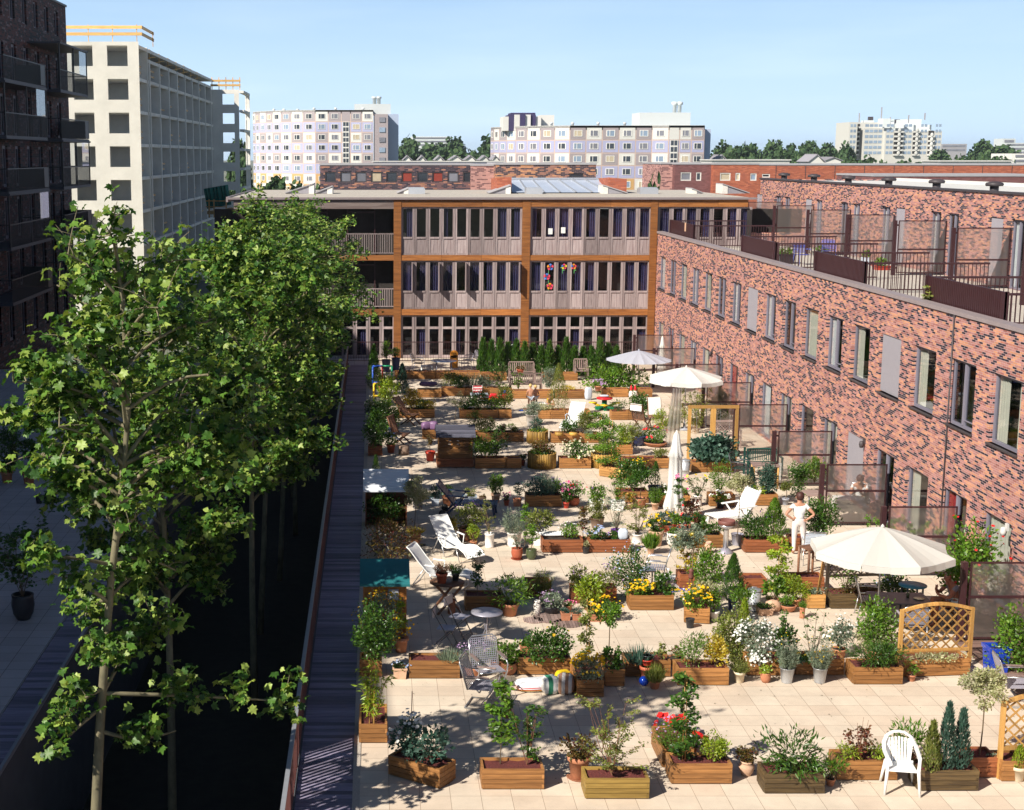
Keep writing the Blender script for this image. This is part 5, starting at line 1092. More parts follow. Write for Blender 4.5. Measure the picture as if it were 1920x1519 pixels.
def foliage(t, kind, h, w_, m_, ls=0.055, z0=0.0, ox=0.0, oy=0.0, dens=1.0, fl=None, shape='oval', stem='twig', depth=None):
 """puts stems, foliage and blossom children under t; (ox, oy, z0) is where the stem leaves the soil"""
 g = np.random.RandomState(nxt()); rg = random.Random(nxt()); d_ = depth or w_; O = np.array([ox, oy, z0]); fc = None
 ls *= 1.08; n = int(min(2600, max(120, 9.0 * dens * h * w_ / (ls * ls)) ))
 if kind in ('bush', 'low', 'hedge'):
  q, out, _ = ellip(n, w_ / 2, d_ / 2, h * (0.52 if kind == 'bush' else 0.55), clumps=max(5, int(10 * w_ / max(0.25, ls * 4))), cr=0.48, seed=nxt()); q[:, 2] += h * 0.5; q[:, 2] = np.maximum(q[:, 2], 0.01)
  dd = out * 0.9 + g.normal(size=q.shape) * 0.6 + [0, 0, 0.35]; nn = out + g.normal(size=q.shape) * 0.5 + [0, 0, 0.5]; s = ls * g.uniform(0.65, 1.35, n)
  leaves('foliage', q + O, dd, nn, s, shape, m_, t); fc = (q, out)
  if kind == 'bush':
   mb = MB()
   for k in range(6): a = rg.uniform(0, 6.28); mb.tube(curve(O, O + [math.cos(a) * w_ * .3, math.sin(a) * d_ * .3, h * rg.uniform(.5, .8)], (0, 0, .03), 4), [.012, .009, .006, .003], 5, False)
   mb.build('stems', stem, t)
 elif kind == 'cone':
  u = g.uniform(0, 1, n) ** 0.8; rr = (w_ / 2) * (1 - u) ** 0.75 * (0.55 + 0.45 * np.minimum(1, u * 6)); a = g.uniform(0, 6.283, n); rr *= 0.55 + 0.45 * np.sqrt(g.uniform(0, 1, n)) + 0.12 * np.sin(a * 5 + u * 17)
  q = np.stack([rr * np.cos(a), rr * np.sin(a), u * h], 1); out = np.stack([np.cos(a), np.sin(a), 0 * a + .3], 1)
  dd = out * 0.45 + [0, 0, 1.0] + g.normal(size=q.shape) * 0.3; leaves('foliage', q + O, dd, out + g.normal(size=q.shape) * .3, ls * g.uniform(.7, 1.5, n), 'long' if shape == 'oval' else shape, m_, t); fc = (q, out)
  mb = MB(); mb.tube([O, O + [0, 0, h * .9]], [.015, .004], 5, False); mb.build('stems', stem, t)
 elif kind == 'tuft':                      # grasses, lavender, rosemary: blades fanning from the soil
  n = int(min(900, 150 * dens * max(1, w_ / 0.3))); a = g.uniform(0, 6.283, n); r0 = np.sqrt(g.uniform(0, 1, n)) * 0.28; sp = g.uniform(0.02, 1, n) ** 0.8
  q = np.stack([r0 * np.cos(a) * w_, r0 * np.sin(a) * d_, 0 * a], 1); dd = np.stack([np.cos(a) * sp * w_ * .5, np.sin(a) * sp * d_ * .5, h * (1.05 - 0.5 * sp * sp)], 1); ln = np.linalg.norm(dd, axis=1) * g.uniform(.6, 1.05, n)
  k = 5; V = []; 
  if shape == 'blade' or ls > 0.2: leaves('foliage', q + O, dd, g.normal(size=q.shape) + np.stack([np.cos(a), np.sin(a), 0 * a], 1), ln, 'blade' if w_ < 0.5 else 'blade', m_, t)
  else:                                 # leafy upright shoots
   reps = max(3, int(h / (ls * 0.6))); n2 = min(n, 130); idx = np.arange(n2); U = np.tile(np.linspace(0.12, 1, reps), n2) ; I = np.repeat(idx, reps)
   C = q[I] + nrm(dd)[I] * (ln[I] * U)[:, None] + g.normal(size=(len(I), 3)) * ls * .12; leaves('foliage', C + O, nrm(dd)[I] + g.normal(size=C.shape) * .65, g.normal(size=C.shape), ls * g.uniform(.7, 1.2, len(I)), 'long', m_, t)
  fc = (q + nrm(dd) * ln[:, None], np.tile([0, 0, 1.0], (n, 1)))
 elif kind in ('standard', 'sapling', 'airy'):
  th_ = {'standard': 0.55, 'sapling': 0.25, 'airy': 0.15}[kind]; mb = MB(); P_ = []
  if kind == 'standard':
   rr = min(w_ / 2, h * .3); mb.tube(curve(O, O + [0.02, 0, h - rr * 1.6], (.015, 0, 0), 5), [.013, .012, .011, .01, .009], 6, False)
   q, out, _ = ellip(n, w_ / 2, d_ / 2, rr, clumps=14, cr=.4, seed=nxt()); q[:, 2] += h - rr; nn = out + g.normal(size=q.shape) * .5; leaves('foliage', q + O, out + g.normal(size=q.shape) * .7, nn, ls * g.uniform(.6, 1.4, n), shape, m_, t); fc = (q, out)
  else:
   ns = 1 if kind == 'sapling' else 7; tips = []
   for k in range(ns):
    a = rg.uniform(0, 6.28); sp = 0.06 if ns == 1 else 0.45; tp = O + [math.cos(a) * w_ * sp * rg.uniform(.3, 1), math.sin(a) * d_ * sp * rg.uniform(.3, 1), h * rg.uniform(.75, 1)]
    pts = curve(O, tp, (rg.uniform(-.05, .05) * w_, 0, 0), 7); mb.tube(pts, [max(.003, .011 * (1 - i / 7.)) for i in range(7)], 5, False); tips.append(pts)
   for k in range(int(14 * max(1, w_ / .4))):
    pts = tips[rg.randrange(ns)]; i = rg.randrange(2 if kind == 'sapling' else 1, 7); a = rg.uniform(0, 6.28); l_ = w_ * rg.uniform(.2, .5) * (1.15 - i / 9.); e = pts[i] + Vector((math.cos(a) * l_, math.sin(a) * l_, l_ * rg.uniform(.1, .9))); s_ = curve(pts[i], e, (0, 0, .02), 4); mb.tube(s_, [.005, .004, .003, .002], 4, False); P_.append((s_[0], s_[-1]))
   A = np.array([p[0] for p in P_]); B = np.array([p[1] for p in P_]); n = int(min(2200, max(90, 3.2 * dens * h * w_ / (ls * ls)))); idx = g.randint(0, len(A), n); u = g.uniform(.15, 1.05, (n, 1)); q = A[idx] * (1 - u) + B[idx] * u + g.normal(size=(n, 3)) * ls * .4
   d2, n2, s2 = leafing(g, q, ls); leaves('foliage', q, d2, n2, s2, shape, m_, t); fc = (q - O, nrm(n2))
  mb.build('stem', stem, t)
 elif kind == 'bamboo':
  mb = MB(); Q = []; D = []
  for k in range(14):
   a = rg.uniform(0, 6.28); l_ = rg.uniform(.55, 1) * h; sp = rg.uniform(.1, .5) * w_; b0_ = O + [math.cos(a) * w_ * .1, math.sin(a) * d_ * .1, 0]; e = O + [math.cos(a) * sp, math.sin(a) * sp, l_]; pts = curve(b0_, e, (math.cos(a) * -.05, math.sin(a) * -.05, .04), 8); mb.tube(pts, [.006] * 6 + [.004, .002], 5, False)
   for j in range(int(24 * dens)):
    i = rg.randrange(2, 8); Q.append(pts[i] + Vector((rg.gauss(0, .03), rg.gauss(0, .03), rg.gauss(0, .05)))); D.append((rg.gauss(math.cos(a) * .5, .6), rg.gauss(math.sin(a) * .5, .6), rg.uniform(-.7, .5)))
  mb.build('canes', 'trellis' if m_ != 'lf_mid' else 'twig', t); Q = np.array(Q); D = np.array(D); leaves('foliage', Q, D, g.normal(size=Q.shape) * .5 + [0, 0, 1], ls * g.uniform(.7, 1.3, len(Q)), 'long', m_, t); fc = (Q - O, np.tile([0, 0, 1.], (len(Q), 1)))
 elif kind == 'climber':
  mb = MB()
  for k in range(2): mb.tube([O + [rg.uniform(-.03, .03) + .05 * k, rg.uniform(-.03, .03), 0], O + [rg.uniform(-.03, .03) + .05 * k, 0, h * rg.uniform(.92, 1.02)]], .008, 6)
  mb.build('stake', 'trellis', t); u = g.uniform(0.04, .98, n); a = u * 23 + g.normal(size=n) * .8; r_ = w_ / 2 * g.uniform(.25, 1, n) * (1.15 - .6 * np.abs(u - .45)); q = np.stack([r_ * np.cos(a), r_ * np.sin(a), u * h], 1)
  d2, n2, s2 = leafing(g, q, ls); leaves('foliage', q + O, d2, n2, s2, shape, m_, t); fc = (q, nrm(n2))
 for f_ in ([fl] if fl and not isinstance(fl, list) else (fl or [])):
  fm, cnt, fs = f_[:3]; cnt = int(cnt * 1.5) if cnt > 4 else cnt; fs *= 1.12; where = f_[3] if len(f_) > 3 else 'top'; q, out = fc; w8 = np.clip(q[:, 2] - q[:, 2].min() - (0.35 * h if where == 'top' else -.1), 0.0, None) ** (1.0 if where == 'top' else .3) + 1e-6; 
  if where == 'front': w8 = w8 * np.where(q[:, 1] < 0, 1, .05)
  c8 = q.mean(0); r8 = np.linalg.norm((q - c8) / (q.std(0) + 1e-6), axis=1); w8 = w8 * r8 ** 5; idx = g.choice(len(q), cnt, p=w8 / w8.sum(), replace=cnt > len(q)); C = q[idx] + nrm(q[idx] - c8) * (fs * .6 + ls * .55) + [0, 0, ls * .3] + g.normal(size=(cnt, 3)) * .01
  N_ = out[idx] * .6 + g.normal(size=(cnt, 3)) * .25 + [-.15, -.45, 0.7]; discs('blossom', C + O, N_, fs * g.uniform(.75, 1.25, cnt), fm, t)
def pot_mesh(style, r, h):
 mb = MB()
 if style == 'terra': mb.lathe([(r * .62, 0), (r * .68, .01), (r * .88, h * .78), (r * .96, h * .78), (r, h * .8), (r, h), (r * .86, h), (r * .8, h * .8), (0, h * .82)], 22)
 elif style == 'round': mb.lathe([(r * .55, 0), (r * .85, h * .25), (r * .98, h * .6), (r * .9, h * .88), (r * .95, h), (r * .8, h), (r * .76, h * .85), (0, h * .85)], 22)
 elif style == 'bowl': mb.lathe([(r * .5, 0), (r * .8, h * .35), (r * .95, h * .8), (r * 1.03, h * .92), (r, h), (r * .88, h), (r * .82, h * .8), (0, h * .8)], 24)
 elif style == 'tall': mb.lathe([(r * .92, 0), (r * .92, h * .1), (r * .88, h * .12), (r * .92, h * .86), (r, h * .88), (r, h), (r * .86, h), (r * .84, h * .88), (0, h * .88)], 22)
 elif style == 'bucket': mb.lathe([(r * .72, 0), (r * .72, .012), (r * .97, h * .97), (r * 1.02, h * .975), (r * 1.02, h), (r * .93, h), (r * .9, h * .85), (0, h * .85)], 22)
 elif style == 'urn': mb.lathe([(r * .6, 0), (r * .62, h * .08), (r * .75, h * .2), (r * .98, h * .5), (r * .95, h * .7), (r * .7, h * .85), (r * .85, h), (r * .7, h), (r * .6, h * .88), (0, h * .86)], 22)
 elif style == 'square':
  for (x0, x1, y0, y1) in ((-1, 1, -1, -.86), (-1, 1, .86, 1), (-1, -.86, -.855, .855), (.86, 1, -.855, .855)): mb.box(x0 * r, x1 * r, y0 * r, y1 * r, 0, h * .86)
  for (x0, x1, y0, y1) in ((-1.08, 1.08, -1.08, -.84), (-1.08, 1.08, .84, 1.08), (-1.08, -.84, -.835, .835), (.84, 1.08, -.835, .835)): mb.box(x0 * r, x1 * r, y0 * r, y1 * r, h * .862, h)
  mb.box(-.85 * r, .85 * r, -.85 * r, .85 * r, h * .5, h * .82)
  f_ = lambda v: (v[0] * (0.82 + .18 * v[2] / h), v[1] * (0.82 + .18 * v[2] / h), v[2]); mb.v = [f_(v) for v in mb.v]
 elif style == 'barrel':
  n = max(26, int(r * 110))
  for k in range(n): a = 2 * math.pi * k / n; c_ = (r * math.cos(a), r * math.sin(a), 0); mb.lathe([(r * math.pi / n * 1.02, 0), (r * math.pi / n * 1.02, h + .012 * math.sin(k * 2.7)), (0, h + .012 * math.sin(k * 2.7) + .008)], 6, c_)
 return mb
def potted(label, px, py, style, wpx, hpx, pm, plants, saucer=None, group='potted plants', cat='potted plant', soil='soil', z=0.0, rz=0.0):
 x, y = G(px, py, z); s = mpp(y); r = wpx * s / 2; h = hpx * s; y += r * .8
 t = thing('potted_plant' if plants else 'flower_pot', label, cat, (x, y, z), rz, group)
 zs = 0.0
 if saucer: mb = MB(); mb.lathe([(r * .8, 0), (r * 1.0, .025), (r * 1.04, .025), (r * .9, .008), (0, .008)], 20); mb.build('saucer', saucer, t); zs = .012
 mb = pot_mesh(style, r, h); mb.v = [(a, b, c + zs) for a, b, c in mb.v]; mb.build('pot', pm, t)
 mb = MB(); rs = r * (.8 if style != 'square' else .9); mb.lathe([(rs, zs + h * .86), (rs * .7, zs + h * .88), (0, zs + h * .89)], 14 if style != 'square' else 4); mb.build('soil', soil, t)
 for p in plants:
  kind, hp, wp, m_, ls = p[:5]; hp *= 1.08; wp *= 1.14; k = dict(p[5]) if len(p) > 5 else {}; k['ox'] = k.pop('dx', 0) * s
  foliage(t, kind, hp * s, wp * s, m_, ls, z0=zs + h * .86, **k)
 return t
def shrub(label, px, py, kind, hpx, wpx, m_, ls=0.055, z=0.31, name='garden_plant', cat='plant', group=None, **k):
 """a plant rooted in a planter: px, py is where its stem meets the soil"""
 x, y = G(px, py, z); s = mpp(y); t = thing(name, label, cat, (x, y, z), 0, group); foliage(t, kind, hpx * s * 1.08, wpx * s * 1.13, m_, ls, **k); return t
def leg4(t, pts, m_, r=0.016, n=8):
 for p in pts: mb = MB(); mb.tube(p, r, n); mb.build('leg', m_, t)
def parasol(label, px_top, py_top, Y, rad, h_can, n, m_, pole_px=None, valance=0.14, tilt=0.0, group=None, rot=0.0):
 x, y, z = AY(px_top, py_top, Y); t = thing('parasol', label, 'parasol', (x, y, 0)); H = z
 mb = MB(); mb.tube([(0, 0, 0.0), (0, 0, H)], 0.02, 10); mb.build('pole', 'steel', t)
 mb = MB(); mb.lathe([(.26, 0), (.26, .05), (.06, .09), (.035, .28), (0, .28)], 20); mb.build('base', 'grey_plastic', t)
 mb = MB(); vs = [(0, 0, H)]; sub = 6; Rr = []
 for k in range(n): a = 2 * math.pi * k / n + rot; Rr.append((math.cos(a), math.sin(a)))
 rings = []
 for j in range(1, sub + 1):
  f_ = j / sub; ring = []
  for k in range(n):
   for q in range(4):
    u = q / 4; cx_ = Rr[k][0] * (1 - u) + Rr[(k + 1) % n][0] * u; cy_ = Rr[k][1] * (1 - u) + Rr[(k + 1) % n][1] * u
    sag = 0.05 * math.sin(math.pi * u) * f_ * (1 if n < 12 else .4); inn = 1 - 0.04 * math.sin(math.pi * u) * f_
    ring.append((cx_ * rad * f_ * inn, cy_ * rad * f_ * inn, H - h_can * (f_ ** 1.15) - sag))
  rings.append(ring)
 m4 = n * 4; vs += [p for r_ in rings for p in r_]
 fs = [(0, 1 + k, 1 + (k + 1) % m4) for k in range(m4)] + [(1 + j * m4 + k, 1 + (j + 1) * m4 + k, 1 + (j + 1) * m4 + (k + 1) % m4, 1 + j * m4 + (k + 1) % m4) for j in range(sub - 1) for k in range(m4)]
 mb.add(vs, fs); mb.sm = [False] * len(mb.f); mb.build('canopy', m_, t)
 if valance:
  mb = MB()
  for k in range(n):
   e = [rings[-1][(k * 4 + q) % m4] for q in range(5)]; e[0] = tuple(np.array(e[0]) * .995 + np.array(e[1]) * .005); 
   for q in range(4):
    a, b = e[q], e[q + 1]; f_ = 1.012; g0 = 0.06 if q == 0 else 0; g1 = 0.06 if q == 3 else 0
    mb.quad((a[0], a[1], a[2] - .002), (b[0], b[1], b[2] - .002), (b[0] * f_ + (a[0] - b[0]) * g1, b[1] * f_ + (a[1] - b[1]) * g1, b[2] - valance + .015 * math.sin(q * 2)), (a[0] * f_ + (b[0] - a[0]) * g0, a[1] * f_ + (b[1] - a[1]) * g0, a[2] - valance))
  mb.build('valance', m_, t)
 for k in range(n):
  p = rings[-1][k * 4]; mb = MB(); mb.bar((0, 0, H - .06), (p[0] * .98, p[1] * .98, p[2] - .03), .012, .016); mb.build('rib', 'steel', t)
 mb = MB(); mb.lathe([(.05, H - .02), (.035, H + .03), (0, H + .07)], 10); mb.build('cap', m_, t)
 return t
def stack_chair(label, px, py, rz, m_frame='steel', m_seat='lilac_steel', group=None, arms=True, slat=True):
 """bent-tube terrace chair; faces -y before turning"""
 x, y = G(px, py); t = thing('terrace_chair', label, 'chair', (x, y, 0), R(rz), group); w_ = 0.27
 mb = MB()
 if slat:
  for k in range(9): mb.box(-w_ + .02, w_ - .02, -.22 + k * .05, -.185 + k * .05, .435, .447)
 else: mb.box(-w_ + .02, w_ - .02, -.22, .22, .435, .45)
 mb.build('seat', m_seat, t)
 mb = MB()
 for k in range(10): z = .50 + k * .038; yy = .23 + (z - .45) * .22; mb.box(-w_ + .02, w_ - .02, yy, yy + .008, z, z + .026)
 mb.build('backrest', m_seat, t)
 mb = MB(); mb.tube([(-w_, .22, .44), (-w_, .24, .55), (-w_, .33, .86), (-w_ + .05, .345, .90), (w_ - .05, .345, .90), (w_, .33, .86), (w_, .24, .55), (w_, .22, .44)], .013, 8); mb.tube([(-w_, -.22, .437), (w_, -.22, .437)], .011, 6); mb.build('back_frame', m_frame, t)
 for s in (-1, 1):
  if arms: mb = MB(); mb.tube([(s * w_, -.23, 0), (s * w_, -.24, .58), (s * w_, -.18, .645), (s * w_, .1, .655), (s * w_, .27, .64)], .013, 8); mb.build('leg', m_frame, t); mb = MB(); mb.box(s * w_ - .02, s * w_ + .02, -.16, .12, .668, .685); mb.build('armrest', m_seat, t)
  else: mb = MB(); mb.tube([(s * w_, -.23, 0), (s * w_, -.22, .44)], .013, 8); mb.build('leg', m_frame, t)
  mb = MB(); mb.tube([(s * w_, .30, 0), (s * w_, .22, .44)], .013, 8); mb.build('leg', m_frame, t)
 return t
def spring_chair(label, px, py, rz):
 """cantilevered steel mesh armchair on a bent sled of tube"""
 x, y = G(px, py); t = thing('mesh_armchair', label, 'chair', (x, y, 0), R(rz), 'steel mesh armchairs'); w_ = .29
 mb = MB()
 for k in range(15): u = -w_ + .03 + k * (2 * w_ - .06) / 14; mb.bar((u, -.24, .40), (u, .22, .38), .006, .012)
 for k in range(12): v = -.24 + k * .042; mb.bar((-w_ + .02, v, .395 - (v + .24) * .04), (w_ - .02, v, .395 - (v + .24) * .04), .014, .006)
 mb.build('seat', 'lilac_steel', t)
 mb = MB()
 for k in range(13): u = -w_ + .04 + k * (2 * w_ - .08) / 12; mb.bar((u, .23, .40), (u, .40, .92), .010, .006)
 for k in range(14): f_ = k / 13; mb.bar((-w_ + .02, .23 + .17 * f_, .40 + .5 * f_), (w_ - .02, .23 + .17 * f_, .40 + .5 * f_), .006, .014)
 mb.build('backrest', 'lilac_steel', t)
 mb = MB(); mb.tube([(-w_, .23, .38), (-w_, .39, .88), (-w_ + .08, .41, .95), (w_ - .08, .41, .95), (w_, .39, .88), (w_, .23, .38)], .015, 8); mb.build('back_frame', 'steel', t)
 mb = MB()
 for s in (-1, 1): mb.tube([(s * w_, .30, .60), (s * w_, -.20, .62), (s * w_, -.27, .56), (s * w_, -.24, .40), (s * w_, -.05, .14), (s * w_, -.22, .025), (s * w_, .28, .02)], .015, 8)
 mb.tube([(-w_, .28, .02), (w_, .28, .02)], .015, 8); mb.tube([(-w_, -.24, .40), (w_, -.24, .40)], .012, 8); mb.build('sled_frame', 'steel', t)
 for s in (-1, 1): mb = MB(); mb.box(s * w_ - .028, s * w_ + .028, -.18, .24, .636, .656); mb.build('armrest', 'grey_wood', t)
 return t
def plastic_chair(label, px, py, rz):
 x, y = G(px, py); t = thing('plastic_chair', label, 'chair', (x, y, 0), R(rz)); m_ = 'white_plastic'
 mb = MB(); mb.add([(-.23, -.24, .43), (.23, -.24, .43), (.21, .2, .41), (-.21, .2, .41), (-.23, -.25, .40), (.23, -.25, .40), (.21, .2, .385), (-.21, .2, .385)], [(0, 1, 2, 3), (7, 6, 5, 4), (0, 4, 5, 1), (1, 5, 6, 2), (2, 6, 7, 3), (3, 7, 4, 0)]); mb.build('seat', m_, t, bevel=.012)
 mb = MB()
 for k in range(7): u = (k - 3) * .052; mb.bar((u * .9, .2, .40), (u, .30, .80 - .05 * abs(u) / .15 * .4), .034, .012, up=(0, 1, -.2))
 mb.build('backrest', m_, t)
 mb = MB(); pts = [(-.255, -.20, .62), (-.265, .05, .645), (-.25, .22, .70), (-.19, .30, .81), (-.09, .335, .865), (.0, .34, .875), (.09, .335, .865), (.19, .30, .81), (.25, .22, .70), (.265, .05, .645), (.255, -.20, .62)]
 for a, b in zip(pts[:-1], pts[1:]): mb.bar(a, b, .058, .024)
 mb.tube(pts, .021, 8); mb.build('arm_rail', m_, t)
 mb = MB()
 for s in (-1, 1): mb.bar((s * .16, .2, .40), (s * .205, .29, .79), .05, .014, up=(0, 1, -.2))
 mb.build('back_frame', m_, t)
 for s in (-1, 1):
  mb = MB(); mb.tube([(s * .275, -.27, 0), (s * .245, -.23, .42), (s * .255, -.21, .62)], [.022, .03, .026], 8); mb.build('leg', m_, t)
  mb = MB(); mb.tube([(s * .26, .27, 0), (s * .20, .2, .42)], [.022, .032], 8); mb.build('leg', m_, t)
 return t
def bistro_chair(label, px, py, rz, m_='lilac_steel'):
 x, y = G(px, py); t = thing('folding_chair', label, 'chair', (x, y, 0), R(rz), 'folding metal bistro chairs'); w_ = .19
 mb = MB(); mb.box(-w_ + .01, w_ - .01, -.19, .17, .435, .447); mb.build('seat', m_, t)
 mb = MB(); mb.box(-w_, w_, .26, .268, .66, .86); mb.build('backrest', m_, t)
 mb = MB()
 for s in (-1, 1): mb.bar((s * w_, -.24, 0), (s * w_, .27, .88), .02, .016); mb.bar((s * (w_ - .025), .26, 0), (s * (w_ - .025), -.18, .44), .02, .016)
 mb.bar((-w_, -.2, .07), (w_, -.2, .07), .012, .012); mb.bar((-w_ + .02, .22, .07), (w_ - .02, .22, .07), .012, .012); mb.build('folding_frame', 'dark_steel', t)
 return t
def sling_lounger(label, px, py, rz):
 """white sling chaise: one waved cloth in a tube frame on hoop legs; head at +y"""
 x, y = G(px, py); t = thing('sun_lounger', label, 'sun lounger', (x, y, 0), R(rz), 'white sling loungers'); w_ = .28
 pr = [(-.95, .22), (-.82, .33), (-.58, .40), (-.3, .36), (-.08, .29), (.08, .29), (.25, .38), (.46, .60), (.64, .82), (.72, .91), (.78, .95)]
 mb = MB(); vs = []; 
 for (v, z) in pr:
  for u in (-1, -.5, 0, .5, 1): vs.append((u * w_, v, z - .02 * (1 - abs(u))))
 mb.add(vs, [(i * 5 + k, i * 5 + k + 1, (i + 1) * 5 + k + 1, (i + 1) * 5 + k) for i in range(len(pr) - 1) for k in range(4)], True); mb.build('sling', 'white_cloth', t)
 mb = MB(); L_ = [(-w_, v, z) for v, z in pr]; mb.tube(L_ + [(w_, v, z) for v, z in reversed(pr)] + [L_[0]], .016, 8); mb.build('frame', 'white_plastic', t)
 for (v0, z0, v1) in ((-.45, .41, -.62), (.2, .38, .05), (.3, .5, .62)):
  mb = MB(); mb.tube([(-w_, v0, z0), (-w_, v1, .03), (-w_ + .04, v1, .015), (w_ - .04, v1, .015), (w_, v1, .03), (w_, v0, z0)], .014, 8); mb.build('leg', 'steel', t)
 for s in (-1, 1): mb = MB(); mb.bar((s * (w_ + .02), -.02, .55), (s * (w_ + .02), .3, .56), .04, .025); mb.tube([(s * w_, .02, .3), (s * (w_ + .02), 0, .54)], .01, 6); mb.build('armrest', 'white_plastic', t)
 return t
def slat_lounger(label, px, py, rz, m_, recl=55, L_=1.3, arms=True, wheels=False):
 x, y = G(px, py); t = thing('sun_lounger', label, 'sun lounger', (x, y, 0), R(rz)); w_ = .32
 mb = MB(); n = int(L_ / .085)
 for k in range(n): mb.box(-w_, w_, -L_ + k * .085, -L_ + k * .085 + .07, .36, .39)
 for s in (-1, 1): mb.box(s * w_ - .03, s * w_ + .03, -L_, .02, .325, .355)
 mb.build('seat', m_, t)
 c, s_ = math.cos(R(recl)), math.sin(R(recl)); mb = MB()
 for k in range(9): a = .03 + k * .085; mb.bar((-w_, a * c, .38 + a * s_), (w_, a * c, .38 + a * s_), .07, .025, up=(0, -s_, c)) if False else mb.bar((0, a * c - .035 * c, .38 + (a - .035) * s_), (0, (a + .035) * c, .38 + (a + .035) * s_), 2 * w_, .025)
 for s in (-1, 1): mb.bar((s * w_, 0, .365), (s * w_, .80 * c, .365 + .80 * s_), .05, .04)
 mb.build('backrest', m_, t)
 for s in (-1, 1):
  mb = MB(); mb.bar((s * w_, -L_ + .12, .34), (s * (w_ + .01), -L_ + .05, 0), .05, .06); mb.build('leg', m_, t)
  mb = MB(); mb.bar((s * w_, -.1, .36), (s * (w_ + .02), .28, 0), .05, .06); mb.build('leg', m_, t)
  if arms:
   mb = MB(); mb.bar((s * (w_ + .06), -.42, .60), (s * (w_ + .06), .22, .64), .07, .03); mb.bar((s * (w_ + .05), -.3, .60), (s * (w_ + .03), -.12, .35), .04, .04); mb.build('armrest', m_, t)
  if wheels: mb = MB(); mb.lathe([(.0, -.03), (.1, -.03), (.1, .03), (0, .03)], 16); mb.xf(Matrix.Rotation(math.pi / 2, 4, 'Y')); o = mb.build('wheel', 'plastic_black', t); o.location = (s * (w_ + .06), .32, .10)
 return t
def table(label, px, py, rz, lx, ly, h, m_top, m_leg, slats=0, round_=False, legs='four', group=None):
 x, y = G(px, py); t = thing('garden_table', label, 'table', (x, y, 0), R(rz), group); mb = MB()
 if round_:
  mb.lathe([(lx - .02, h - .025), (lx, h - .02), (lx, h), (0, h)], 28)
 elif slats:
  for k in range(slats): mb.box(-lx, lx, -ly + 2 * ly * k / slats, -ly + 2 * ly * (k + .9) / slats, h - .025, h)
 else: mb.box(-lx, lx, -ly, ly, h - .03, h)
 mb.build('table_top', m_top, t)
 if legs == 'four': leg4(t, [[(sx_ * (lx * .88 if not round_ else lx * .6), sy_ * (ly * .85 if not round_ else lx * .6), 0), (sx_ * (lx * .88 if not round_ else lx * .55), sy_ * (ly * .85 if not round_ else lx * .55), h - .03)] for sx_ in (-1, 1) for sy_ in (-1, 1)], m_leg, .022 if m_leg in ('steel', 'dark_steel', 'lilac_steel') else .03)
 elif legs == 'cross':
  for yy in (-.2, .2):
   for s in (-1, 1): mb = MB(); mb.bar((s * lx * .75, yy + .03 * s, 0), (-s * lx * .75, yy + .03 * s, h - .03), .035, .05); mb.build('leg', m_leg, t)
 elif legs == 'curl':
  mb = MB(); mb.tube([(0, 0, h - .02), (0, 0, h * .45)], .022, 8); mb.build('stem', m_leg, t)
  for k in range(3): a = 2 * math.pi * k / 3 + .5; c, s = math.cos(a), math.sin(a); mb = MB(); mb.tube([(c * .18, s * .18, h - .03), (c * .08, s * .08, h * .72), (c * .025, s * .025, h * .45), (c * .1, s * .1, h * .2), (c * .26, s * .26, .02)], .01, 6); mb.build('leg', m_leg, t)
 return t
def bench(label, px, py, rz, w_, m_='grey_wood', back='slats', group=None):
 x, y = G(px, py); t = thing('garden_bench', label, 'bench', (x, y, 0), R(rz), group); hw = w_ / 2; mb = MB()
 for k in range(5): mb.box(-hw + .03, hw - .03, -.24 + k * .095, -.165 + k * .095, .42, .445)
 mb.build('seat', m_, t); mb = MB(); n = max(5, int(w_ / .09))
 if back == 'slats':
  for k in range(n): u = -hw + .08 + (w_ - .16) * k / (n - 1); mb.box(u - .02, u + .02, .26, .28, .50, .86 + .05 * math.sin(math.pi * k / (n - 1)))
 elif back == 'lattice':
  for k in range(-2, int(w_ / .11)):
   for s in (-1, 1): mb.bar((max(-hw + .06, min(hw - .06, -hw + .1 + k * .11 + (0.0 if s > 0 else .36))), .27, .52), (max(-hw + .06, min(hw - .06, -hw + .1 + k * .11 + (.36 if s > 0 else 0))), .27 + .006 * s, .86), .025, .012, up=(0, 1, 0))
 elif back == 'curved':
  n = 19
  for k in range(n): a = -1.0 + 2.0 * k / (n - 1); mb.bar((math.sin(a) * hw, .30 - .12 * (1 - math.cos(a)) * 2, .45), (math.sin(a) * hw * 1.04, .34 - .12 * (1 - math.cos(a)) * 2, .80), .028, .012, up=(0, 1, 0))
 if back != 'curved': mb.box(-hw, hw, .25, .29, .46, .50); mb.box(-hw, hw, .25, .29, .86 if back != 'slats' else .91, .93 if back != 'slats' else .96)
 else: mb.tube([(math.sin(-1 + .1 * k) * hw * 1.04, .34 - .24 * (1 - math.cos(-1 + .1 * k)), .83) for k in range(21)], .032, 8)
 mb.build('backrest', m_, t)
 for s in (-1, 1):
  mb = MB(); mb.box(s * hw - .03, s * hw + .03, -.26, -.20, 0, .62); mb.build('leg', m_, t)
  mb = MB(); mb.box(s * hw - .03, s * hw + .03, .245, .305, 0, .9); mb.build('leg', m_, t)
  mb = MB(); mb.box(s * hw - .035, s * hw + .035, -.28, .24, .622, .65); mb.build('armrest', m_, t)
 return t
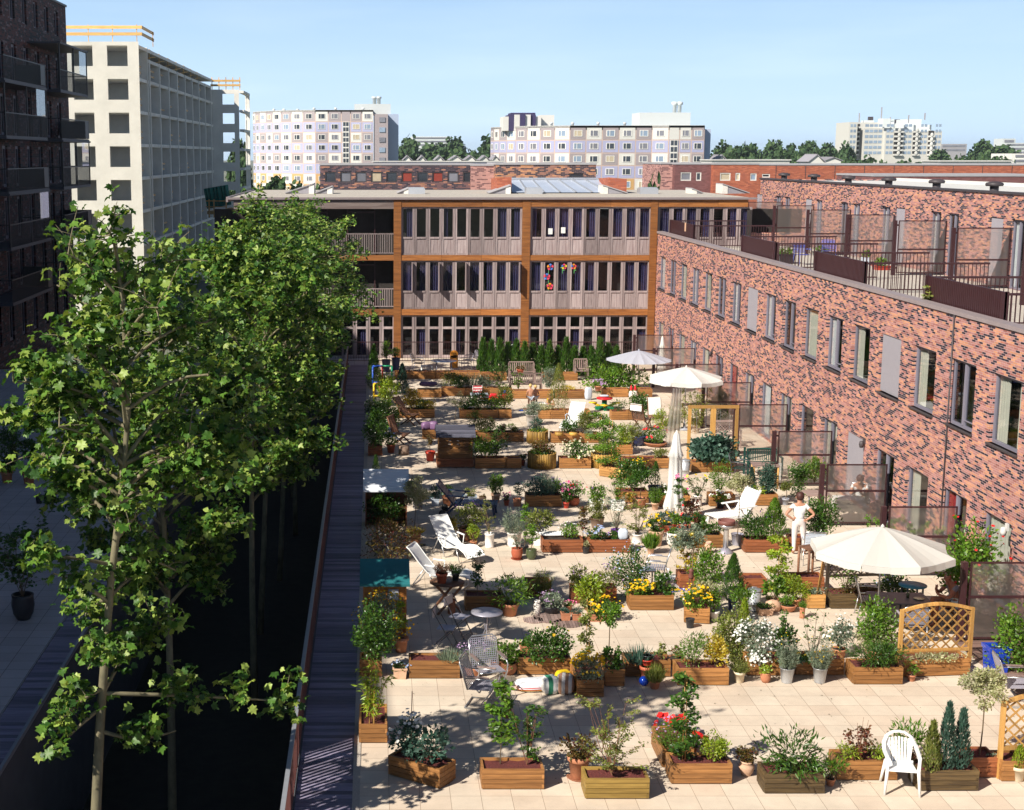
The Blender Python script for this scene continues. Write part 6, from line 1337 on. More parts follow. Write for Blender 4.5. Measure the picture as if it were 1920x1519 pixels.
def deck_chair(label, px, py, rz, cover=None, recl=1.0):
 """folding slatted wooden chair on crossed legs"""
 x, y = G(px, py); t = thing('wooden_chair', label, 'chair', (x, y, 0), R(rz), 'folding wooden garden chairs'); w_ = .25; mb = MB()
 for k in range(7): mb.box(-w_ + .02, w_ - .02, -.26 + k * .07, -.20 + k * .07, .40, .42)
 mb.build('seat', 'teak', t); mb = MB(); tl = .24 * recl
 for k in range(7): u = -w_ + .05 + k * (2 * w_ - .1) / 6; mb.bar((u, .22, .44), (u, .22 + tl, 1.02), .035, .015, up=(0, 1, 0))
 for s in (-1, 1): mb.bar((s * w_, .2, .36), (s * w_, .22 + tl * 1.05, 1.05), .03, .05)
 mb.bar((-w_, .22 + tl, 1.03), (w_, .22 + tl, 1.03), .05, .03); mb.build('backrest', 'teak', t)
 for s in (-1, 1): 
  mb = MB(); mb.bar((s * (w_ - .02), -.30, 0), (s * (w_ - .02), .24, .46), .03, .045); mb.build('leg', 'teak', t); mb = MB(); mb.bar((s * w_, .30, 0), (s * w_, -.24, .42), .03, .045); mb.build('leg', 'teak', t)
 if cover: mb = MB(); mb.add([(u * .24, .205 + tl * f_ - .03, .44 + .6 * f_) for f_ in (0, .5, 1.02) for u in (-1, 1)] + [(u * .24, .24 + tl * 1.02, z) for z in (1.06, .8) for u in (-1, 1)], [(0, 1, 3, 2), (2, 3, 5, 4), (4, 5, 7, 6), (6, 7, 9, 8)]); mb.build('cushion', cover, t)
 return t
def trellis_arch(label, a, b, h, hp, m_='trellis', arch=0.14, pitch=0.2):
 """lattice between two posts with an arched top rail; a, b ground points"""
 a, b = Vector((*a, 0)), Vector((*b, 0)); L_ = (b - a).length; t = thing('trellis', label, 'trellis', a, math.atan2(b.y - a.y, b.x - a.x))
 for x in (0, L_): mb = MB(); mb.box(x - .035, x + .035, -.035, .035, 0, h); mb.build('post', m_, t)
 top = lambda x: h - .03 + arch * math.sin(math.pi * x / L_); mb = MB(); n = 14
 for k in range(n): x0, x1 = L_ * k / n, L_ * (k + 1) / n; mb.bar((x0, 0, top(x0)), (x1, 0, top(x1)), .06, .06)
 mb.box(.036, L_ - .036, -.03, .03, hp - .03, hp + .03); mb.build('rail', m_, t); mb = MB(); H = h - hp
 k = -int(H / pitch) - 1
 while k * pitch < L_ + H:
  for s in (-1, 1):
   pts = []
   for i in range(41):
    z = hp + (H + arch) * i / 40; x = k * pitch + (z - hp) if s > 0 else k * pitch + H * 0 - (z - hp) + H
    if 0.02 < x < L_ - .02 and z < top(max(0, min(L_, x))): pts.append((x, .012 * s, z))
   if len(pts) > 2: mb.bar(pts[0], pts[-1], .012, .032, up=(1, 0, 0) if False else (-s, 0, 1))
  k += 1
 mb.build('lattice', m_, t); return t
def sack(label, px, py, rz, lx, ly, h, m_, z=0.0, seed=1, group=None, stand=False):
 x, y = G(px, py, z); t = MB(); rg = random.Random(seed); n = 14; vs = []
 t.blob((0, 0, h / 2), (lx, ly, h / 2), 22, 14, .075, rg)
 def sq(v): x_, y_, z_ = v; return (math.copysign(abs(x_ / lx) ** .55 * lx, x_), math.copysign(abs(y_ / ly) ** .55 * ly, y_), h / 2 + math.copysign(abs((z_ - h / 2) / (h / 2)) ** .75 * h / 2, z_ - h / 2))
 t.v = [sq(v) for v in t.v]; o = t.build('sack', m_); o.location = (x, y, z); o.rotation_euler = (0, 0, R(rz)); tag(o, label, 'sack', group); return o
def skinned(name, pts, edges, rad, m_, parent, sub=2, flat=None):
 me = bpy.data.meshes.new(name); me.from_pydata([tuple(p) for p in pts], edges, []); me.update()
 o = bpy.data.objects.new(name, me); COL.objects.link(o); o.parent = parent; o.modifiers.new('skin', 'SKIN').use_smooth_shade = True
 sv_ = me.skin_vertices[0].data
 for i, r_ in enumerate(rad): sv_[i].radius = (r_, r_) if not isinstance(r_, tuple) else r_; sv_[i].use_root = (i == 0)
 s = o.modifiers.new('smooth', 'SUBSURF'); s.levels = sub; s.render_levels = sub; me.materials.append(M[m_]); return o
def person(label, loc, rz, J, H, skin='skin', shirt=None, trousers=None, hair='hair_brown', hand=True, shorts=None, bald=False, face=True):
 """J: joint places in metres at height H; one skinned body, clothes as slightly larger skinned layers"""
 t = thing('person', label, 'person', loc, R(rz)); k = H / 1.68; V = {n: Vector(p) for n, p in J.items()}
 names = ['pelvis', 'belly', 'chest', 'neck', 'jaw', 'head', 'shL', 'elL', 'wrL', 'haL', 'shR', 'elR', 'wrR', 'haR', 'hiL', 'knL', 'anL', 'toL', 'hiR', 'knR', 'anR', 'toR']
 ed = [('pelvis', 'belly'), ('belly', 'chest'), ('chest', 'neck'), ('neck', 'jaw'), ('jaw', 'head'), ('chest', 'shL'), ('shL', 'elL'), ('elL', 'wrL'), ('wrL', 'haL'), ('chest', 'shR'), ('shR', 'elR'), ('elR', 'wrR'), ('wrR', 'haR'), ('pelvis', 'hiL'), ('hiL', 'knL'), ('knL', 'anL'), ('anL', 'toL'), ('pelvis', 'hiR'), ('hiR', 'knR'), ('knR', 'anR'), ('anR', 'toR')]
 ra = dict(pelvis=.145, belly=.12, chest=.142, neck=.05, jaw=.075, head=.095, sh=.062, el=.042, wr=.028, ha=.034, hi=.098, kn=.06, an=.038, to=.034); rr = [ra.get(n, ra.get(n[:2], .05)) * k for n in names]
 ix = {n: i for i, n in enumerate(names)}; body = skinned('body', [V[n] for n in names], [(ix[a], ix[b]) for a, b in ed], rr, skin, t)
 if hand:
  for s in 'LR':
   w_, h_ = V['wr' + s], V['ha' + s]; d = (h_ - w_).normalized(); sd_ = d.cross(Vector((0.3, 1, .2))).normalized(); nl = sd_.cross(d)
   for q in range(4): a = h_ + sd_ * (q - 1.5) * .018 * k + d * .0; b = a + d * (.038 - .005 * abs(q - 1.3)) * k + nl * .006; c = b + d * .028 * k + nl * .02 * k; mb = MB(); mb.tube([a, b, c], [.0095 * k, .0085 * k, .006 * k], 6); mb.build('finger', skin, body)
   a = w_.lerp(h_, .55) + sd_ * .03 * k; mb = MB(); mb.tube([a, a + sd_ * .025 * k + d * .02 * k, a + sd_ * .03 * k + d * .05 * k], [.011 * k, .01 * k, .007 * k], 6); mb.build('thumb', skin, body)
 def layer(nm_, ns, grow, m_, cut={}):
  ns = [n for n in ns]; i2 = {n: i for i, n in enumerate(ns)}; P_ = [V[n] if n not in cut else V[cut[n][0]].lerp(V[cut[n][1]], cut[n][2]) for n in ns]
  e = [(a, b) for a, b in ed if a in i2 and b in i2]; skinned(nm_, P_, [(i2[a], i2[b]) for a, b in e], [ra.get(n, ra.get(n[:2], .05)) * k * grow for n in ns], m_, t)
 if shirt: layer('shirt', ['chest', 'belly', 'pelvis', 'shL', 'shR', 'elL', 'elR'], 1.10, shirt, {'elL': ('shL', 'elL', .55), 'elR': ('shR', 'elR', .55), 'pelvis': ('belly', 'pelvis', 1.05)})
 if trousers: layer('trousers', ['pelvis', 'belly', 'hiL', 'knL', 'anL', 'hiR', 'knR', 'anR'], 1.15, trousers, {'belly': ('pelvis', 'belly', .9)})
 if shorts: layer('shorts', ['pelvis', 'hiL', 'knL', 'hiR', 'knR'], 1.14, shorts, {'knL': ('hiL', 'knL', .25), 'knR': ('hiR', 'knR', .25)})
 hd = V['head']; f_ = (Vector(J.get('face', (0, -1, 0)))).normalized(); u = Vector((0, 0, 1)); sd_ = f_.cross(u).normalized()
 mb = MB(); g2 = random.Random(nxt())
 if not bald:
  mb.blob((0, 0, 0), (.108 * k, .112 * k, .118 * k), 14, 10, .06, g2); mb.v = [tuple(hd - f_ * .018 * k + u * .022 * k + Vector(v)) for v in mb.v]; mb.build('hair', hair, t)
 for s in (-1, 1):
  mb = MB(); mb.blob(tuple(hd + sd_ * s * .098 * k - u * .02 * k), (.014 * k, .022 * k, .03 * k), 8, 6); mb.build('ear', skin, t)
  mb = MB(); mb.blob(tuple(hd + sd_ * s * .034 * k + f_ * .088 * k), (.011 * k,) * 3, 8, 6); mb.build('eye', 'hair_brown', t)
 mb = MB(); mb.blob(tuple(hd + f_ * .103 * k - u * .03 * k), (.014 * k, .016 * k, .024 * k), 8, 6); mb.build('nose', skin, t)
 mb = MB(); mb.blob(tuple(hd + f_ * .088 * k - u * .062 * k), (.026 * k, .012 * k, .008 * k), 8, 5); mb.build('mouth', 'clay_red', t)
 return t
wood('planter_olive', (0.34, 0.22, 0.055), (0.20, 0.125, 0.03))
PB('narrow planter turned end-on beside the boardwalk, holding a bamboo', 673, 726, 1394, 1.0)
shrub('bushy bamboo with arching light canes in the end-on planter by the boardwalk', 699, 1356, 'bamboo', 112, 62, 'lf_lime', .11, dens=1.4)
PB('planter turned at an angle, corner to the camera, with white-flowered shrub', 728, 824, 1453, .5, y2=1481)
shrub('upright shrub with small white flowers, in the angled corner planter', 765, 1420, 'bush', 78, 62, 'lf_blue', .06, fl=('fl_white', 44, .05))
shrub('leafy green shrub without flowers sharing the angled corner planter', 812, 1428, 'bush', 62, 72, 'lf_blue', .09)
t = MB(); t.tube([(0, 0, 0), (.02, 0, 1.1)], .008, 6); o = t.build('garden_cane', 'rust_metal'); o.location = (*G(770, 1412, .31), .31); tag(o, 'thin rust-red cane standing behind the white-flowered shrub', 'cane')
PB('planter with two bare-stemmed young trees in red mulch', 903, 1020, 1481)
shrub('slim young tree with drooping leaves, its stem bare below', 938, 1432, 'sapling', 172, 74, 'lf_mid', .085, dens=1.3, name='young_tree', cat='young tree')
shrub('many-stemmed small-leaved young tree sharing the planter with the drooping one', 988, 1433, 'airy', 130, 80, 'lf_dark', .05, stem='twig_red', name='young_tree', cat='young tree')
potted('terracotta pot with a bronze-leaved shrub, touching the olive planter', 1087, 1466, 'terra', 46, 46, 'terracotta', [('bush', 44, 56, 'lf_bronze', .06)], saucer='terracotta')
PB('olive-brown planter with a feathery broom-like shrub', 1097, 1217, 1499, m_='planter_olive')
shrub('wide feathery shrub with thin arching twigs, in the olive-brown planter', 1148, 1455, 'airy', 142, 118, 'lf_olive', .042, dens=.9, stem='twig_red')
PB('planter standing end-on behind the planter of the staked climber, lavender in it', 1241, 1300, 1440, 1.0)
PB('planter with a staked climber and a clipped box ball', 1258, 1372, 1471)
shrub('climber tied to tall stakes, in the planter with the box ball', 1279, 1428, 'climber', 172, 46, 'lf_dark', .075)
shrub('clipped round box ball in the staked climber planter', 1340, 1428, 'bush', 54, 50, 'lf_lime', .035, dens=1.3)
shrub('lavender clump with mauve spikes behind the staked climber', 1266, 1400, 'tuft', 42, 70, 'lf_mid', .05, fl=('fl_mauve', 26, .03))
potted('pot of big scarlet begonias behind the lavender clump', 1262, 1388, 'terra', 26, 14, 'clay_red', [('bush', 26, 44, 'lf_dark', .07, dict(fl=[('fl_red', 26, .09), ('fl_yellow', 3, .07)]))])
potted('pot of scarlet begonias at the corner beside the box ball', 1300, 1412, 'terra', 20, 12, 'clay_red', [('low', 16, 34, 'lf_dark', .07, dict(fl=('fl_red', 14, .08)))])
potted('small pale clay urn with a bronze-tipped plant, between the box ball and the laurel', 1402, 1458, 'urn', 32, 30, 'terracotta_pale', [('bush', 36, 38, 'lf_bronze', .05)])
PB('dark stained planter filled by a glossy laurel bush', 1433, 1546, 1489, m_='planter_dark')
shrub('glossy upright-leaved laurel bush in the dark stained planter', 1486, 1446, 'bush', 74, 122, 'lf_dark', .10, shape='long', dens=1.6)
potted('little pot with leafy green shoots leaning against the laurel planter', 1559, 1476, 'terra', 20, 15, 'terracotta', [('bush', 44, 56, 'lf_mid', .08, dict(shape='long'))])
PB('mid-brown planter behind the white plastic chair, purple maple in it', 1569, 1682, 1464)
shrub('small purple lace-leaf maple behind the white plastic chair', 1612, 1424, 'airy', 78, 58, 'lf_red', .055, dens=1.1, stem='twig_red', name='young_tree', cat='young tree')
shrub('yellow-green yew sprig on the laurel side of the purple maple', 1586, 1424, 'bush', 34, 50, 'lf_lime', .06, shape='long'); shrub('yellow-green yew sprig between the purple maple and the white chair', 1640, 1422, 'bush', 32, 46, 'lf_lime', .06, shape='long')
potted('potted rhododendron with light leaf rosettes behind the white plastic chair', 1704, 1442, 'terra', 34, 24, 'terracotta', [('bush', 66, 72, 'lf_mid', .11, dict(shape='long', dens=1.2))])
plastic_chair('white moulded plastic chair with slotted back, at the front', 1686, 1480, -10)
PB('near-black planter with three pointed cypresses', 1722, 1834, 1484, m_='planter_dark')
for px, py, h, w_, m_, lb in ((1745, 1446, 92, 38, 'lf_olive', 'shortest and brownest of the three pointed cypresses'), (1773, 1444, 126, 38, 'lf_blue', 'tallest of the three pointed cypresses'), (1800, 1442, 112, 37, 'lf_blue', 'pointed cypress nearest the cream standard willow')):
 shrub(lb, px, py, 'cone', h, w_, m_, .065, dens=2.2, group='three pointed cypresses', name='cypress', cat='cypress')
PB('reddish planter at the foot of the thin standard willow', 1800, 1869, 1459, m_='planter_red')
shrub('standard willow with a tall thin stem and cream-flecked head', 1836, 1418, 'standard', 172, 76, 'lf_cream', .05, dens=.8, name='standard_tree', cat='young tree')
shrub('tiny grey cushion plant in the standard willow planter', 1858, 1422, 'low', 7, 16, 'lf_grey', .03)
PB('planter with a lattice panel behind it, at the front corner', 1877, 1992, 1466)
trellis_arch('arched wooden lattice behind the front corner planter', G(1872, 1459), G(1994, 1459), 1.36, .54)
potted('pale pot with a small golden conifer at the front corner', 1913, 1468, 'terra', 30, 30, 'glaze_cream', [('cone', 40, 30, 'lf_lime', .05, dict(dens=1.5))])
spring_chair('steel mesh armchair on the dark deck, cut by the picture edge', 1903, 1318, 82)
potted('tall square pot glazed bright blue, empty, beside the nearest glass screen', 1872, 1264, 'square', 40, 52, 'glaze_blue', [], group=None, cat='pot')
t = shrub('big leafy shrub behind the blue glazed pot, by the nearest glass screen', 1912, 1262, 'bush', 120, 100, 'lf_mid', .07, z=0)
shrub('red-tipped shrub seen through the nearest glass screen', 1872, 1190, 'bush', 110, 70, 'lf_bronze', .08, z=0, shape='long')
PB('planter in deep shade beside the boardwalk under a dark conifer', 674, 716, 1270)
shrub('dark spreading conifer in deep shade beside the boardwalk', 700, 1240, 'bush', 105, 78, 'lf_dark', .06, dens=1.4)
shrub('grey cotton lavender dotted with tiny yellow flowers before the orange shed', 716, 1206, 'bush', 92, 88, 'lf_grey', .05, z=.1, fl=('fl_yellow', 150, .04, 'all'))
potted('terracotta pot with upright bright green stems before the orange shed', 752, 1226, 'terra', 30, 30, 'terracotta', [('sapling', 66, 34, 'lf_lime', .05, dict(dens=1.5))])
potted('pale stone trough with blue flowers next to the long shaded planter', 750, 1274, 'square', 27, 22, 'terracotta_pale', [('low', 10, 28, 'lf_dark', .04, dict(fl=('fl_blue', 14, .035)))])
PB('long nearly bare planter in dappled shade behind the angled corner planter', 767, 862, 1273, .5, .38)
shrub('grey grass tuft in the nearly bare shaded planter', 842, 1240, 'tuft', 24, 46, 'lf_grey', .3, shape='blade')
potted('low clay bowl of lavender behind the steel mesh armchairs', 888, 1272, 'bowl', 40, 20, 'terracotta', [('tuft', 38, 50, 'lf_grey', .05, dict(fl=('fl_mauve', 22, .03)))])
potted('clay pot with a bright green bush beside the back steel mesh armchair', 955, 1268, 'round', 34, 24, 'terracotta', [('bush', 42, 50, 'lf_mid', .055)]); potted('clay pot with a smaller bright bush behind the back steel mesh armchair', 932, 1258, 'round', 24, 18, 'terracotta', [('bush', 34, 32, 'lf_mid', .055)])
spring_chair('steel mesh armchair facing the camera beside the compost sacks', 916, 1290, 16); spring_chair('steel mesh armchair seen from its side, nearest the young trees', 905, 1322, 72)
potted('small clay pot with a seedling among the young tree leaves', 952, 1348, 'terra', 15, 20, 'clay_red', [('tuft', 20, 16, 'lf_mid', .05)])
PB('planter with two rose bushes behind the compost sacks', 970, 1070, 1266)
shrub('dark rose bush behind the white compost sack', 1008, 1240, 'bush', 58, 62, 'lf_dark', .06, fl=('fl_cream', 4, .05)); shrub('taller rose bush behind the green compost sack', 1044, 1236, 'bush', 64, 56, 'lf_dark', .06, fl=('fl_yellow', 3, .05))
potted('orange clay box partly behind the rose bushes', 988, 1232, 'square', 26, 22, 'terracotta', [('low', 8, 20, 'lf_mid', .05)])
sack('white compost sack lying flat on the paving with red and yellow print', 1006, 1292, 8, .42, .24, .2, 'sack_white', seed=1, group='compost sacks')
o = sack('upright half-empty compost sack with green and yellow print', 1031, 1300, 20, .17, .15, .36, 'sack_print', seed=2, group='compost sacks'); sack('upright brown printed compost sack', 1060, 1300, -12, .18, .15, .40, 'sack_print_brown', seed=3, group='compost sacks'); sack('yellow and blue sack leaning behind the brown one', 1056, 1284, 30, .17, .12, .3, 'toy_yellow', seed=4, group='compost sacks')
PB('planter standing end-on with yellow button flowers in front', 1081, 1132, 1308, 1.0, .36)
shrub('grey santolina covered in yellow button flowers', 1106, 1274, 'bush', 44, 60, 'lf_grey', .045, fl=('fl_yellow', 110, .042))
shrub('thin climber column behind the yellow button flowers', 1098, 1246, 'climber', 122, 26, 'lf_olive', .05)
PB('planter standing end-on beside the yellow button flowers, dark bush inside', 1134, 1171, 1288, .9)
shrub('small dark bush beside the yellow button flowers', 1148, 1256, 'bush', 44, 42, 'lf_dark', .07); shrub('standard sapling with a loose round head above the dark bush', 1139, 1242, 'standard', 112, 42, 'lf_mid', .05, dens=.5, name='standard_tree', cat='young tree')
PB('shaded planter with palm-like tufts behind the stacked red pots', 1172, 1257, 1270)
shrub('palm-like dark tuft in the shaded planter behind the stacked red pots', 1196, 1242, 'tuft', 36, 56, 'lf_blue', .3, shape='blade', dens=.5); shrub('scrappy green seedling in the shaded planter next to the palm-like tuft', 1238, 1240, 'sapling', 30, 28, 'lf_olive', .07)
for px, py, w_, h, m_, z_, lb in ((1214, 1280, 28, 30, 'clay_red', 0, 'clay pot at the bottom of the stack of empty pots'), (1214, 1250, 22, 12, 'plastic_red', .32, 'bright red pot in the middle of the stack of empty pots'), (1214, 1238, 20, 8, 'plastic_black', .45, 'black pot at the top of the stack of empty pots')):
 x, y = G(1214, 1280); s = mpp(y); t = thing('flower_pot', lb, 'pot', (x, y + .12, z_), 0, 'stack of empty pots'); pot_mesh('terra', w_ * s / 2, h * s).build('pot', m_, t); mb = MB(); mb.lathe([(w_ * s * .4, h * s * .9), (0, h * s * .9)], 12); mb.build('soil', 'soil', t)
mb = MB(); mb.blob((0, 0, .1), (.1, .1, .1), 14, 10); o = mb.build('glass_ball', 'glaze_blue'); o.location = (*G(1207, 1286), 0); tag(o, 'dark blue ball on the paving beside the stacked red pots', 'ball')
potted('small clay pot with rusty grass in front of the stacked red pots', 1229, 1294, 'terra', 23, 17, 'terracotta', [('tuft', 34, 38, 'lf_olive', .3, dict(shape='blade'))])
PB('planter with a golden shrub and a green one', 1270, 1366, 1286, .55)
shrub('golden variegated shrub at the corner of its planter', 1342, 1250, 'bush', 54, 50, 'lf_yellow', .06); shrub('fresh green shrub beside the golden variegated one', 1300, 1250, 'bush', 62, 66, 'lf_mid', .07, shape='long')
potted('wide clay bowl with a sprig behind the golden shrub planter', 1270, 1250, 'bowl', 36, 14, 'terracotta', [('sapling', 26, 26, 'lf_bronze', .05)])
shrub('tall soft olive conifer between the golden shrub and the white daisies', 1372, 1240, 'bush', 98, 66, 'lf_olive', .055, z=.1, dens=1.2); shrub('feathery yellow-green tip of a conifer left of the white daisies', 1392, 1225, 'cone', 98, 40, 'lf_lime', .06, z=.1)
potted('pale clay pot with heather, first small pot beside the golden shrub planter', 1388, 1282, 'terra', 24, 22, 'glaze_cream', [('tuft', 24, 32, 'lf_olive', .04)])
potted('rounded little clay pot with a low sprig, before the daisy planter', 1437, 1282, 'round', 21, 20, 'terracotta', [('low', 14, 22, 'lf_lime', .05)])
potted('zinc bucket with tall lavender, nearer the white daisies', 1478, 1283, 'bucket', 29, 30, 'zinc_new', [('tuft', 56, 36, 'lf_grey', .05, dict(fl=('fl_yellow', 6, .02)))]); potted('zinc bucket with silvery twigs, before the marigolds', 1540, 1283, 'bucket', 29, 30, 'zinc_new', [('tuft', 52, 40, 'lf_grey', .05, dict(fl=('fl_yellow', 8, .02)))])
PB('planter under the big white daisy bush', 1401, 1490, 1268); PB('planter with yellow marigolds and a spindly bare shrub', 1492, 1582, 1267)
shrub('big round bush smothered in white daisies', 1418, 1238, 'bush', 74, 66, 'lf_grey', .05, fl=('fl_white', 170, .042, 'all')); shrub('dark green bush right beside the white daisies', 1470, 1240, 'bush', 70, 50, 'lf_dark', .07)
shrub('tall thin shoot growing behind the dark bush beside the daisies', 1466, 1240, 'sapling', 110, 26, 'lf_dark', .05, dens=.6)
shrub('row of yellow marigolds along the planter rim behind the zinc buckets', 1530, 1242, 'low', 16, 72, 'lf_dark', .05, depth=.3, fl=('fl_yellow', 30, .055)); shrub('blue-grey cushion plant beside the marigold row', 1497, 1243, 'low', 13, 20, 'lf_blue', .03); shrub('spindly shrub of long bare twigs above the marigold row', 1522, 1240, 'airy', 88, 56, 'lf_dark', .05, dens=.22)
potted('pot of grey leaves with white daisies in front of the spindly shrub twigs', 1576, 1236, 'terra', 30, 18, 'terracotta', [('bush', 52, 50, 'lf_grey', .05, dict(fl=('fl_white', 40, .04)))])
potted('tall bush with pale variegated lower leaves beside the arched lattice', 1642, 1240, 'terra', 36, 20, 'terracotta', [('bush', 92, 76, 'lf_mid', .06, dict(dens=1.1)), ('low', 46, 80, 'lf_cream', .05)])
PB('planter brimming with dark fine-leaved juniper', 1600, 1692, 1284, .55); shrub('dark fine-leaved juniper spreading over its planter', 1644, 1252, 'low', 46, 106, 'lf_dark', .075, shape='long', dens=2.0, depth=.55)
PB('long planter at the foot of the arched wooden lattice', 1694, 1818, 1271, .5, y2=1266); shrub('low cream-edged leaves under the arched lattice', 1756, 1240, 'low', 14, 108, 'lf_cream', .05, depth=.3)
trellis_arch('arched wooden lattice screening the shaded table', G(1685, 1253), G(1816, 1248), 1.24, .36, arch=.13, pitch=.215)
potted('tiny clay pot with a seedling before the arched lattice planter', 1711, 1279, 'terra', 17, 13, 'terracotta', [('sapling', 24, 28, 'lf_mid', .06)])
PB('shaded planter with a thin dark sapling beside the folding table', 872, 945, 1146); shrub('thin dark sapling in the shaded planter beside the folding table', 896, 1118, 'sapling', 84, 40, 'lf_dark', .055)
potted('wide clay pot with a broad rhododendron', 957, 1158, 'terra', 36, 25, 'terracotta', [('bush', 50, 86, 'lf_mid', .10, dict(shape='long', dens=1.3))])
PB('half-hidden dark red planter behind the broad rhododendron', 985, 1033, 1120, m_='planter_red'); potted('rosemary standing upright behind the white jug', 1017, 1128, 'terra', 22, 14, 'terracotta', [('tuft', 42, 34, 'lf_olive', .05, dict(dens=1.3))])
potted('tall white jug without a plant between rhododendron and black bowl', 1008, 1154, 'urn', 15, 28, 'glaze_white', [], group=None, cat='jug')
potted('black bowl of mauve flowers on a round timber tile', 1036, 1155, 'bowl', 40, 17, 'plastic_black', [('low', 24, 46, 'lf_grey', .045, dict(fl=('fl_mauve', 26, .03)))])
for px, py, r_, lb in ((1000, 1164, .22, 'small round timber tile on the paving under the white jug'), (1030, 1160, .36, 'large round timber tile under the black bowl'), (1064, 1170, .30, 'round timber tile under the two little clay cubes')):
 t = MB(); 
 for k in range(9): a = -r_ + 2 * r_ * k / 9; b = a + 2 * r_ / 9 - .008; wv = math.sqrt(max(0.001, r_ * r_ - ((a + b) / 2) ** 2)); t.box(a, b, -wv, wv, .003, .03)
 o = t.build('timber_tile', 'grey_wood'); o.location = (*G(px, py), 0); tag(o, lb, 'timber tile', 'round timber tiles')
potted('little clay cube with a blue-grey cushion, on the timber tile', 1061, 1166, 'square', 18, 17, 'terracotta', [('low', 10, 20, 'lf_blue', .03)], z=.0); potted('little clay cube with a cushion, next to its twin by the marigold trough', 1081, 1166, 'square', 17, 16, 'terracotta', [('low', 9, 19, 'lf_blue', .03)]); potted('small clay pot of purple flowers behind the little clay cubes', 1066, 1148, 'terra', 16, 12, 'terracotta', [('low', 9, 20, 'lf_mid', .04, dict(fl=('fl_pink', 16, .035)))])
potted('pot with a large lime-green leafy bush', 1106, 1146, 'terra', 28, 16, 'terracotta', [('bush', 52, 58, 'lf_lime', .08)])
potted('clay trough of yellow marigolds beneath the lime bush', 1118, 1166, 'square', 27, 15, 'terracotta', [('low', 17, 34, 'lf_mid', .05, dict(fl=('fl_yellow', 22, .055)))]); potted('dark-leaved pot with orange-yellow marigolds beside the marigold trough', 1143, 1166, 'terra', 20, 16, 'terracotta', [('bush', 28, 36, 'lf_dark', .05, dict(fl=('fl_yellow', 24, .045)))])
PB('red-brown planter with mauve-flowered bushes behind the lime bush', 1072, 1156, 1132, m_='planter_red'); shrub('olive bush with mauve spikes over the red-brown planter, near the rosemary', 1090, 1106, 'bush', 42, 50, 'lf_olive', .06, fl=('fl_mauve', 18, .03)); shrub('olive bush with mauve flowers beside the tall blue-flowered shrub', 1134, 1106, 'bush', 40, 50, 'lf_olive', .07, fl=('fl_mauve', 16, .035), shape='long')
PB('planter with a row of yellow marigolds and trailing dark leaves', 1181, 1263, 1145); shrub('yellow marigolds in the planter before the aluminium chair', 1203, 1116, 'low', 20, 54, 'lf_mid', .05, depth=.32, fl=('fl_yellow', 48, .05)); shrub('dark trailing plant hanging over the marigold planter edge', 1243, 1114, 'bush', 36, 44, 'lf_dark', .08)
shrub('tall loose shrub with hazy blue flowers by the aluminium chair', 1178, 1122, 'bush', 96, 78, 'lf_dark', .05, z=0, fl=('fl_blue', 60, .03))
PB('planter standing end-on with marigolds and a pole', 1282, 1330, 1168, 1.1, y2=1171); shrub('thick yellow marigolds spilling over the end-on planter', 1304, 1140, 'bush', 36, 52, 'lf_mid', .05, fl=[('fl_yellow', 64, .045), ('fl_white', 8, .035)])
shrub('pale variegated bush beside the marigolds with the pole', 1326, 1132, 'bush', 46, 44, 'lf_cream', .05)
potted('empty black plastic pot in front of the end-on marigold planter', 1295, 1179, 'bucket', 18, 18, 'plastic_black', [], group=None, cat='pot')
potted('white-pink pot with a variegated bush near the end-on marigold planter', 1340, 1166, 'terra', 22, 20, 'glaze_white', [('bush', 44, 30, 'lf_mid', .05, dict(fl=('fl_cream', 8, .03)))])
PB('dark red planter under the yellow-green variegated shrub', 1274, 1312, 1104, m_='planter_red'); shrub('yellow-green variegated shrub with long shoots', 1288, 1080, 'airy', 78, 62, 'lf_yellow', .05, dens=2.0)
t = thing('bird_feeder', 'rusty bird feeder on a thin pole among the marigolds', 'bird feeder', (*G(1296, 1128, .31), .31)); mb = MB(); mb.tube([(0, 0, 0), (0, 0, 1.25)], .012, 8); mb.build('pole', 'twig', t); mb = MB(); mb.lathe([(.05, .55), (.06, .6), (.05, .72), (.07, .74), (0, .8)], 12, (-.03, -.03, 0)); mb.build('feeder', 'rust_metal', t)
shrub('standard shrub with a wide grey-bronze head before the low dark planter', 1291, 1100, 'standard', 118, 66, 'lf_grey', .045, z=.1, name='standard_tree', cat='young tree', dens=1.2)
potted('tall loose bush with mauve spikes behind the clipped cone', 1330, 1128, 'terra', 26, 16, 'terracotta', [('bush', 84, 58, 'lf_mid', .055, dict(fl=('fl_mauve', 9, .03)))])
potted('clipped dark green cone in a navy pot', 1374, 1146, 'bucket', 18, 22, 'navy_pot', [('cone', 84, 48, 'lf_dark', .055, dict(dens=2.0))]); potted('square slate pot with a round light bush before the clipped cone', 1393, 1166, 'square', 25, 24, 'dark_edge', [('bush', 44, 38, 'lf_mid', .05)])
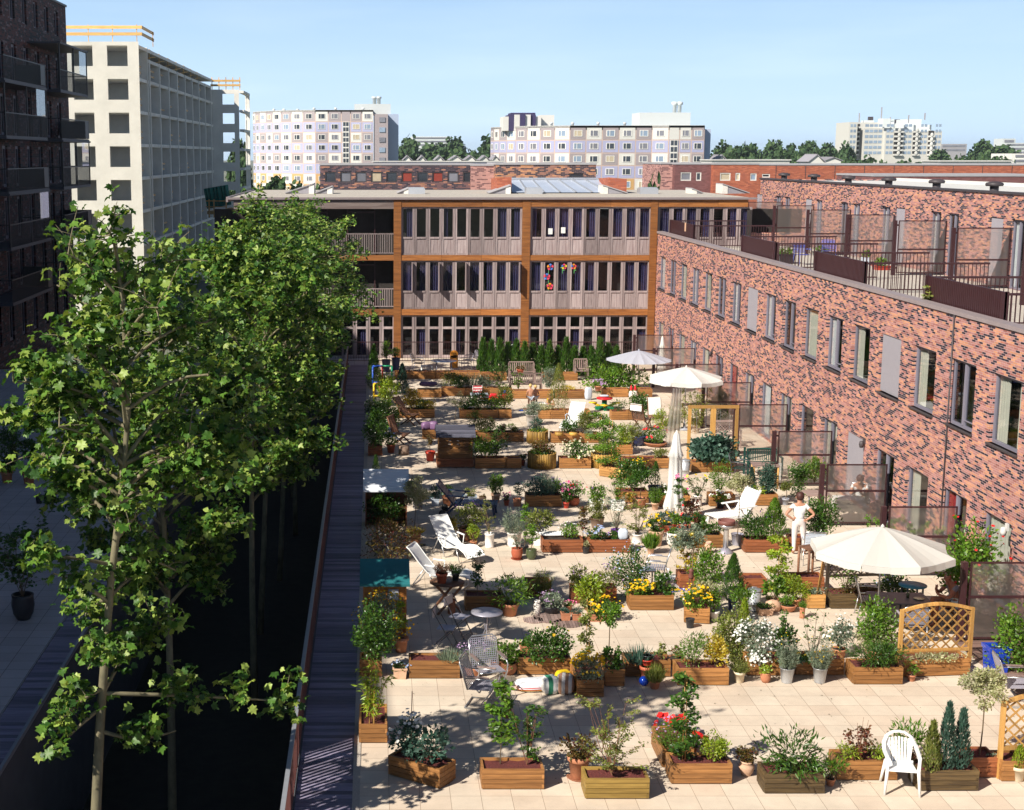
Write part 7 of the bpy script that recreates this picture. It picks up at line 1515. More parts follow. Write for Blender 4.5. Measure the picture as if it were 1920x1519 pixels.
def dustbin(label, px, py, wpx, hpx):
 x, y = G(px, py); s = mpp(y); r = wpx * s / 2; h = hpx * s; t = thing('dustbin', label, 'dustbin', (x, y, 0), 0, 'zinc dustbins'); mb = MB(); mb.lathe([(r * .84, 0), (r * .86, .02), (r * .9, h * .3), (r * .92, h * .3), (r * .9, h * .32), (r * .97, h * .9), (0, h * .9)], 22); mb.build('body', 'zinc_new', t); mb = MB(); mb.lathe([(r * 1.03, h * .9), (r * 1.03, h * .94), (r * .8, h * .97), (0, h)], 22); mb.tube([(-.06, 0, h * .98), (-.05, 0, h * 1.05), (.05, 0, h * 1.05), (.06, 0, h * .98)], .008, 6); mb.build('lid', 'zinc_new', t)
 for s_ in (-1, 1): mb = MB(); mb.tube([(s_ * r * .95, -.05, h * .72), (s_ * r * 1.12, -.05, h * .7), (s_ * r * 1.12, .05, h * .7), (s_ * r * .95, .05, h * .72)], .007, 6); mb.build('handle', 'zinc_new', t)
dustbin('zinc dustbin with lid beside the square slate pot', 1413, 1144, 27, 44); dustbin('zinc dustbin with lid beside the folded white parasol', 1284, 890, 19, 30)
PB('dark red planter behind the zinc dustbin', 1394, 1437, 1112, m_='planter_red'); PB('dark red planter behind the two round green bushes', 1474, 1545, 1110, m_='planter_red')
potted('large-leaved light bush between dustbin and fine round bush', 1452, 1140, 'terra', 24, 16, 'terracotta', [('bush', 44, 42, 'lf_mid', .09)]); potted('round fine-leaved bright bush above the clay bowl', 1492, 1140, 'terra', 24, 16, 'terracotta', [('bush', 46, 46, 'lf_lime', .035, dict(dens=1.3))]); potted('wide clay bowl of small herbs on a plank', 1481, 1150, 'bowl', 32, 13, 'terracotta', [('low', 18, 30, 'lf_mid', .045)])
potted('low pale stone cube with a moss cushion', 1436, 1155, 'square', 29, 14, 'terracotta_pale', [('low', 9, 32, 'lf_dark', .03)]); mb = MB(); mb.blob((0, 0, .12), (.2, .14, .15), 10, 7, .1, random.Random(3)); o = mb.build('boulder', 'terracotta_pale'); o.location = (*G(1448, 1146), 0); tag(o, 'rounded beige boulder behind the moss cushion cube', 'boulder')
potted('narrow upright clay pipe with a sprig beside the clay bowl', 1505, 1160, 'tall', 11, 22, 'terracotta', [('tuft', 12, 12, 'lf_mid', .03)])
shrub('tall yellow-green climber on canes behind the large-leaved light bush', 1457, 1112, 'climber', 106, 42, 'lf_lime', .07, z=0); PB('small pale planter with trailing leaves and upright canes', 1514, 1547, 1142, .45, .34, m_='planter_pale'); shrub('grey trailing plant over the small pale planter', 1532, 1114, 'low', 13, 34, 'lf_grey', .04)
t = thing('cane_bundle', 'bundle of tall yellow canes leaning in the small pale planter', 'canes', (*G(1531, 1117, .3), .3))
for k, (dx, hh) in enumerate(((.0, 1.25), (.06, 1.35), (.12, 1.2))): mb = MB(); mb.tube([(dx * .4, .02 * k, 0), (dx + .14, .05 * k, hh)], .011, 6); mb.build('cane', 'trellis', t)
PB('dark brown planter under the dark lattice, behind the big cream parasol', 1557, 1660, 1142, m_='planter_dark'); shrub('low bronze seedlings in the dark brown lattice planter', 1610, 1112, 'low', 12, 84, 'lf_bronze', .05, depth=.3); shrub('thin climbing shoots before the dark lattice', 1585, 1112, 'airy', 62, 60, 'lf_mid', .055, dens=.6)
trellis_arch('low dark stained lattice behind the dark brown planter', G(1550, 1112), G(1664, 1108), .95, .42, m_='dark_lattice', arch=.01, pitch=.16)
PB('red-brown planter covered by a grey plastic sheet', 1017, 1093, 1037, m_='planter_red', fill='soil'); sack('grey plastic sheet crumpled over the red-brown planter', 1047, 1004, 5, .50, .16, .10, 'white_cloth', z=.33, seed=7); shrub('small white-flowered clump behind the crumpled plastic sheet', 1070, 1008, 'bush', 24, 34, 'lf_mid', .05, fl=('fl_white', 10, .045))
PB('red-brown planter with a white bag and violet flowers', 1105, 1182, 1037, m_='planter_red', fill='soil'); shrub('clump of pale blue pansies, at the black tub end of its planter', 1118, 1012, 'bush', 22, 36, 'lf_dark', .05, fl=('fl_blue', 20, .05)); shrub('deep violet flowers in the middle of the planter with the white bag', 1150, 1010, 'low', 13, 24, 'lf_dark', .04, fl=('fl_violet', 16, .045)); sack('white plastic bag standing in the red-brown planter', 1168, 1012, 0, .13, .1, .3, 'pale_blue_cloth', z=.31, seed=8)
potted('white cylinder pot with a wispy brown shrub', 918, 1028, 'tall', 19, 28, 'glaze_white', [('airy', 58, 48, 'lf_olive', .03, dict(dens=.45))]); potted('wide white pot with a silver-grey bush', 965, 1026, 'tall', 29, 27, 'glaze_white', [('tuft', 44, 44, 'lf_grey', .05, dict(dens=1.2))]); potted('white pot with a round rhododendron beside the plastic sheet planter', 1013, 1024, 'tall', 28, 28, 'glaze_white', [('bush', 42, 46, 'lf_olive', .07)])
potted('red glazed pot on a saucer with thin silvery twigs', 970, 1051, 'round', 23, 21, 'clay_red', [('airy', 42, 36, 'lf_grey', .035, dict(dens=.4))], saucer='clay_red'); potted('dark green glazed pot with a slim sapling', 997, 1051, 'round', 22, 20, 'glaze_green', [('sapling', 58, 32, 'lf_mid', .05)]); potted('thin twin-leaved shoot rising behind the green glazed pot', 984, 1040, 'terra', 16, 16, 'plastic_black', [('sapling', 92, 24, 'lf_mid', .06, dict(dens=.8))])
potted('small clay pot of bright sprigs before the violet-flowered round pot', 888, 1028, 'terra', 14, 13, 'terracotta', [('bush', 32, 22, 'lf_lime', .045)]); potted('round clay pot with a violet-flowered bush behind the white lounger', 880, 1018, 'round', 42, 26, 'terracotta', [('bush', 44, 50, 'lf_olive', .055, dict(fl=('fl_violet', 16, .03)))]); potted('pale pot with a golden-leaved bush against the white lounger back', 846, 1022, 'terra', 26, 16, 'grey_plastic', [('bush', 36, 34, 'lf_yellow', .06)])
potted('small black tub between the two red-brown planters', 1099, 1039, 'bucket', 15, 13, 'plastic_black', [('low', 12, 13, 'lf_cream', .05)]); potted('red-leaved photinia sapling behind the gap of the red-brown planters', 1094, 1022, 'terra', 16, 14, 'terracotta', [('sapling', 66, 36, 'lf_bronze', .07)])
potted('half barrel with a dense olive dome', 1121, 992, 'bucket', 28, 20, 'log', [('bush', 32, 34, 'lf_olive', .035, dict(dens=1.2))]); potted('upright oleander with grey leaves behind the violet flowers', 1157, 1012, 'terra', 22, 18, 'plastic_black', [('airy', 58, 36, 'lf_grey', .07, dict(shape='long', dens=1.4))])
potted('white pot with a small olive tree', 1196, 1020, 'tall', 21, 18, 'glaze_white', [('airy', 72, 56, 'lf_olive', .05, dict(dens=.7))]); potted('tall clay pot of yellow pansies', 1232, 1026, 'terra', 30, 30, 'terracotta_pale', [('bush', 28, 38, 'lf_dark', .05, dict(fl=('fl_yellow', 24, .05)))]); potted('small clay pot with a tuft of chives before the yellow pansies', 1221, 1040, 'terra', 15, 14, 'terracotta_pale', [('tuft', 30, 30, 'lf_mid', .3, dict(shape='blade', dens=1.5))]); potted('white crackled urn with few leaves beside the yellow pansies', 1263, 1026, 'round', 26, 26, 'glaze_white', [('low', 12, 20, 'lf_mid', .05, dict(fl=('fl_red', 3, .03)))])
PB('low dark planter behind the strawberry jar', 1294, 1355, 1028, fill='soil'); shrub('low dark leaves in the planter behind the charcoal grill', 1330, 1002, 'low', 22, 52, 'lf_dark', .05, depth=.35); potted('pale clay strawberry jar without a plant', 1329, 1039, 'urn', 15, 23, 'terracotta_pale', [], group=None, cat='jar')
t = table('narrow dark shelf table carrying rows of small potted seedlings', 1288, 1016, 0, .48, .16, .40, 'dark_steel', 'dark_steel')
ys = G(1288, 1016)[1]
for dx, dy, w_, h, m_, pm_, lb in ((-.37, -.08, .11, .11, 'plastic_red', 'lf_mid', 'red seedling pot at the pansy end of the shelf table'), (-.21, -.08, .12, .12, 'plastic_red', 'lf_mid', 'second red seedling pot from the pansy end of the shelf table'), (-.07, -.08, .10, .11, 'plastic_red', 'lf_dark', 'third red seedling pot from the pansy end of the shelf table'), (.05, -.08, .10, .11, 'clay_red', 'lf_mid', 'red seedling pot next to the brown bowl on the shelf table'), (.22, -.07, .19, .10, 'log', 'lf_red', 'brown bowl among the seedling pots on the shelf table'), (.42, -.08, .11, .10, 'toy_orange', 'lf_mid', 'orange seedling pot at the grill end of the shelf table'), (-.33, .08, .15, .10, 'blue_cloth', 'lf_mid', 'blue seedling pot at the pansy end of the back row'), (.0, .08, .16, .10, 'blue_cloth', 'lf_blue', 'blue seedling pot in the middle of the back row'), (.30, .08, .15, .10, 'blue_cloth', 'lf_dark', 'blue seedling pot at the grill end of the back row')):
 x, y = G(1288, 1016); p = thing('potted_plant', lb, 'potted plant', (x + dx, y + dy, .40), 0, 'potted plants'); pot_mesh('terra', w_ / 2, h).build('pot', m_, p); mb = MB(); mb.lathe([(w_ * .4, h * .86), (0, h * .9)], 10); mb.build('soil', 'soil', p); foliage(p, 'bush', .20 if dy < 0 else .30, .18 if dy < 0 else .3, pm_, .05, z0=h * .86, fl=('fl_red', 4, .05) if lb.startswith('blue seedling pot in') else None)
potted('clay trough with orange daisies behind the shelf table', 1250, 998, 'square', 25, 13, 'clay_red', [('bush', 26, 32, 'lf_blue', .045, dict(fl=[('fl_yellow', 14, .04), ('fl_mauve', 8, .025)]))]); potted('standard rose with crimson blooms in front of the folded parasol', 1271, 986, 'terra', 18, 12, 'clay_red', [('sapling', 74, 34, 'lf_dark', .05, dict(fl=('fl_pink', 6, .06), dens=.8))]); potted('dark red-leaved dahlia behind the blue seedling pots', 1296, 980, 'terra', 20, 14, 'terracotta', [('bush', 30, 36, 'lf_red', .06, dict(fl=('fl_red', 4, .06)))])
x, y = G(1360, 1036); t = thing('charcoal_grill', 'stainless column grill with an open round bowl', 'grill', (x, y, 0)); mb = MB(); mb.lathe([(.21, 0), (.20, .03), (.10, .11), (.075, .13), (0, .13)], 24); mb.build('base', 'lilac_steel', t); mb = MB(); mb.lathe([(.07, .12), (.065, .60), (.09, .66), (0, .66)], 20); mb.build('column', 'steel', t); mb = MB(); mb.lathe([(.09, .64), (.19, .70), (.215, .76), (.21, .76), (.18, .71), (0, .69)], 26); mb.build('bowl', 'steel', t); mb = MB(); mb.lathe([(.215, .76), (.225, .88), (.215, .88), (.205, .76)], 26); mb.build('wind_guard', 'rust_metal', t); mb = MB(); mb.lathe([(.17, .715), (0, .73)], 14); mb.build('charcoal', 'plastic_black', t)
potted('lilac-grey bucket with a tall-stemmed cream holly ball', 1384, 1024, 'bucket', 24, 22, 'lilac_steel', [('standard', 120, 42, 'lf_cream', .045, dict(dens=1.1))]); slat_lounger('white plastic slatted recliner beside the charcoal grill', 1390, 986, -70, 'white_plastic', 62, 1.0)
PB('mahogany-red planter before the standing woman, leafy bushes inside', 1397, 1476, 1037, m_='planter_red'); shrub('dark bush with tiny violet flowers beside the lilac-grey bucket', 1416, 1010, 'bush', 50, 50, 'lf_dark', .055, fl=('fl_violet', 8, .03)); shrub('bright pointed bush just in front of the standing woman', 1450, 1008, 'cone', 68, 54, 'lf_mid', .07, dens=1.6)
PB('mahogany-red planter behind the standing woman', 1482, 1556, 1034, m_='planter_red'); shrub('dark leafy bush at the standing woman’s elbow', 1535, 1008, 'bush', 72, 74, 'lf_dark', .06)
PB('planter of grey herbs and violet stocks', 986.5, 1053.6, 951); shrub('grey-green herbs filling the planter near the dark lounger', 1012, 928, 'bush', 30, 58, 'lf_blue', .055); shrub('airy grass in the grey herb planter', 1030, 926, 'tuft', 36, 34, 'lf_grey', .3, shape='blade'); shrub('violet stocks at the end of the grey herb planter', 1045, 927, 'bush', 26, 22, 'lf_mid', .05, fl=('fl_violet', 14, .045))
for a in (('pale clay pot with a clipped egg-shaped box', 930, 944, 'terra', 19, 18, 'terracotta_pale', [('bush', 36, 27, 'lf_mid', .04, dict(dens=1.3))]), ('light blue square pot with a little tree, behind the dark lounger back', 816, 949, 'square', 15, 14, 'pale_blue_cloth', [('bush', 26, 16, 'lf_blue', .045)]), ('clay pot with a round bush behind the dark lounger', 838, 950, 'terra', 19, 19, 'terracotta', [('bush', 23, 22, 'lf_dark', .04)]), ('white trough with low heather behind the dark lounger', 882, 942, 'square', 24, 11, 'pale_blue_cloth', [('low', 13, 24, 'lf_olive', .035)]), ('little brown box with dry stems near the dark lounger', 905, 942, 'square', 13, 10, 'log', [('low', 5, 10, 'lf_bronze', .035)]),
          ('small red clay pot with one crimson flower', 950, 949, 'terra', 12, 11, 'clay_red', [('bush', 13, 11, 'lf_dark', .04, dict(fl=('fl_pink', 5, .06)))]), ('square clay pot with a spindly sapling beside the grey herb planter', 970, 950, 'square', 15, 14, 'terracotta', [('sapling', 32, 26, 'lf_blue', .05)]), ('red pot of pink geraniums beside the grey herb planter', 1062, 954, 'terra', 12, 12, 'plastic_red', [('bush', 32, 24, 'lf_dark', .05, dict(fl=('fl_pink', 12, .055)))]), ('round clay pot of red and pink geraniums', 1077, 950, 'round', 23, 17, 'clay_red', [('bush', 30, 36, 'lf_mid', .05, dict(fl=[('fl_red', 5, .05), ('fl_pink', 7, .04)]))]),
          ('white footed pot with a leafy plant, the one next to the geraniums', 1119, 958, 'square', 25, 18, 'white_plastic', [('bush', 30, 34, 'lf_mid', .06, dict(fl=('fl_violet', 3, .04)))]), ('white footed pot with a leggy plant, the one next to the orange trees', 1158, 958, 'square', 25, 18, 'white_plastic', [('airy', 44, 40, 'lf_mid', .055, dict(dens=1.2))]), ('small pale clay pot with a sprig before the orange trees', 1180, 956, 'terra', 16, 12, 'terracotta_pale', [('sapling', 20, 18, 'lf_yellow', .05)]), ('clay bowl with a standard orange tree', 1201, 954, 'bowl', 27, 19, 'terracotta', [('standard', 66, 44, 'lf_dark', .06, dict(fl=('fl_yellow', 8, .04)))]),
          ('pinkish clay pot with upright stems beside the folded parasol', 1229, 957, 'terra', 15, 14, 'terracotta_pale', [('tuft', 28, 20, 'lf_mid', .05, dict(dens=1.3))]), ('navy tub with a small dark conifer', 1230, 930, 'bowl', 28, 17, 'navy_pot', [('cone', 44, 22, 'lf_dark', .06)]), ('white cylinder pot with a yellow rose', 1309, 950, 'tall', 18, 21, 'glaze_white', [('airy', 32, 36, 'lf_dark', .05, dict(fl=('fl_yellow', 7, .06)))]), ('black pot of white busy-lizzies on a clay saucer bowl', 1352, 955, 'terra', 18, 13, 'plastic_black', [('low', 17, 28, 'lf_mid', .055, dict(fl=('fl_white', 22, .05)))]), ('grey pot with a tiny tree by the post of the glass screen', 1474, 948, 'terra', 14, 13, 'grey_plastic', [('standard', 32, 24, 'lf_olive', .045)])): potted(*a, saucer='terracotta' if 'saucer' in a[0] else None)
PB('rotated planter holding a broad orange tree', 1160, 1216, 944, .6); shrub('broad dark orange tree dotted with yellow fruit', 1184, 918, 'bush', 58, 66, 'lf_dark', .07, fl=('fl_yellow', 12, .045))
PB('planter of white flowers behind the folded white parasol', 1236, 1294, 951); shrub('white flowers in the planter behind the folded parasol', 1246, 928, 'low', 15, 30, 'lf_mid', .05, fl=('fl_white', 18, .055)); shrub('low green leaves at the other end of the white flower planter', 1282, 930, 'low', 14, 22, 'lf_mid', .05)
PB('planter with a tall rhododendron behind the busy-lizzies', 1331, 1378, 950); shrub('tall dark rhododendron rising behind the cream holly ball', 1350, 924, 'bush', 56, 44, 'lf_mid', .08, shape='long'); PB('planter holding a blue spruce', 1413, 1458, 949); shrub('broad blue spruce in its planter by the screen post', 1438, 925, 'bush', 54, 36, 'lf_blue', .05, dens=1.4, name='spruce', cat='spruce'); shrub('small dark juniper beside the blue spruce', 1408, 924, 'cone', 44, 22, 'lf_blue', .05, dens=1.6); shrub('yellow-green flowers at the foot of the blue spruce', 1422, 926, 'low', 16, 24, 'lf_lime', .05)
shrub('slender bush in a tub before the glass screen, behind the woman', 1494, 930, 'bush', 62, 36, 'lf_dark', .06, z=0); shrub('leafy tomato plant on the grey table behind the woman', 1527, 905, 'bush', 46, 42, 'lf_mid', .05, z=.35); table('low grey garden table holding pots behind the standing woman', 1530, 955, 0, .35, .35, .5, 'grey_wood', 'dark_steel')
PB('planter with a rose bush beside the wooden tool cupboard', 891, 948, 879); PB('short planter with blue lining, end of the rose planter', 949.6, 977.7, 879); shrub('low dark rose leaning on the wooden tool cupboard', 906, 858, 'bush', 36, 50, 'lf_mid', .07); shrub('taller arching rose next to the tool cupboard', 930, 857, 'airy', 52, 52, 'lf_dark', .065, dens=1.5)
for a in (('round log-roll tub with bronze foliage, the one in the middle row', 1018, 880, 'barrel', 52, 29, 'roll_wood', [('bush', 26, 40, 'lf_bronze', .06), ('low', 12, 44, 'lf_mid', .05)]), ('round log-roll tub half hidden by a climber', 1136, 879, 'barrel', 50, 27, 'roll_wood', [('bush', 24, 38, 'lf_olive', .05)]), ('small round log-roll tub with a blue-green plant', 1009, 832, 'barrel', 38, 23, 'roll_wood', [('bush', 26, 22, 'lf_blue', .05), ('low', 8, 30, 'lf_lime', .04)])): potted(*a, group='round log-roll tubs', cat='planter tub')
potted('little clay pot with a pink flower beside the log-roll tub', 981, 874, 'terra', 9, 11, 'clay_red', [('bush', 13, 14, 'lf_dark', .05, dict(fl=('fl_red', 3, .05)))])
PB('planter of cream flowers between the log-roll tubs', 1049, 1108, 879); shrub('bush of cream flowers between the log-roll tubs', 1078, 858, 'bush', 28, 54, 'lf_dark', .06, fl=('fl_cream', 55, .06, 'all'))
PB('pale new planter set at an angle', 1123, 1172, 893, .5, m_='planter_pale', y2=900); shrub('dense climber column with yellow flecks above the pale angled planter', 1142, 876, 'climber', 84, 44, 'lf_mid', .06, dens=1.4); shrub('bright climber on a stake behind the half-hidden tub', 1122, 850, 'climber', 74, 40, 'lf_mid', .07, z=0)
PB('short planter in the low row left of the folded parasol', 1166, 1196, 879); PB('long low planter just left of the folded parasol', 1197, 1255, 879); shrub('dusty olive plant in the long low planter', 1236, 860, 'bush', 19, 27, 'lf_olive', .05)
PB('planter under the trellis frame, short one by the dustbin', 1297, 1325, 886); PB('planter under the trellis frame, long one', 1326, 1376, 886); shrub('mass of round nasturtium leaves climbing the trellis frame', 1332, 866, 'low', 46, 84, 'lf_blue', .09, shape='round', dens=1.6); shrub('grey-blue bush trailing over the long trellis planter', 1358, 866, 'low', 28, 42, 'lf_blue', .04)
a, b = G(1290, 866), G(1378, 866); Lf = b[0] - a[0]; t = thing('plant_trellis', 'tall plain wooden frame with a middle post over the nasturtiums', 'trellis', (*a, 0)); s = mpp(a[1]); hT = 103 * s
for q in (0, Lf * .5, Lf): mb = MB(); mb.box(q - (.05 if q != Lf * .5 else .085), q + (.05 if q != Lf * .5 else .085), -.04, .04, 0 if q != Lf * .5 else .3, hT); mb.build('post', 'trellis', t)
mb = MB(); mb.box(-.06, Lf + .06, -.045, .045, hT, hT + .10); mb.build('top_rail', 'trellis', t); mb = MB()
for q in (.15, .35, .65, .85): mb.tube([(Lf * q, 0, .3), (Lf * q, 0, hT)], .004, 4, False)
mb.build('wires', 'zinc', t)
def folded(label, px, pyb, h, r, Y=None, m_='parasol_white'):
 x, y = G(px, pyb); t = thing('folded_parasol', label, 'parasol', (x, y, 0)); mb = MB(); vs = []; n = 40; prof = [(h * .14, r * .9), (h * .17, r * 1.0), (h * .35, r * .66), (h * .55, r * .62), (h * .72, r * .58), (h * .735, r * .72), (h * .80, r * .5), (h * .97, r * .28), (h, .03)]
 for z, q in prof:
  for k in range(n): a = 2 * math.pi * k / n; f_ = 1 + .22 * math.sin(a * 8 + z * .8) * (1 - z / h * .6); vs.append((q * f_ * math.cos(a), q * f_ * math.sin(a), z - (.06 * math.sin(a * 8) if z < h * .16 else 0)))
 mb.add(vs, [(i * n + k, i * n + (k + 1) % n, (i + 1) * n + (k + 1) % n, (i + 1) * n + k) for i in range(len(prof) - 1) for k in range(n)], True); mb.build('canopy', m_, t); mb = MB(); mb.tube([(0, 0, 0), (0, 0, h + .04)], .022, 10); mb.build('pole', 'white_plastic', t); mb = MB(); mb.lathe([(.24, 0), (.24, .05), (.05, .1), (0, .1)], 20); mb.build('base', 'grey_plastic', t); return t
folded('tall white parasol folded shut in the middle of the garden', 1263, 976, 2.58, .28); folded('white parasol folded shut behind the farthest glass screen', 1240, 700, 1.75, .18)
PB('short planter with purple sacks beside the tool cupboard', 792, 819, 824); sack('purple potting sack in the short planter by the tool cupboard', 800, 806, 20, .2, .14, .3, 'purple_sack', z=.31, seed=11); sack('striped purple sack leaning by the tool cupboard', 813, 806, -15, .16, .14, .32, 'purple_sack', z=.31, seed=12)
PB('planter behind the tool cupboard with orange-tipped plant', 886, 929, 829); PB('planter with a red ball bush and a golden ball bush', 930, 982, 829); shrub('orange-tipped shrub behind the tool cupboard roof', 912, 811, 'bush', 26, 36, 'lf_olive', .05, fl=('fl_pink', 4, .04)); shrub('small maroon ball bush', 943, 810, 'bush', 15, 18, 'lf_red', .035); shrub('small golden-olive ball bush next to the maroon one', 962, 811, 'bush', 16, 17, 'lf_olive', .03); shrub('fern fronds hanging beside the tool cupboard roof', 888, 806, 'bush', 34, 32, 'lf_mid', .06, shape='long')
PB('planter with little log rolls laid inside', 1033, 1089.5, 831); PB('short planter with an olive bush, end of the log roll one', 1089.5, 1122, 831); shrub('olive feathery bush behind the log roll planter', 1100, 812, 'bush', 40, 32, 'lf_olive', .045); shrub('dark small shrub in the log roll planter, before the blue-white recliner', 1066, 812, 'bush', 24, 34, 'lf_dark', .06); shrub('grey cushion in the short olive bush planter', 1104, 815, 'low', 8, 20, 'lf_grey', .04)
for px in (1048, 1075): mb = MB(); mb.lathe([(.15, 0), (.15, .1), (0, .1)], 18); o = mb.build('log_roll', 'roll_wood'); o.location = (*G(px, 816, .33), .33); tag(o, 'coiled log roll lying in the planter, %s' % ('end toward the small tub' if px < 1060 else 'end toward the olive bush'), 'log roll', 'coiled log rolls')
PB('planter half hidden behind the bright climber', 1156, 1186, 853); potted('wide navy tub with grass and log edging', 1196, 838, 'bowl', 40, 20, 'navy_pot', [('tuft', 24, 36, 'lf_grey', .05), ('low', 8, 34, 'lf_mid', .04)], group=None, cat='planter tub'); shrub('lime-yellow shrub beside the wide navy tub', 1171, 834, 'bush', 40, 30, 'lf_lime', .05); shrub('loose olive shrub before the wide navy tub', 1184, 840, 'airy', 40, 36, 'lf_olive', .05, dens=1.3); potted('shallow clay dish of scarlet geraniums beside the navy tub', 1232, 840, 'bowl', 46, 8, 'terracotta', [('low', 24, 42, 'lf_mid', .05, dict(fl=[('fl_red', 16, .065), ('fl_violet', 8, .04)]))])
PB('planter with golden shrubs beside the reclining wooden chair', 746, 815, 784); shrub('bright golden shrub behind the reclining wooden chair', 771, 766, 'bush', 36, 34, 'lf_yellow', .06); shrub('golden low bush at the end of its planter', 803, 768, 'low', 17, 28, 'lf_yellow', .045); shrub('green low bush between the two golden ones', 788, 767, 'low', 18, 24, 'lf_mid', .05)
for (x0, x1), lb in zip(((862, 886.5), (887, 934), (935, 959)), ('short planter of dark shrubs, end toward the golden shrubs', 'long middle planter of dark shrubs', 'short planter of dark shrubs, end toward the child')): PB(lb, x0, x1, 785)
for px, h, w_, m_, lb in ((873, 22, 28, 'lf_dark', 'low dark bush at the golden shrub end of the dark shrub row'), (897, 34, 38, 'lf_dark', 'largest dark bush in the dark shrub row'), (925, 24, 34, 'lf_mid', 'mid-green bush in the dark shrub row'), (945, 44, 28, 'lf_olive', 'loose tall bush at the child end of the dark shrub row')): shrub(lb, px, 768, 'bush', h, w_, m_, .05)
shrub('thin bare standard tree behind the tool cupboard roof', 853, 790, 'standard', 58, 34, 'lf_cream', .04, z=0, dens=.12, name='standard_tree', cat='young tree')
for (x0, x1), lb in zip(((1011, 1032.5), (1033, 1059), (1060, 1106)), ('short planter with cream groundcover under the column bush', 'middle planter under the column bush', 'long planter behind the blue-white recliner')): PB(lb, x0, x1, 786)
shrub('column-shaped olive bush beside the standing child', 1046, 768, 'cone', 80, 42, 'lf_olive', .06, dens=1.7); shrub('cream groundcover spilling from the short planter by the child', 1018, 769, 'low', 12, 36, 'lf_cream', .05); potted('grey woven pot with a silvery bush', 998, 800, 'bucket', 24, 22, 'glaze_white', [('bush', 24, 34, 'lf_grey', .045)])
PB('short planter before the play table', 1146, 1177.5, 788); PB('short planter under the folding chair with white cushion', 1178, 1197, 788); shrub('dark spiky juniper in the planter before the play table', 1158, 770, 'low', 18, 34, 'lf_dark', .07, shape='long'); shrub('glossy rounded bush behind the folding chairs', 1198, 786, 'bush', 48, 46, 'lf_dark', .07, z=0)
PB('planter stacked with purple sacks', 783, 827.5, 746, fill='soil'); sack('long purple sack lying on its planter', 803, 724, 5, .4, .16, .2, 'purple_sack', z=.33, seed=13)
for (x0, x1), lb in zip(((828, 871), (871.5, 918), (918.5, 960)), ('planter with a rusty-gold bush, beside the purple sacks', 'planter behind the red striped chairs', 'planter behind the red toy cars')): PB(lb, x0, x1, 743)
shrub('rusty-gold flat-topped bush in the planter by the purple sacks', 845, 724, 'bush', 24, 44, 'lf_olive', .05); shrub('dark rose beside the rusty-gold bush', 864, 727, 'bush', 24, 30, 'lf_dark', .05, fl=('fl_white', 3, .04)); shrub('silver grass behind the red striped chairs', 884, 726, 'tuft', 26, 30, 'lf_grey', .05); shrub('silver bush behind the red toy cars', 908, 726, 'bush', 22, 26, 'lf_grey', .05); shrub('staked rose behind the red toy cars', 935, 730, 'airy', 44, 46, 'lf_dark', .055)
PB('planter before the two facing benches', 962, 991, 748); shrub('small rose in the planter before the two benches', 972, 730, 'airy', 30, 24, 'lf_mid', .05)
PB('short planter behind the crouching child', 1007, 1037, 748); PB('long planter left of the play table', 1041, 1096, 748); shrub('low yellow tufts in the long planter left of the play table', 1066, 731, 'low', 7, 26, 'lf_yellow', .04); shrub('grey shrub with seed heads beside the benches', 1030, 727, 'bush', 34, 34, 'lf_grey', .05)
PB('long planter behind the play table', 1130, 1178, 745); PB('planter half hidden by the blue parasol pole', 1199, 1223, 745); t = thing('laurel_hedge', 'broad lime-flecked laurel hedge under the blue parasol', 'hedge', (*G(1152, 737), 0)); s = mpp(G(1152, 737)[1]); foliage(t, 'hedge', 56 * s, 134 * s, 'lf_mid', .11, depth=1.3, dens=2.6)
for (x0, x1, yb), lb in zip(((740, 759, 711), (760, 773.5, 711), (774, 816, 711), (816.5, 858, 711), (858.5, 900, 711), (902, 950, 714), (1018, 1050, 714), (1050.5, 1083, 714)), ('far planter under the potted topiaries, shaded end', 'shortest far planter below the patio set', 'far planter below the glass patio table chair', 'far planter below the glass patio table', 'far planter below the facing patio chairs', 'far planter before the conifer hedge', 'far planter right of the benches', 'far planter left of the slatted chair')): PB(lb, x0, x1, yb)
hn = 17
HL = ['conifer at the patio end of the conifer hedge'] + [None] * 15 + ['conifer at the brick house end of the conifer hedge']
proto_h = None
for k in range(hn):
 px = 905 + 15.6 * k; x, y = G(px, 705 + (k % 3)); s = mpp(y); lb = HL[k] or 'one of the slim conifers in a row before the school doors'
 if k < 3: t = thing('hedge_conifer', lb, 'conifer', (x, y, 0), 0, 'conifer hedge before the school'); foliage(t, 'cone', 62 * s, 25 * s, 'lf_dark', .17, dens=3.4); hp = [t] if k == 0 else hp + [t]
 else: t = copy_tree(hp[k % 3]); t.location = (x, y, 0); t.rotation_euler = (0, 0, k * 1.3); tag(t, lb, 'conifer')
 t.scale = (1, 1, rnd.uniform(.82, 1.12))
PB('reddish planter in shade beside the boardwalk, next to the log stump', 690, 717, 855, m_='planter_red'); shrub('dark shrub over the shaded planter next to the log stump', 702, 838, 'bush', 56, 40, 'lf_dark', .07); potted('dark pot with blue and yellow flowers near the log stump', 733, 850, 'terra', 18, 16, 'clay_red', [('bush', 24, 26, 'lf_mid', .06, dict(fl=[('fl_blue', 8, .06), ('fl_yellow', 3, .05)]))])
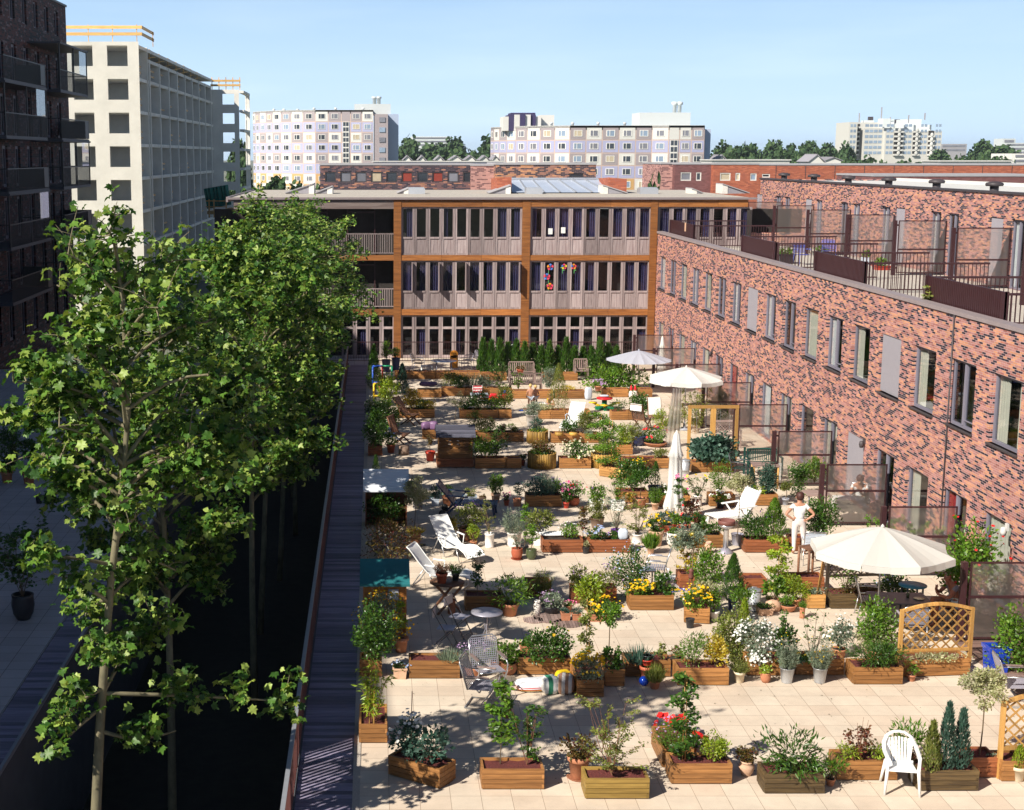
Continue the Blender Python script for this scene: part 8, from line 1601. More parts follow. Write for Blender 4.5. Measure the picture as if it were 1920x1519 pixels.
shrub('tall dark green bush behind the lower wooden chair', 712, 818, 'bush', 64, 46, 'lf_dark', .07, z=0); shrub('rounded green bush beside the reclining wooden chair', 733, 800, 'bush', 50, 40, 'lf_mid', .06, z=0); shrub('bush with pale seed plumes beside the boardwalk', 706, 785, 'bush', 38, 40, 'lf_dark', .06, z=0, fl=('fl_cream', 26, .05)); shrub('lime-green leafy shrub beside the coloured play frame', 727, 762, 'bush', 62, 38, 'lf_lime', .08, z=0); shrub('blue-green conifer behind the lime-green shrub', 754, 740, 'cone', 52, 26, 'lf_blue', .09, z=0, dens=1.8); shrub('dark conifer beside the boardwalk end', 701, 728, 'cone', 74, 30, 'lf_dark', .09, z=0, dens=1.8)
for px, py, hs, lb in ((724, 697, ((12, 9), (26, 9)), 'blue pot with a double-ball topiary'), (742, 694, ((10, 9.5),), 'blue pot with a single-ball topiary')):
 x, y = G(px, py); s = mpp(y); t = thing('topiary', lb, 'topiary', (x, y, 0), 0, 'potted topiaries'); pot_mesh('bucket', 8.5 * s, 23 * s).build('pot', 'navy_pot', t); mb = MB(); mb.tube([(0, 0, .4), (0, 0, 1.1)], .02, 6); mb.build('stem', 'twig', t)
 for z_, r_ in hs: foliage(t, 'bush', r_ * 2 * s * .9, r_ * 2 * s, 'lf_mid', .06, z0=(23 + z_ - 8) * s)
potted('red clay pot with dry twigs beside the tool cupboard', 807, 866, 'terra', 20, 19, 'plastic_red', [('sapling', 32, 22, 'lf_bronze', .05, dict(dens=.7))]); shrub('dark dwarf cypress by the white-roofed lean-to', 705, 884, 'cone', 28, 13, 'lf_dark', .06, z=0, dens=1.6)
mb = MB(); x, y = G(757, 852); s = mpp(y); mb.lathe([(10.5 * s, 0), (10 * s, 6 * s), (10.3 * s, 17 * s), (0, 17.3 * s)], 18); o = mb.build('log_stump', 'log'); o.location = (x, y, 0); tag(o, 'sawn log stump under the lower wooden chair', 'log')
deck_chair('reclining wooden folding chair beside the golden shrubs', 770, 796, 62, recl=1.8); deck_chair('upright wooden folding chair by the log stump', 752, 834, 66, recl=.9)
x0, y0 = G(822, 876); s = mpp(y0); W_ = 64 * s; H_ = 60 * s; t = thing('tool_cupboard', 'slatted wooden tool cupboard with a grey board pitched roof', 'cupboard', (x0, y0, 0)); D_ = .75
for (px, w_, y, nm_) in ((0, W_, 0, 'front_wall'), (0, W_, D_, 'back_wall')):
 mb = MB(); n = 12
 for k in range(n):
  z = .32 + (H_ - .34) * k / n; dz = (H_ - .34) / n
  if k in (5, 7, 9): 
   for (a, b) in ((0.05, .32), (.40, .58), (.64, .95)): mb.box(W_ * a, W_ * b, y - .012, y + .012, z, z + dz * .5)
  else: mb.box(.05, W_ - .05, y - .012, y + .012, z, z + dz * .88)
 mb.box(0, .06, y - .03, y + .03, 0, H_); mb.box(W_ - .06, W_, y - .03, y + .03, 0, H_); mb.build(nm_, 'planter', t)
for a in (0, W_): mb = MB(); mb.box(a - .012 + (.012 if a == 0 else -.0), a + .012, .04, D_ - .04, .05, H_ - .02); mb.build('side_wall', 'planter', t)
mb = MB(); mb.box(-.05, W_ + .05, -.12, D_ + .1, .03, .28); mb.box(-.08, W_ + .08, -.16, D_ + .12, .282, .315); mb.build('base_box', 'planter_red', t)
mb = MB(); zr = H_ + .10; n = 7
for k in range(n):
 for sg in (1, -1):
  f0, f1 = k / n, (k + 1.12) / n; ya, yb_ = (-.18 + (D_ / 2 + .18) * f0, -.18 + (D_ / 2 + .18) * f1) if sg > 0 else (D_ + .18 - (D_ / 2 + .18) * f0, D_ + .18 - (D_ / 2 + .18) * f1); za, zb2 = H_ - .02 + .34 * f0, H_ - .02 + .34 * f1
  mb.add([(-.1, ya, za + .02), (W_ + .1, ya, za + .02), (W_ + .1, yb_, zb2), (-.1, yb_, zb2), (-.1, ya, za), (W_ + .1, ya, za), (W_ + .1, yb_, zb2 - .02), (-.1, yb_, zb2 - .02)], [(0, 1, 2, 3), (7, 6, 5, 4), (0, 4, 5, 1), (1, 5, 6, 2), (3, 7, 4, 0)])
mb.build('roof', 'slate_wood', t)
def shed(name, label, pxl, pxr, pyg, zf, zb_, D_, roofm, wallm, open_front, over=.06):
 a, b = G(pxl, pyg), G(pxr, pyg); W_ = b[0] - a[0]; t = thing(name, label, 'shed', (*a, 0)); mb = MB()
 mb.add([(-over, -over * 2, zf), (W_ + over, -over * 2, zf), (W_ + over, D_ + over, zb_), (-over, D_ + over, zb_), (-over, -over * 2, zf - .05), (W_ + over, -over * 2, zf - .05), (W_ + over, D_ + over, zb_ - .05), (-over, D_ + over, zb_ - .05)], [(0, 1, 2, 3), (7, 6, 5, 4), (0, 4, 5, 1), (1, 5, 6, 2), (2, 6, 7, 3), (3, 7, 4, 0)])
 if roofm == 'white_tin':
  for k in range(1, 8): f_ = k / 8; y = -over * 2 + (D_ + over * 3) * f_; z = zf + (zb_ - zf) * f_; mb.box(-over, W_ + over, y - .006, y + .006, z - .0, z + .012)
 mb.build('roof', roofm, t)
 for x in (0, W_): mb = MB(); mb.add([(x, 0, 0), (x, D_, 0), (x, D_, zb_ - .07), (x, 0, zf - .07), (x + (.03 if x == 0 else -.03), 0, 0), (x + (.03 if x == 0 else -.03), D_, 0), (x + (.03 if x == 0 else -.03), D_, zb_ - .07), (x + (.03 if x == 0 else -.03), 0, zf - .07)], [(0, 1, 2, 3), (7, 6, 5, 4), (0, 4, 5, 1), (1, 5, 6, 2), (2, 6, 7, 3), (3, 7, 4, 0)]); mb.build('side_wall', wallm, t)
 mb = MB(); mb.box(.03, W_ - .03, D_ - .03, D_, 0, zb_ - .08); mb.build('back_wall', wallm, t)
 if open_front:
  for z in (.05, .5): mb = MB(); mb.box(.032, W_ - .032, .05, D_ - .032, z, z + .03); mb.build('shelf', 'planter_dark', t)
 else:
  mb = MB(); n = 7
  for k in range(n): mb.box(.031, W_ - .031, 0, .02, (zf - .06) * k / n, (zf - .06) * (k + .95) / n)
  mb.build('front_wall', wallm, t); mb = MB(); x = W_ * .70; mb.box(x - .11, x + .11, -.02, -.002, zf - .38, zf - .14); f = mb.build('window', 'lilac_steel', t); mb = MB(); mb.box(x - .09, x + .09, -.026, -.021, zf - .36, zf - .16); mb.build('pane', 'white_tin', f)
 return t
shed('lean_to', 'open lean-to store with a white metal roof beside the boardwalk', 685, 763, 988, 1.08, 1.52, .62, 'white_tin', 'planter_red', True); shed('garden_shed', 'small orange timber shed with a teal roof and a white window', 681, 762, 1200, 1.28, 1.62, .62, 'teal_roof', 'shed_orange', False, .07)
shrub('dark plants stored inside the white-roofed lean-to', 722, 978, 'bush', 54, 66, 'lf_dark', .07, z=.1); shrub('wide bronze-red shrub between the lean-to and the teal-roofed shed', 728, 1046, 'bush', 68, 100, 'lf_bronze', .09, z=0, shape='long', dens=1.4)
shrub('cream-leaved standard willow tied to stakes beside the lean-to', 777, 988, 'standard', 96, 60, 'lf_cream', .055, z=0, dens=.7, name='standard_tree', cat='young tree'); potted('clay square pot with trailing straw beside the lean-to', 779, 1018, 'square', 20, 18, 'terracotta', [('tuft', 16, 30, 'lf_yellow', .3, dict(shape='blade', dens=.6))]); x, y = G(783, 953); t = thing('water_butt', 'blue-grey plastic water butt behind the stakes of the willow', 'barrel', (x, y, 0)); mb = MB(); mb.lathe([(.13, 0), (.16, .44), (0, .44)], 20); mb.build('body', 'grey_plastic', t); mb = MB(); mb.lathe([(.175, .441), (.175, .475), (0, .48)], 20); mb.build('lid', 'navy_plastic', t)
mb = MB(); mb.box(-.14, .0, -.05, .05, .003, .06); mb.box(.04, .18, -.04, .06, .003, .06); o = mb.build('clogs', 'plastic_black', bevel=.02); o.location = (*G(786, 1024), 0); tag(o, 'pair of black clogs left on the paving by the lean-to', 'shoes')
slat_lounger('dark navy plastic lounger with raised back and arms', 852, 964, 82, 'navy_plastic', 50, 1.25, wheels=True); sling_lounger('white sling lounger in full sun', 852, 1044, 32); sling_lounger('white sling lounger in shade behind the folding wooden table', 826, 1098, 68)
t = table('round dark wooden folding table on crossed legs', 838, 1146, 15, .40, .40, .70, 'teak', 'teak', round_=True, legs='cross'); x, y = G(838, 1146)
for dx, dy, lb, w_, h, m_, lf, hh in ((-.13, -.1, 'red pot of dark heather on the round wooden table', .28, .24, 'clay_red', 'lf_red', .22), (.2, .1, 'dark pot with a spiky plant on the round wooden table', .2, .2, 'plastic_black', 'lf_dark', .2)): p = thing('potted_plant', lb, 'potted plant', (x + dx, y + dy, .70), 0, 'potted plants'); pot_mesh('terra', w_ / 2, h).build('pot', m_, p); mb = MB(); mb.lathe([(w_ * .4, h * .86), (0, h * .9)], 10); mb.build('soil', 'soil', p); foliage(p, 'tuft', hh, .34, lf, .05, z0=h * .86)
potted('orange clay cylinder standing under the round wooden table', 847, 1152, 'tall', 17, 28, 'terracotta', [], group=None, cat='pot')
bistro_chair('folding bistro chair nearer the camera, seen from behind', 836, 1214, 76); bistro_chair('folding bistro chair farther from the camera, by the round mesh table', 860, 1192, 58); table('round lacy metal bistro table on curled legs', 912, 1206, 0, .34, .34, .70, 'lilac_steel', 'lilac_steel', round_=True, legs='curl')
stack_chair('aluminium armchair behind the marigold planter', 1229, 1096, -105); t = MB(); t.box(-.35, .35, -.3, .3, .004, .012); t.k = 1; t.box(-.3, .1, -.25, .1, .0125, .016); t.k = 2; t.box(.0, .3, -.05, .25, .0165, .02); o = t.build('towel', ['blue_cloth', 'toy_yellow', 'white_cloth']); o.location = (*G(1262, 1103), 0); o.rotation_euler = (0, 0, .3); tag(o, 'blue and yellow towel spread on the paving', 'towel'); mb = MB(); mb.box(-.22, .22, -.16, .16, .0, .03); mb.lathe([(.03, .03), (.02, .2), (.05, .24), (0, .26)], 10); o = mb.build('parasol_stand', 'white_plastic'); o.location = (*G(1253, 1084), 0); tag(o, 'white parasol foot standing near the towel', 'parasol foot'); table('small steel side table beside the aluminium armchair', 1211, 1104, 0, .2, .2, .5, 'steel', 'steel')
stack_chair('aluminium chair behind the small slatted table', 1524, 1056, 170, m_seat='pale_blue_cloth'); table('small slatted wooden table in front of the aluminium chair', 1519, 1078, 20, .24, .24, .72, 'teak', 'teak', slats=6)
parasol('large open cream parasol shading the table', 1655, 988, 30.7, 1.53, .48, 8, 'parasol_cream', rot=.2, group='open parasols'); parasol('open white parasol with a scalloped edge', 1287, 688, 55.0, 1.46, .42, 8, 'parasol_white', rot=.2, group='open parasols'); parasol('open blue-white parasol with many ribs', 1198, 657, 64.0, 1.46, .42, 16, 'parasol_blue', valance=0, group='open parasols')
table('dark rectangular table under the cream parasol', 1682, 1180, -4, .62, .42, .72, 'dark_steel', 'dark_steel'); stack_chair('steel armchair at the end of the shaded table', 1630, 1158, 78); stack_chair('steel armchair seen from behind through the lattice', 1706, 1206, 176); table('small round table with a blue mosaic top', 1708, 1152, 0, .31, .31, .70, 'tile_blue', 'dark_steel', round_=True)
x, y = G(1682, 1180); mb = MB(); mb.lathe([(.07, 0), (.12, .02), (0, .012)], 18); o = mb.build('plate', 'glaze_cream'); o.location = (x + .40, y - .1, .722); tag(o, 'cream plate with food on the shaded table', 'plate'); mb = MB(); mb.lathe([(.03, 0), (.035, .1), (.03, .1), (.025, .01), (0, .01)], 12); o = mb.build('drinking_glass', 'glaze_green'); o.location = (x + .2, y + .02, .722); tag(o, 'small glass on the shaded table', 'glass')
shrub('large shrub with red flowers behind the seated man', 1808, 1160, 'bush', 165, 110, 'lf_mid', .09, z=0, dens=1.3, fl=('fl_red', 18, .06)); shrub('climbing shrub before the second glass screen, above the cream parasol', 1655, 1046, 'airy', 66, 70, 'lf_mid', .06, z=0, dens=1.5); shrub('young leafy shoots rising behind the cream parasol', 1724, 1060, 'airy', 74, 70, 'lf_mid', .06, z=0, dens=1.4, fl=('fl_pink', 4, .04)); shrub('blue-flowered plants in shade under the cream parasol', 1680, 1128, 'bush', 50, 66, 'lf_dark', .06, z=0, fl=('fl_blue', 20, .04))
bench('green plastic bench with a curved slatted back', 1430, 892, 0, 1.1, 'green_plastic', 'curved'); table('weathered slatted table before the green plastic bench', 1433, 912, -8, .42, .32, .72, 'grey_wood', 'trellis', slats=7); stack_chair('dark green armchair beside the trellis planter', 1388, 902, 60, m_frame='dark_steel', m_seat='green_plastic')
t = MB(); t.box(-.2, .2, -.02, .02, .0, .55); o = t.build('white_board', 'white_plastic'); o.location = (*G(1452, 900), 0); tag(o, 'white board leaning under the weathered table', 'board')
bench('wooden bench with a lattice back behind the trellis frame', 1360, 838, 0, .95, back='lattice'); shrub('bamboo thicket behind the trellis frame', 1302, 812, 'bamboo', 82, 66, 'lf_olive', .13, z=0, dens=2.4); shrub('smaller bamboo clump behind the folded parasol', 1266, 806, 'bamboo', 48, 50, 'lf_olive', .12, z=0, dens=2); shrub('green shrub before the glass screen behind the lattice bench', 1352, 800, 'bush', 62, 40, 'lf_mid', .07, z=0); shrub('climbing vine at the wall beside the glass screen', 1408, 760, 'climber', 42, 30, 'lf_mid', .1, z=.0, dens=1.3); shrub('bamboo leaves beside the folding chair with white cushion', 1236, 808, 'bush', 40, 34, 'lf_lime', .08, z=0, shape='long')
mb = MB(); vs = []; xa, ya = G(1250, 838); s = mpp(ya)
for i in range(25): u = i / 24.; vs += [(u * 26 * s - .1 * (1 - u), .04 * math.sin(u * 22), 0), (.28 * s * 26 + u * 18 * s, .03 * math.sin(u * 22), 112 * s)]
mb.add(vs, [(2 * i, 2 * i + 2, 2 * i + 3, 2 * i + 1) for i in range(24)], True); glassmat('sheet_film', (.82, .82, .80), haze=.35, hcol=(.7, .68, .64)); o = mb.build('plastic_sheet', 'sheet_film'); o.location = (xa, ya, 0); tag(o, 'clear plastic sheet hanging beneath the white parasol', 'plastic sheet')
deck_chair('wooden folding chair with a white cushion, facing the camera', 1229, 800, 0, 'white_cloth'); deck_chair('wooden folding chair with a white cloth over its back, turned away', 1203, 806, 140, 'white_cloth')
t = sling_lounger('pale blue recliner behind the log roll planter', 1074, 806, -22); t.children[0].data.materials[0] = M['pale_blue_cloth']; t['group'] = 'recliners'
stack_chair('dark mesh patio chair at the topiary end of the glass table', 784, 698, 75, m_frame='lilac_steel', m_seat='dark_steel'); stack_chair('dark mesh patio chair facing the glass table from the hedge side', 872, 698, -80, m_frame='lilac_steel', m_seat='lilac_steel'); stack_chair('second mesh patio chair on the hedge side, behind the first', 882, 692, -75, m_frame='lilac_steel', m_seat='lilac_steel'); table('white patio footstool beside the dark mesh chair', 800, 702, 0, .28, .22, .42, 'grey_plastic', 'white_plastic', slats=6); table('oval glass patio table', 832, 704, 0, .62, .45, .72, 'glazing', 'lilac_steel', round_=True); mb = MB(); mb.box(-.2, .2, -.03, .03, 0, .62); mb.lathe([(.2, -.03), (.2, .03), (0, .03)], 16); o = mb.build('play_easel', 'toy_orange'); mb2 = o.data
for v in mb2.vertices:
 if v.index >= 8: v.co = (v.co.x, v.co.z, .68 + v.co.y)
o.location = (*G(851, 690), 0); tag(o, 'orange plastic play easel behind the glass table', 'toy')
bench('wooden bench with an arched back facing the camera', 978, 718, 0, 1.15); bench('wooden bench seen from behind, facing the arched one', 985, 738, 180, 1.35); bench('narrow slatted garden seat by the laurel hedge', 1089, 712, 0, .6); potted('red flower pot standing on the arched bench', 976, 702, 'terra', 14, 9, 'clay_red', [('low', 7, 16, 'lf_bronze', .05)], z=.45)
def tubeframe(label, px, py, w_, h, cols, d=.5, group='coloured play frames'):
 x, y = G(px, py); t = thing('climbing_toy', label, 'toy', (x, y, 0), 0, group)
 for (p, q), c in zip((((0, 0, 0), (0, 0, h)), ((0, 0, h), (w_ / 2, 0, h)), ((w_ / 2, 0, h), (w_ / 2, 0, h * .3)), ((w_ / 2, 0, h), (w_, 0, h)), ((w_, 0, h), (w_, 0, 0)), ((0, 0, h * .3), (w_, 0, h * .3))), cols): mb = MB(); mb.tube([p, q], .04, 8); mb.build('tube', c, t)
tubeframe('blue, red and green tube play frame beside the boardwalk', 699, 730, .85, 1.05, ['toy_blue', 'toy_blue', 'toy_red', 'toy_green', 'toy_green', 'toy_blue']); tubeframe('yellow and green low play frame beside the boardwalk', 701, 752, .5, .75, ['toy_yellow', 'toy_yellow', 'toy_red', 'toy_yellow', 'toy_green', 'toy_yellow'])
x, y = G(1133, 768); t = thing('play_table', 'green plastic play table with a red top and yellow seats', 'play table', (x, y, 0)); mb = MB(); mb.lathe([(.31, .44), (.33, .46), (.33, .5), (0, .5)], 22); mb.build('table_top', 'toy_red', t); mb = MB(); mb.lathe([(.12, 0), (.1, .44), (0, .44)], 12); mb.box(-.38, .38, -.06, .06, .0, .14); mb.box(-.06, .06, -.36, .36, 0.0, .138); mb.build('base', 'toy_green', t)
for k in range(3): a = k * 2.09 + .4; mb = MB(); mb.lathe([(.17, .24), (.18, .27), (0, .28)], 14, (math.cos(a) * .55, math.sin(a) * .42, 0)); mb.tube([(math.cos(a) * .2, math.sin(a) * .2, .12), (math.cos(a) * .55, math.sin(a) * .42, .25)], .05, 8); mb.build('seat', 'toy_yellow', t)
potted('clay pot of violets standing on the planter behind the play table', 1122, 734, 'terra', 14, 10, 'terracotta', [('low', 10, 22, 'lf_mid', .05, dict(fl=('fl_mauve', 22, .07)))], z=.3); sack('white and lime sack leaning by the play table', 1103, 750, 20, .15, .12, .55, 'pale_blue_cloth', seed=21); sack('pale blue cloth heap on the play table', 1133, 744, 0, .18, .12, .08, 'pale_blue_cloth', z=.5, seed=22)
for px, lb in ((1183, 'garden gnome with a red hat, nearer the play table'), (1190.5, 'garden gnome with a red hat, nearer the parasol pole')): x, y = G(px, 745); t = thing('garden_gnome', lb, 'gnome', (x, y, 0), 0, 'garden gnomes'); mb = MB(); mb.lathe([(.09, 0), (.1, .12), (.08, .24), (.06, .27), (0, .28)], 14); mb.build('body', 'glaze_white', t); mb = MB(); mb.blob((0, 0, .31), (.06, .06, .06), 10, 8); mb.build('head', 'skin', t); mb = MB(); mb.lathe([(.07, .33), (.05, .42), (0, .56)], 14); mb.build('hat', 'toy_red', t)
def kidchair(label, px, py, rz): 
 x, y = G(px, py); t = thing('child_chair', label, 'chair', (x, y, 0), R(rz), 'red striped children’s chairs'); mb = MB(); mb.box(-.2, .2, -.16, .16, .28, .30); mb.build('seat', 'stripe_red', t); mb = MB(); mb.bar((-.2, .17, .45), (.2, .17, .45), .015, .28); mb.build('backrest', 'stripe_red', t); leg4(t, [[(sx_ * .2, -.16, 0), (sx_ * .2, -.14, .28)] for sx_ in (-1, 1)] + [[(sx_ * .2, .2, 0), (sx_ * .2, .17, .6)] for sx_ in (-1, 1)], 'white_plastic', .013)
kidchair('red striped child’s chair behind the small blue table', 896, 750, 5); kidchair('red striped child’s chair in front of the small blue table', 906, 766, 180); table('small blue children’s table between the striped chairs', 898, 758, 0, .36, .24, .45, 'pale_blue_cloth', 'white_plastic')
for px, py, lb in ((924, 752, 'red toy car beside the striped chair'), (946, 752, 'red toy car by the bench planter, blue figure on it')):
 x, y = G(px, py); t = thing('toy_car', lb, 'toy car', (x, y, 0), R(-8), 'red toy cars'); mb = MB(); mb.box(-.28, .28, -.13, .13, .06, .2); mb.box(-.12, .16, -.11, .11, .2, .32); mb.build('body', 'toy_red', t, bevel=.03)
 for a in (-.18, .18):
  for b in (-.14, .14): mb = MB(); mb.lathe([(.07, -.025), (.07, .025), (0, .025)], 14); mb.xf(Matrix.Rotation(math.pi / 2, 4, 'X')); o = mb.build('wheel', 'toy_yellow', t); o.location = (a, b, .07)
 if px > 930: mb = MB(); mb.blob((0, 0, .42), (.06, .06, .09), 8, 6); mb.build('figure', 'toy_blue', t)
x, y = G(1012, 768); mb = MB(); mb.box(-.2, .2, -.15, .15, 0, .02); mb.box(-.2, -.17, -.15, .15, .02, .3); mb.box(.17, .2, -.15, .15, .02, .3); mb.box(-.17, .17, -.15, -.12, .02, .3); mb.box(-.17, .17, .12, .15, .02, .3); o = mb.build('plastic_crate', 'white_plastic'); o.location = (x, y, 0); tag(o, 'white plastic toy crate beside the standing child', 'crate')
for px, py, m_, lb in ((977, 771, 'toy_blue', 'small blue toy lying on the paving near the child'), (986, 768, 'toy_red', 'small red toy lying on the paving near the child'), (992, 772, 'white_plastic', 'small white toy lying on the paving near the child')): mb = MB(); mb.blob((0, 0, .03), (.11, .06, .03), 10, 6); o = mb.build('toy', m_); o.location = (*G(px, py), 0); tag(o, lb, 'toy', 'toys on the paving')
for a in (('big dark pot with a tall loose shrub in the shaded courtyard', 40, 1166, 'round', 46, 50, 'plastic_black', [('airy', 140, 118, 'lf_dark', .10, dict(dens=1.5))]), ('clay pot with a small standard bush in the shaded courtyard', 52, 909, 'terra', 26, 24, 'terracotta', [('standard', 62, 34, 'lf_dark', .09)]), ('clay pot with a low bush at the edge of the shaded courtyard', 11, 907, 'terra', 24, 22, 'terracotta', [('bush', 40, 40, 'lf_dark', .08)]), ('dark pot with a leafy bush in the shaded courtyard', 20, 880, 'terra', 24, 24, 'plastic_black', [('bush', 56, 46, 'lf_dark', .08)]), ('clay pot behind the nearest tree’s leaves, shaded courtyard', 150, 856, 'terra', 24, 14, 'terracotta', [('sapling', 60, 46, 'lf_dark', .09)]), ('clay pot farther along the shaded courtyard', 186, 872, 'terra', 20, 12, 'terracotta', [('bush', 20, 24, 'lf_dark', .07)])): potted(*a)
for px, lb in ((72, 'small black pot on the courtyard, the left of a pair'), (87, 'small black pot on the courtyard, the right of a pair')): potted(lb, px, 945, 'bucket', 14, 16, 'plastic_black', [], group='black pots on the courtyard', cat='pot')
def roofput(t, px, py, z=5.75): x, y = G(px, py, z); t.location = (x, y, z); return t
for px, py, rz, lb in ((1504, 497, 15, 'blue garden chair with a bright cloth back on the roof terrace, nearer the pots'), (1553, 489, -10, 'blue garden chair behind the pots on the roof terrace')):
 t = stack_chair(lb, 1504, 900, rz, m_frame='blue_cloth', m_seat='blue_cloth', group='blue garden chairs on the roof terrace'); roofput(t, px, py)
for px, py, w_, h, lb in ((1472, 494, 30, 18, 'black planter with dark leaves on the roof terrace'), (1540, 486, 26, 14, 'leafy pot between the blue chairs on the roof terrace'), (1652, 506, 28, 8, 'red tray with small plants on the roof terrace'), (1622, 497, 12, 14, 'pale blue pot on the roof terrace behind the rails')):
 x, y = G(px, py, 5.75); s = mpp(y); t = thing('potted_plant', lb, 'potted plant', (x, y, 5.75), 0, 'pots on the roof terrace'); pot_mesh('square', w_ * s / 2, h * s).build('pot', 'plastic_red' if 'red' in lb.split()[0] else ('pale_blue_cloth' if 'pale' in lb else 'plastic_black'), t); mb = MB(); mb.lathe([(w_ * s * .45, h * s * .84), (0, h * s * .86)], 4); mb.build('soil', 'soil', t); foliage(t, 'bush', 14 * s, w_ * s, 'lf_mid', .1, z0=h * s * .8)
x, y, z = XW + .43, 44.6, 6.3; t = thing('potted_plant', 'vine creeping up the far end of the largest brown balcony panel', 'climbing plant', (XW + .36, 39.0, 5.9)); foliage(t, 'climber', 1.0, .3, 'lf_olive', .11); mb = MB(); mb.box(-.01, .01, -.12, .12, .85, 1.26); o = mb.build('cloth', 'terracotta_pale'); o.location = (XW + .39, 70.2, 5.9); tag(o, 'pinkish cloth hung over the farthest brown balcony panel', 'cloth')
def mirror(J): return J
W = dict(pelvis=(0, 0, .92), belly=(0, .0, 1.06), chest=(0, .02, 1.24), neck=(0, 0, 1.39), jaw=(0, .03, 1.46), head=(0, .03, 1.545), shL=(-.165, 0, 1.31), elL=(-.36, -.10, 1.10), wrL=(-.19, -.09, .985), haL=(-.135, -.08, .955), shR=(.165, 0, 1.31), elR=(.37, -.10, 1.11), wrR=(.20, -.10, .985), haR=(.145, -.105, .955),
         hiL=(-.085, -.01, .86), knL=(-.10, .02, .48), anL=(-.10, .0, .09), toL=(-.11, .14, .035), hiR=(.085, -.01, .86), knR=(.14, .02, .48), anR=(.16, -.02, .09), toR=(.20, .11, .035), face=(0, 1, 0))
person('woman in white t-shirt and white trousers seen from behind, hands on hips', (*G(1495, 1040), 0), -6, W, 1.66, shirt='shirt_white', trousers='trouser_white', hair='hair_brown')
Mn = dict(pelvis=(0, .05, .52), belly=(0, .02, .68), chest=(0, -.06, .86), neck=(0, -.13, 1.0), jaw=(0, -.20, 1.05), head=(0, -.21, 1.135), shL=(-.185, -.08, .92), elL=(-.24, -.24, .70), wrL=(-.10, -.40, .80), haL=(-.05, -.42, .87), shR=(.185, -.08, .92), elR=(.24, -.26, .70), wrR=(.10, -.42, .74), haR=(.06, -.46, .78), hiL=(-.095, -.04, .50), knL=(-.14, -.46, .60), anL=(-.13, -.42, .16), toL=(-.13, -.55, .08), hiR=(.095, -.04, .50), knR=(.13, -.48, .54), anR=(.13, -.50, .10), toR=(.13, -.64, .04), face=(0, -1, -.35))
deck_chair('dark wooden armchair under the seated man', 1790, 1172, -88, recl=.7); person('bald man in grey t-shirt seated in shade, eating at the table', (*G(1787, 1172), 0), -84, Mn, 1.76, skin='skin_shade', shirt='shirt_grey', shorts='shirt_white', bald=True)
Ws = {k: (v if k == 'face' else tuple(v)) for k, v in Mn.items()}; stack_chair('chair under the woman behind the glass screen', 1610, 968, -20); person('woman in a pale top seated behind the glass screen', (*G(1609, 968), 0), -20, Ws, 1.66, shirt='shirt_white', trousers='curtain_cream', hair='hair_brown')
t = table('white-clothed table behind the glass screen', 1590, 976, -4, .40, .3, .66, 'white_cloth', 'white_plastic'); mb = MB()
for (a, b) in (((-.4, -.3), (.4, -.3)), ((.4, -.3), (.4, .3)), ((.4, .3), (-.4, .3)), ((-.4, .3), (-.4, -.3))):
 for k in range(8): p = [a[i] + (b[i] - a[i]) * k / 8 for i in (0, 1)]; q = [a[i] + (b[i] - a[i]) * (k + 1) / 8 for i in (0, 1)]; mb.quad((p[0] * 1.01, p[1] * 1.01, .665), (q[0] * 1.01, q[1] * 1.01, .665), (q[0] * 1.05, q[1] * 1.05, .28 + .06 * ((k + 1) % 2)), (p[0] * 1.05, p[1] * 1.05, .28 + .06 * (k % 2)))
o = mb.build('tablecloth', 'white_cloth'); o.location = t.location; o.rotation_euler = t.rotation_euler; tag(o, 'white cloth draped over the table behind the glass screen', 'tablecloth')
def kid(h): return {k: (v if k == 'face' else (v[0] * .95, v[1], v[2])) for k, v in h.items()}
C = dict(pelvis=(0, 0, .50), belly=(0, 0, .60), chest=(0, .01, .72), neck=(0, 0, .82), jaw=(0, .02, .87), head=(0, .02, .945), shL=(-.105, 0, .77), elL=(-.15, .02, .61), wrL=(-.14, .09, .50), haL=(-.13, .12, .45), shR=(.105, 0, .77), elR=(.15, .02, .61), wrR=(.16, .06, .48), haR=(.16, .08, .43), hiL=(-.055, 0, .46), knL=(-.06, .02, .26), anL=(-.06, 0, .055), toL=(-.065, .08, .02), hiR=(.055, 0, .46), knR=(.065, .02, .26), anR=(.065, 0, .055), toR=(.075, .08, .02), face=(0, 1, 0))
person('blond child in light blue swim shorts standing with back turned', (*G(994, 766), 0), 10, C, 1.05, shorts='pale_blue_cloth', hair='hair_blond')
person('bare-skinned child standing close beside the blond one', (*G(1003, 764), 0), 200, {k: (v if k == 'face' else (v[0], v[1], v[2] * .92)) for k, v in C.items()}, 1.0, shorts='white_cloth', hair='hair_blond')
K = dict(pelvis=(0, .06, .20), belly=(0, .04, .30), chest=(0, -.03, .40), neck=(0, -.08, .49), jaw=(0, -.11, .53), head=(0, -.12, .60), shL=(-.1, -.04, .45), elL=(-.15, -.14, .32), wrL=(-.10, -.25, .26), haL=(-.08, -.29, .24), shR=(.1, -.04, .45), elR=(.15, -.14, .32), wrR=(.10, -.25, .24), haR=(.08, -.29, .22), hiL=(-.06, .0, .20), knL=(-.12, -.20, .30), anL=(-.10, -.06, .05), toL=(-.11, -.14, .02), hiR=(.06, .0, .20), knR=(.12, -.20, .30), anR=(.10, -.06, .05), toR=(.11, -.14, .02), face=(0, -1, -.3))
person('crouching dark-haired child in a yellow and blue top beside the column bush', (*G(1029, 768), 0), 30, K, 1.0, shirt='toy_yellow', shorts='toy_blue', hair='hair_brown')
yy = 8.0; first = None
t = thing('slat_railing', 'long rust-red slatted railing along the boardwalk above the dark garden', 'railing', (-1.33, 40, 0))
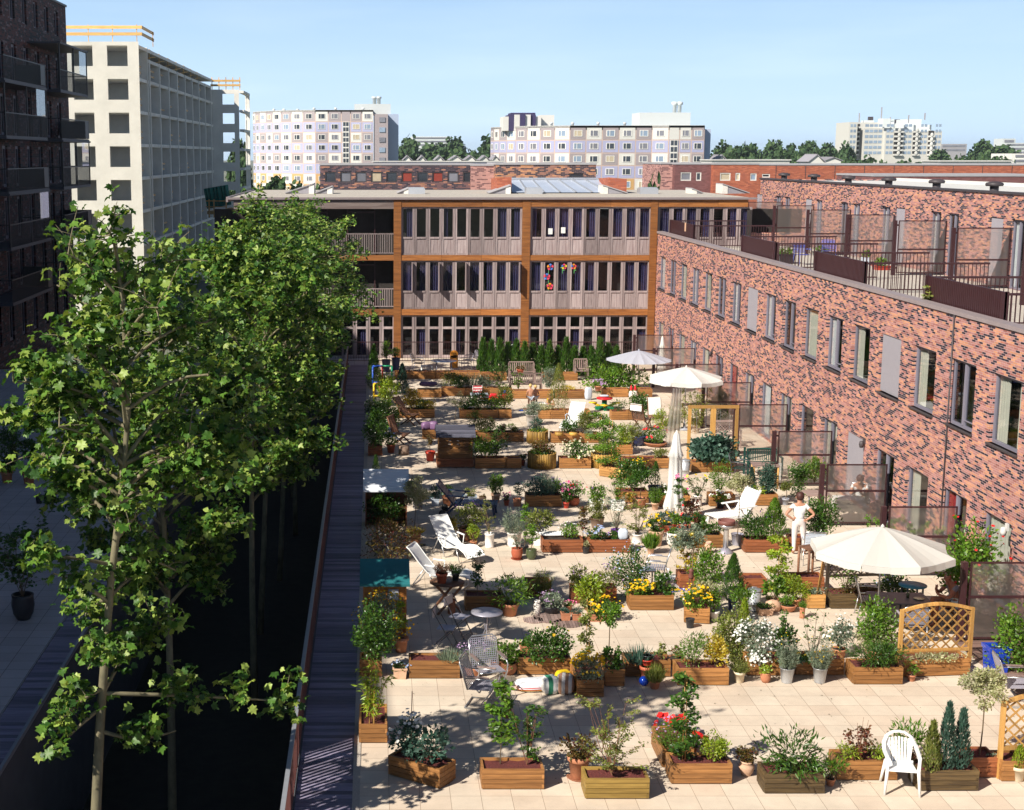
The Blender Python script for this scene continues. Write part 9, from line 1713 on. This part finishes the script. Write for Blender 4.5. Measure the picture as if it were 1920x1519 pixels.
mb = MB(); mb.box(-1.36, -1.29, 8, 72.5, .98, 1.02); mb.build('top_rail', 'grey_metal', t, world=True)
while yy < 72:
 if first is None:
  mb = MB(); mb.box(-.02, .02, 0, .05, .02, .98); mb.box(-.015, .015, .05, 1.95, .06, .10)
  for k in range(15): mb.box(-.012, .012, .06 + k * .13, .06 + k * .13 + .055, .10, .98)
  first = mb.build('railing_panel', 'rust_metal', t); o = first
 else: o = first.copy(); COL.objects.link(o)
 o.location = (0.005, yy - 40, 0); yy += 1.95
t = thing('tube_railing', 'low blue-grey railing along the courtyard edge of the garden', 'railing', (-6.32, 40, 0)); mb = MB(); mb.box(-6.34, -6.28, 8, 72, .03, .12); mb.build('kerb_rail', 'grey_metal', t, world=True)
t = thing('playground_railing', 'thin dark railing between the far planters and the school doors', 'railing', (5, 73.4, 0)); x0, x1 = -3.4, 13.6; mb = MB(); mb.box(x0, x1, 73.38, 73.42, 1.02, 1.06); mb.box(x0, x1, 73.385, 73.415, .08, .11); mb.build('top_rail', 'brown_metal', t, world=True); mb = MB(); x = x0
while x < x1: mb.box(x, x + .014, 73.393, 73.407, .11, 1.02); x += .13
mb.build('bars', 'brown_metal', t, world=True)
leafmat('litter', [(0.10, 0.06, 0.03), (0.05, 0.035, 0.025), (0.22, 0.16, 0.06), (0.12, 0.15, 0.04)], trans=0.0, spec=0.1)
g_ = np.random.RandomState(5); n_ = 1500; yl = 23 + 48 * g_.uniform(0, 1, n_) ** 1.3; C_ = np.stack([g_.uniform(-.1, 12.5, n_), yl, np.full(n_, .012)], 1)
o = leaves('leaf_litter', C_, np.concatenate([g_.normal(size=(n_, 2)), np.zeros((n_, 1))], 1), g_.normal(size=(n_, 3)) * .12 + [0, 0, 1], g_.uniform(.015, .05, n_), 'oval', 'litter'); tag(o, None, None, kind='stuff')
m, nt, p, N, L = nm('haze_air'); nt.nodes.remove(p); v = N('ShaderNodeVolumePrincipled'); v.inputs['Color'].default_value = (0.80, 0.90, 1.0, 1); v.inputs['Density'].default_value = 0.00013; v.inputs['Anisotropy'].default_value = 0.2
L(v.outputs[0], nt.nodes['Material Output'].inputs['Volume'])
mb = MB(); mb.box(-3100, 3100, -310, 4600, -5, 45); o = mb.build('haze', 'haze_air'); tag(o, None, None, kind='stuff')
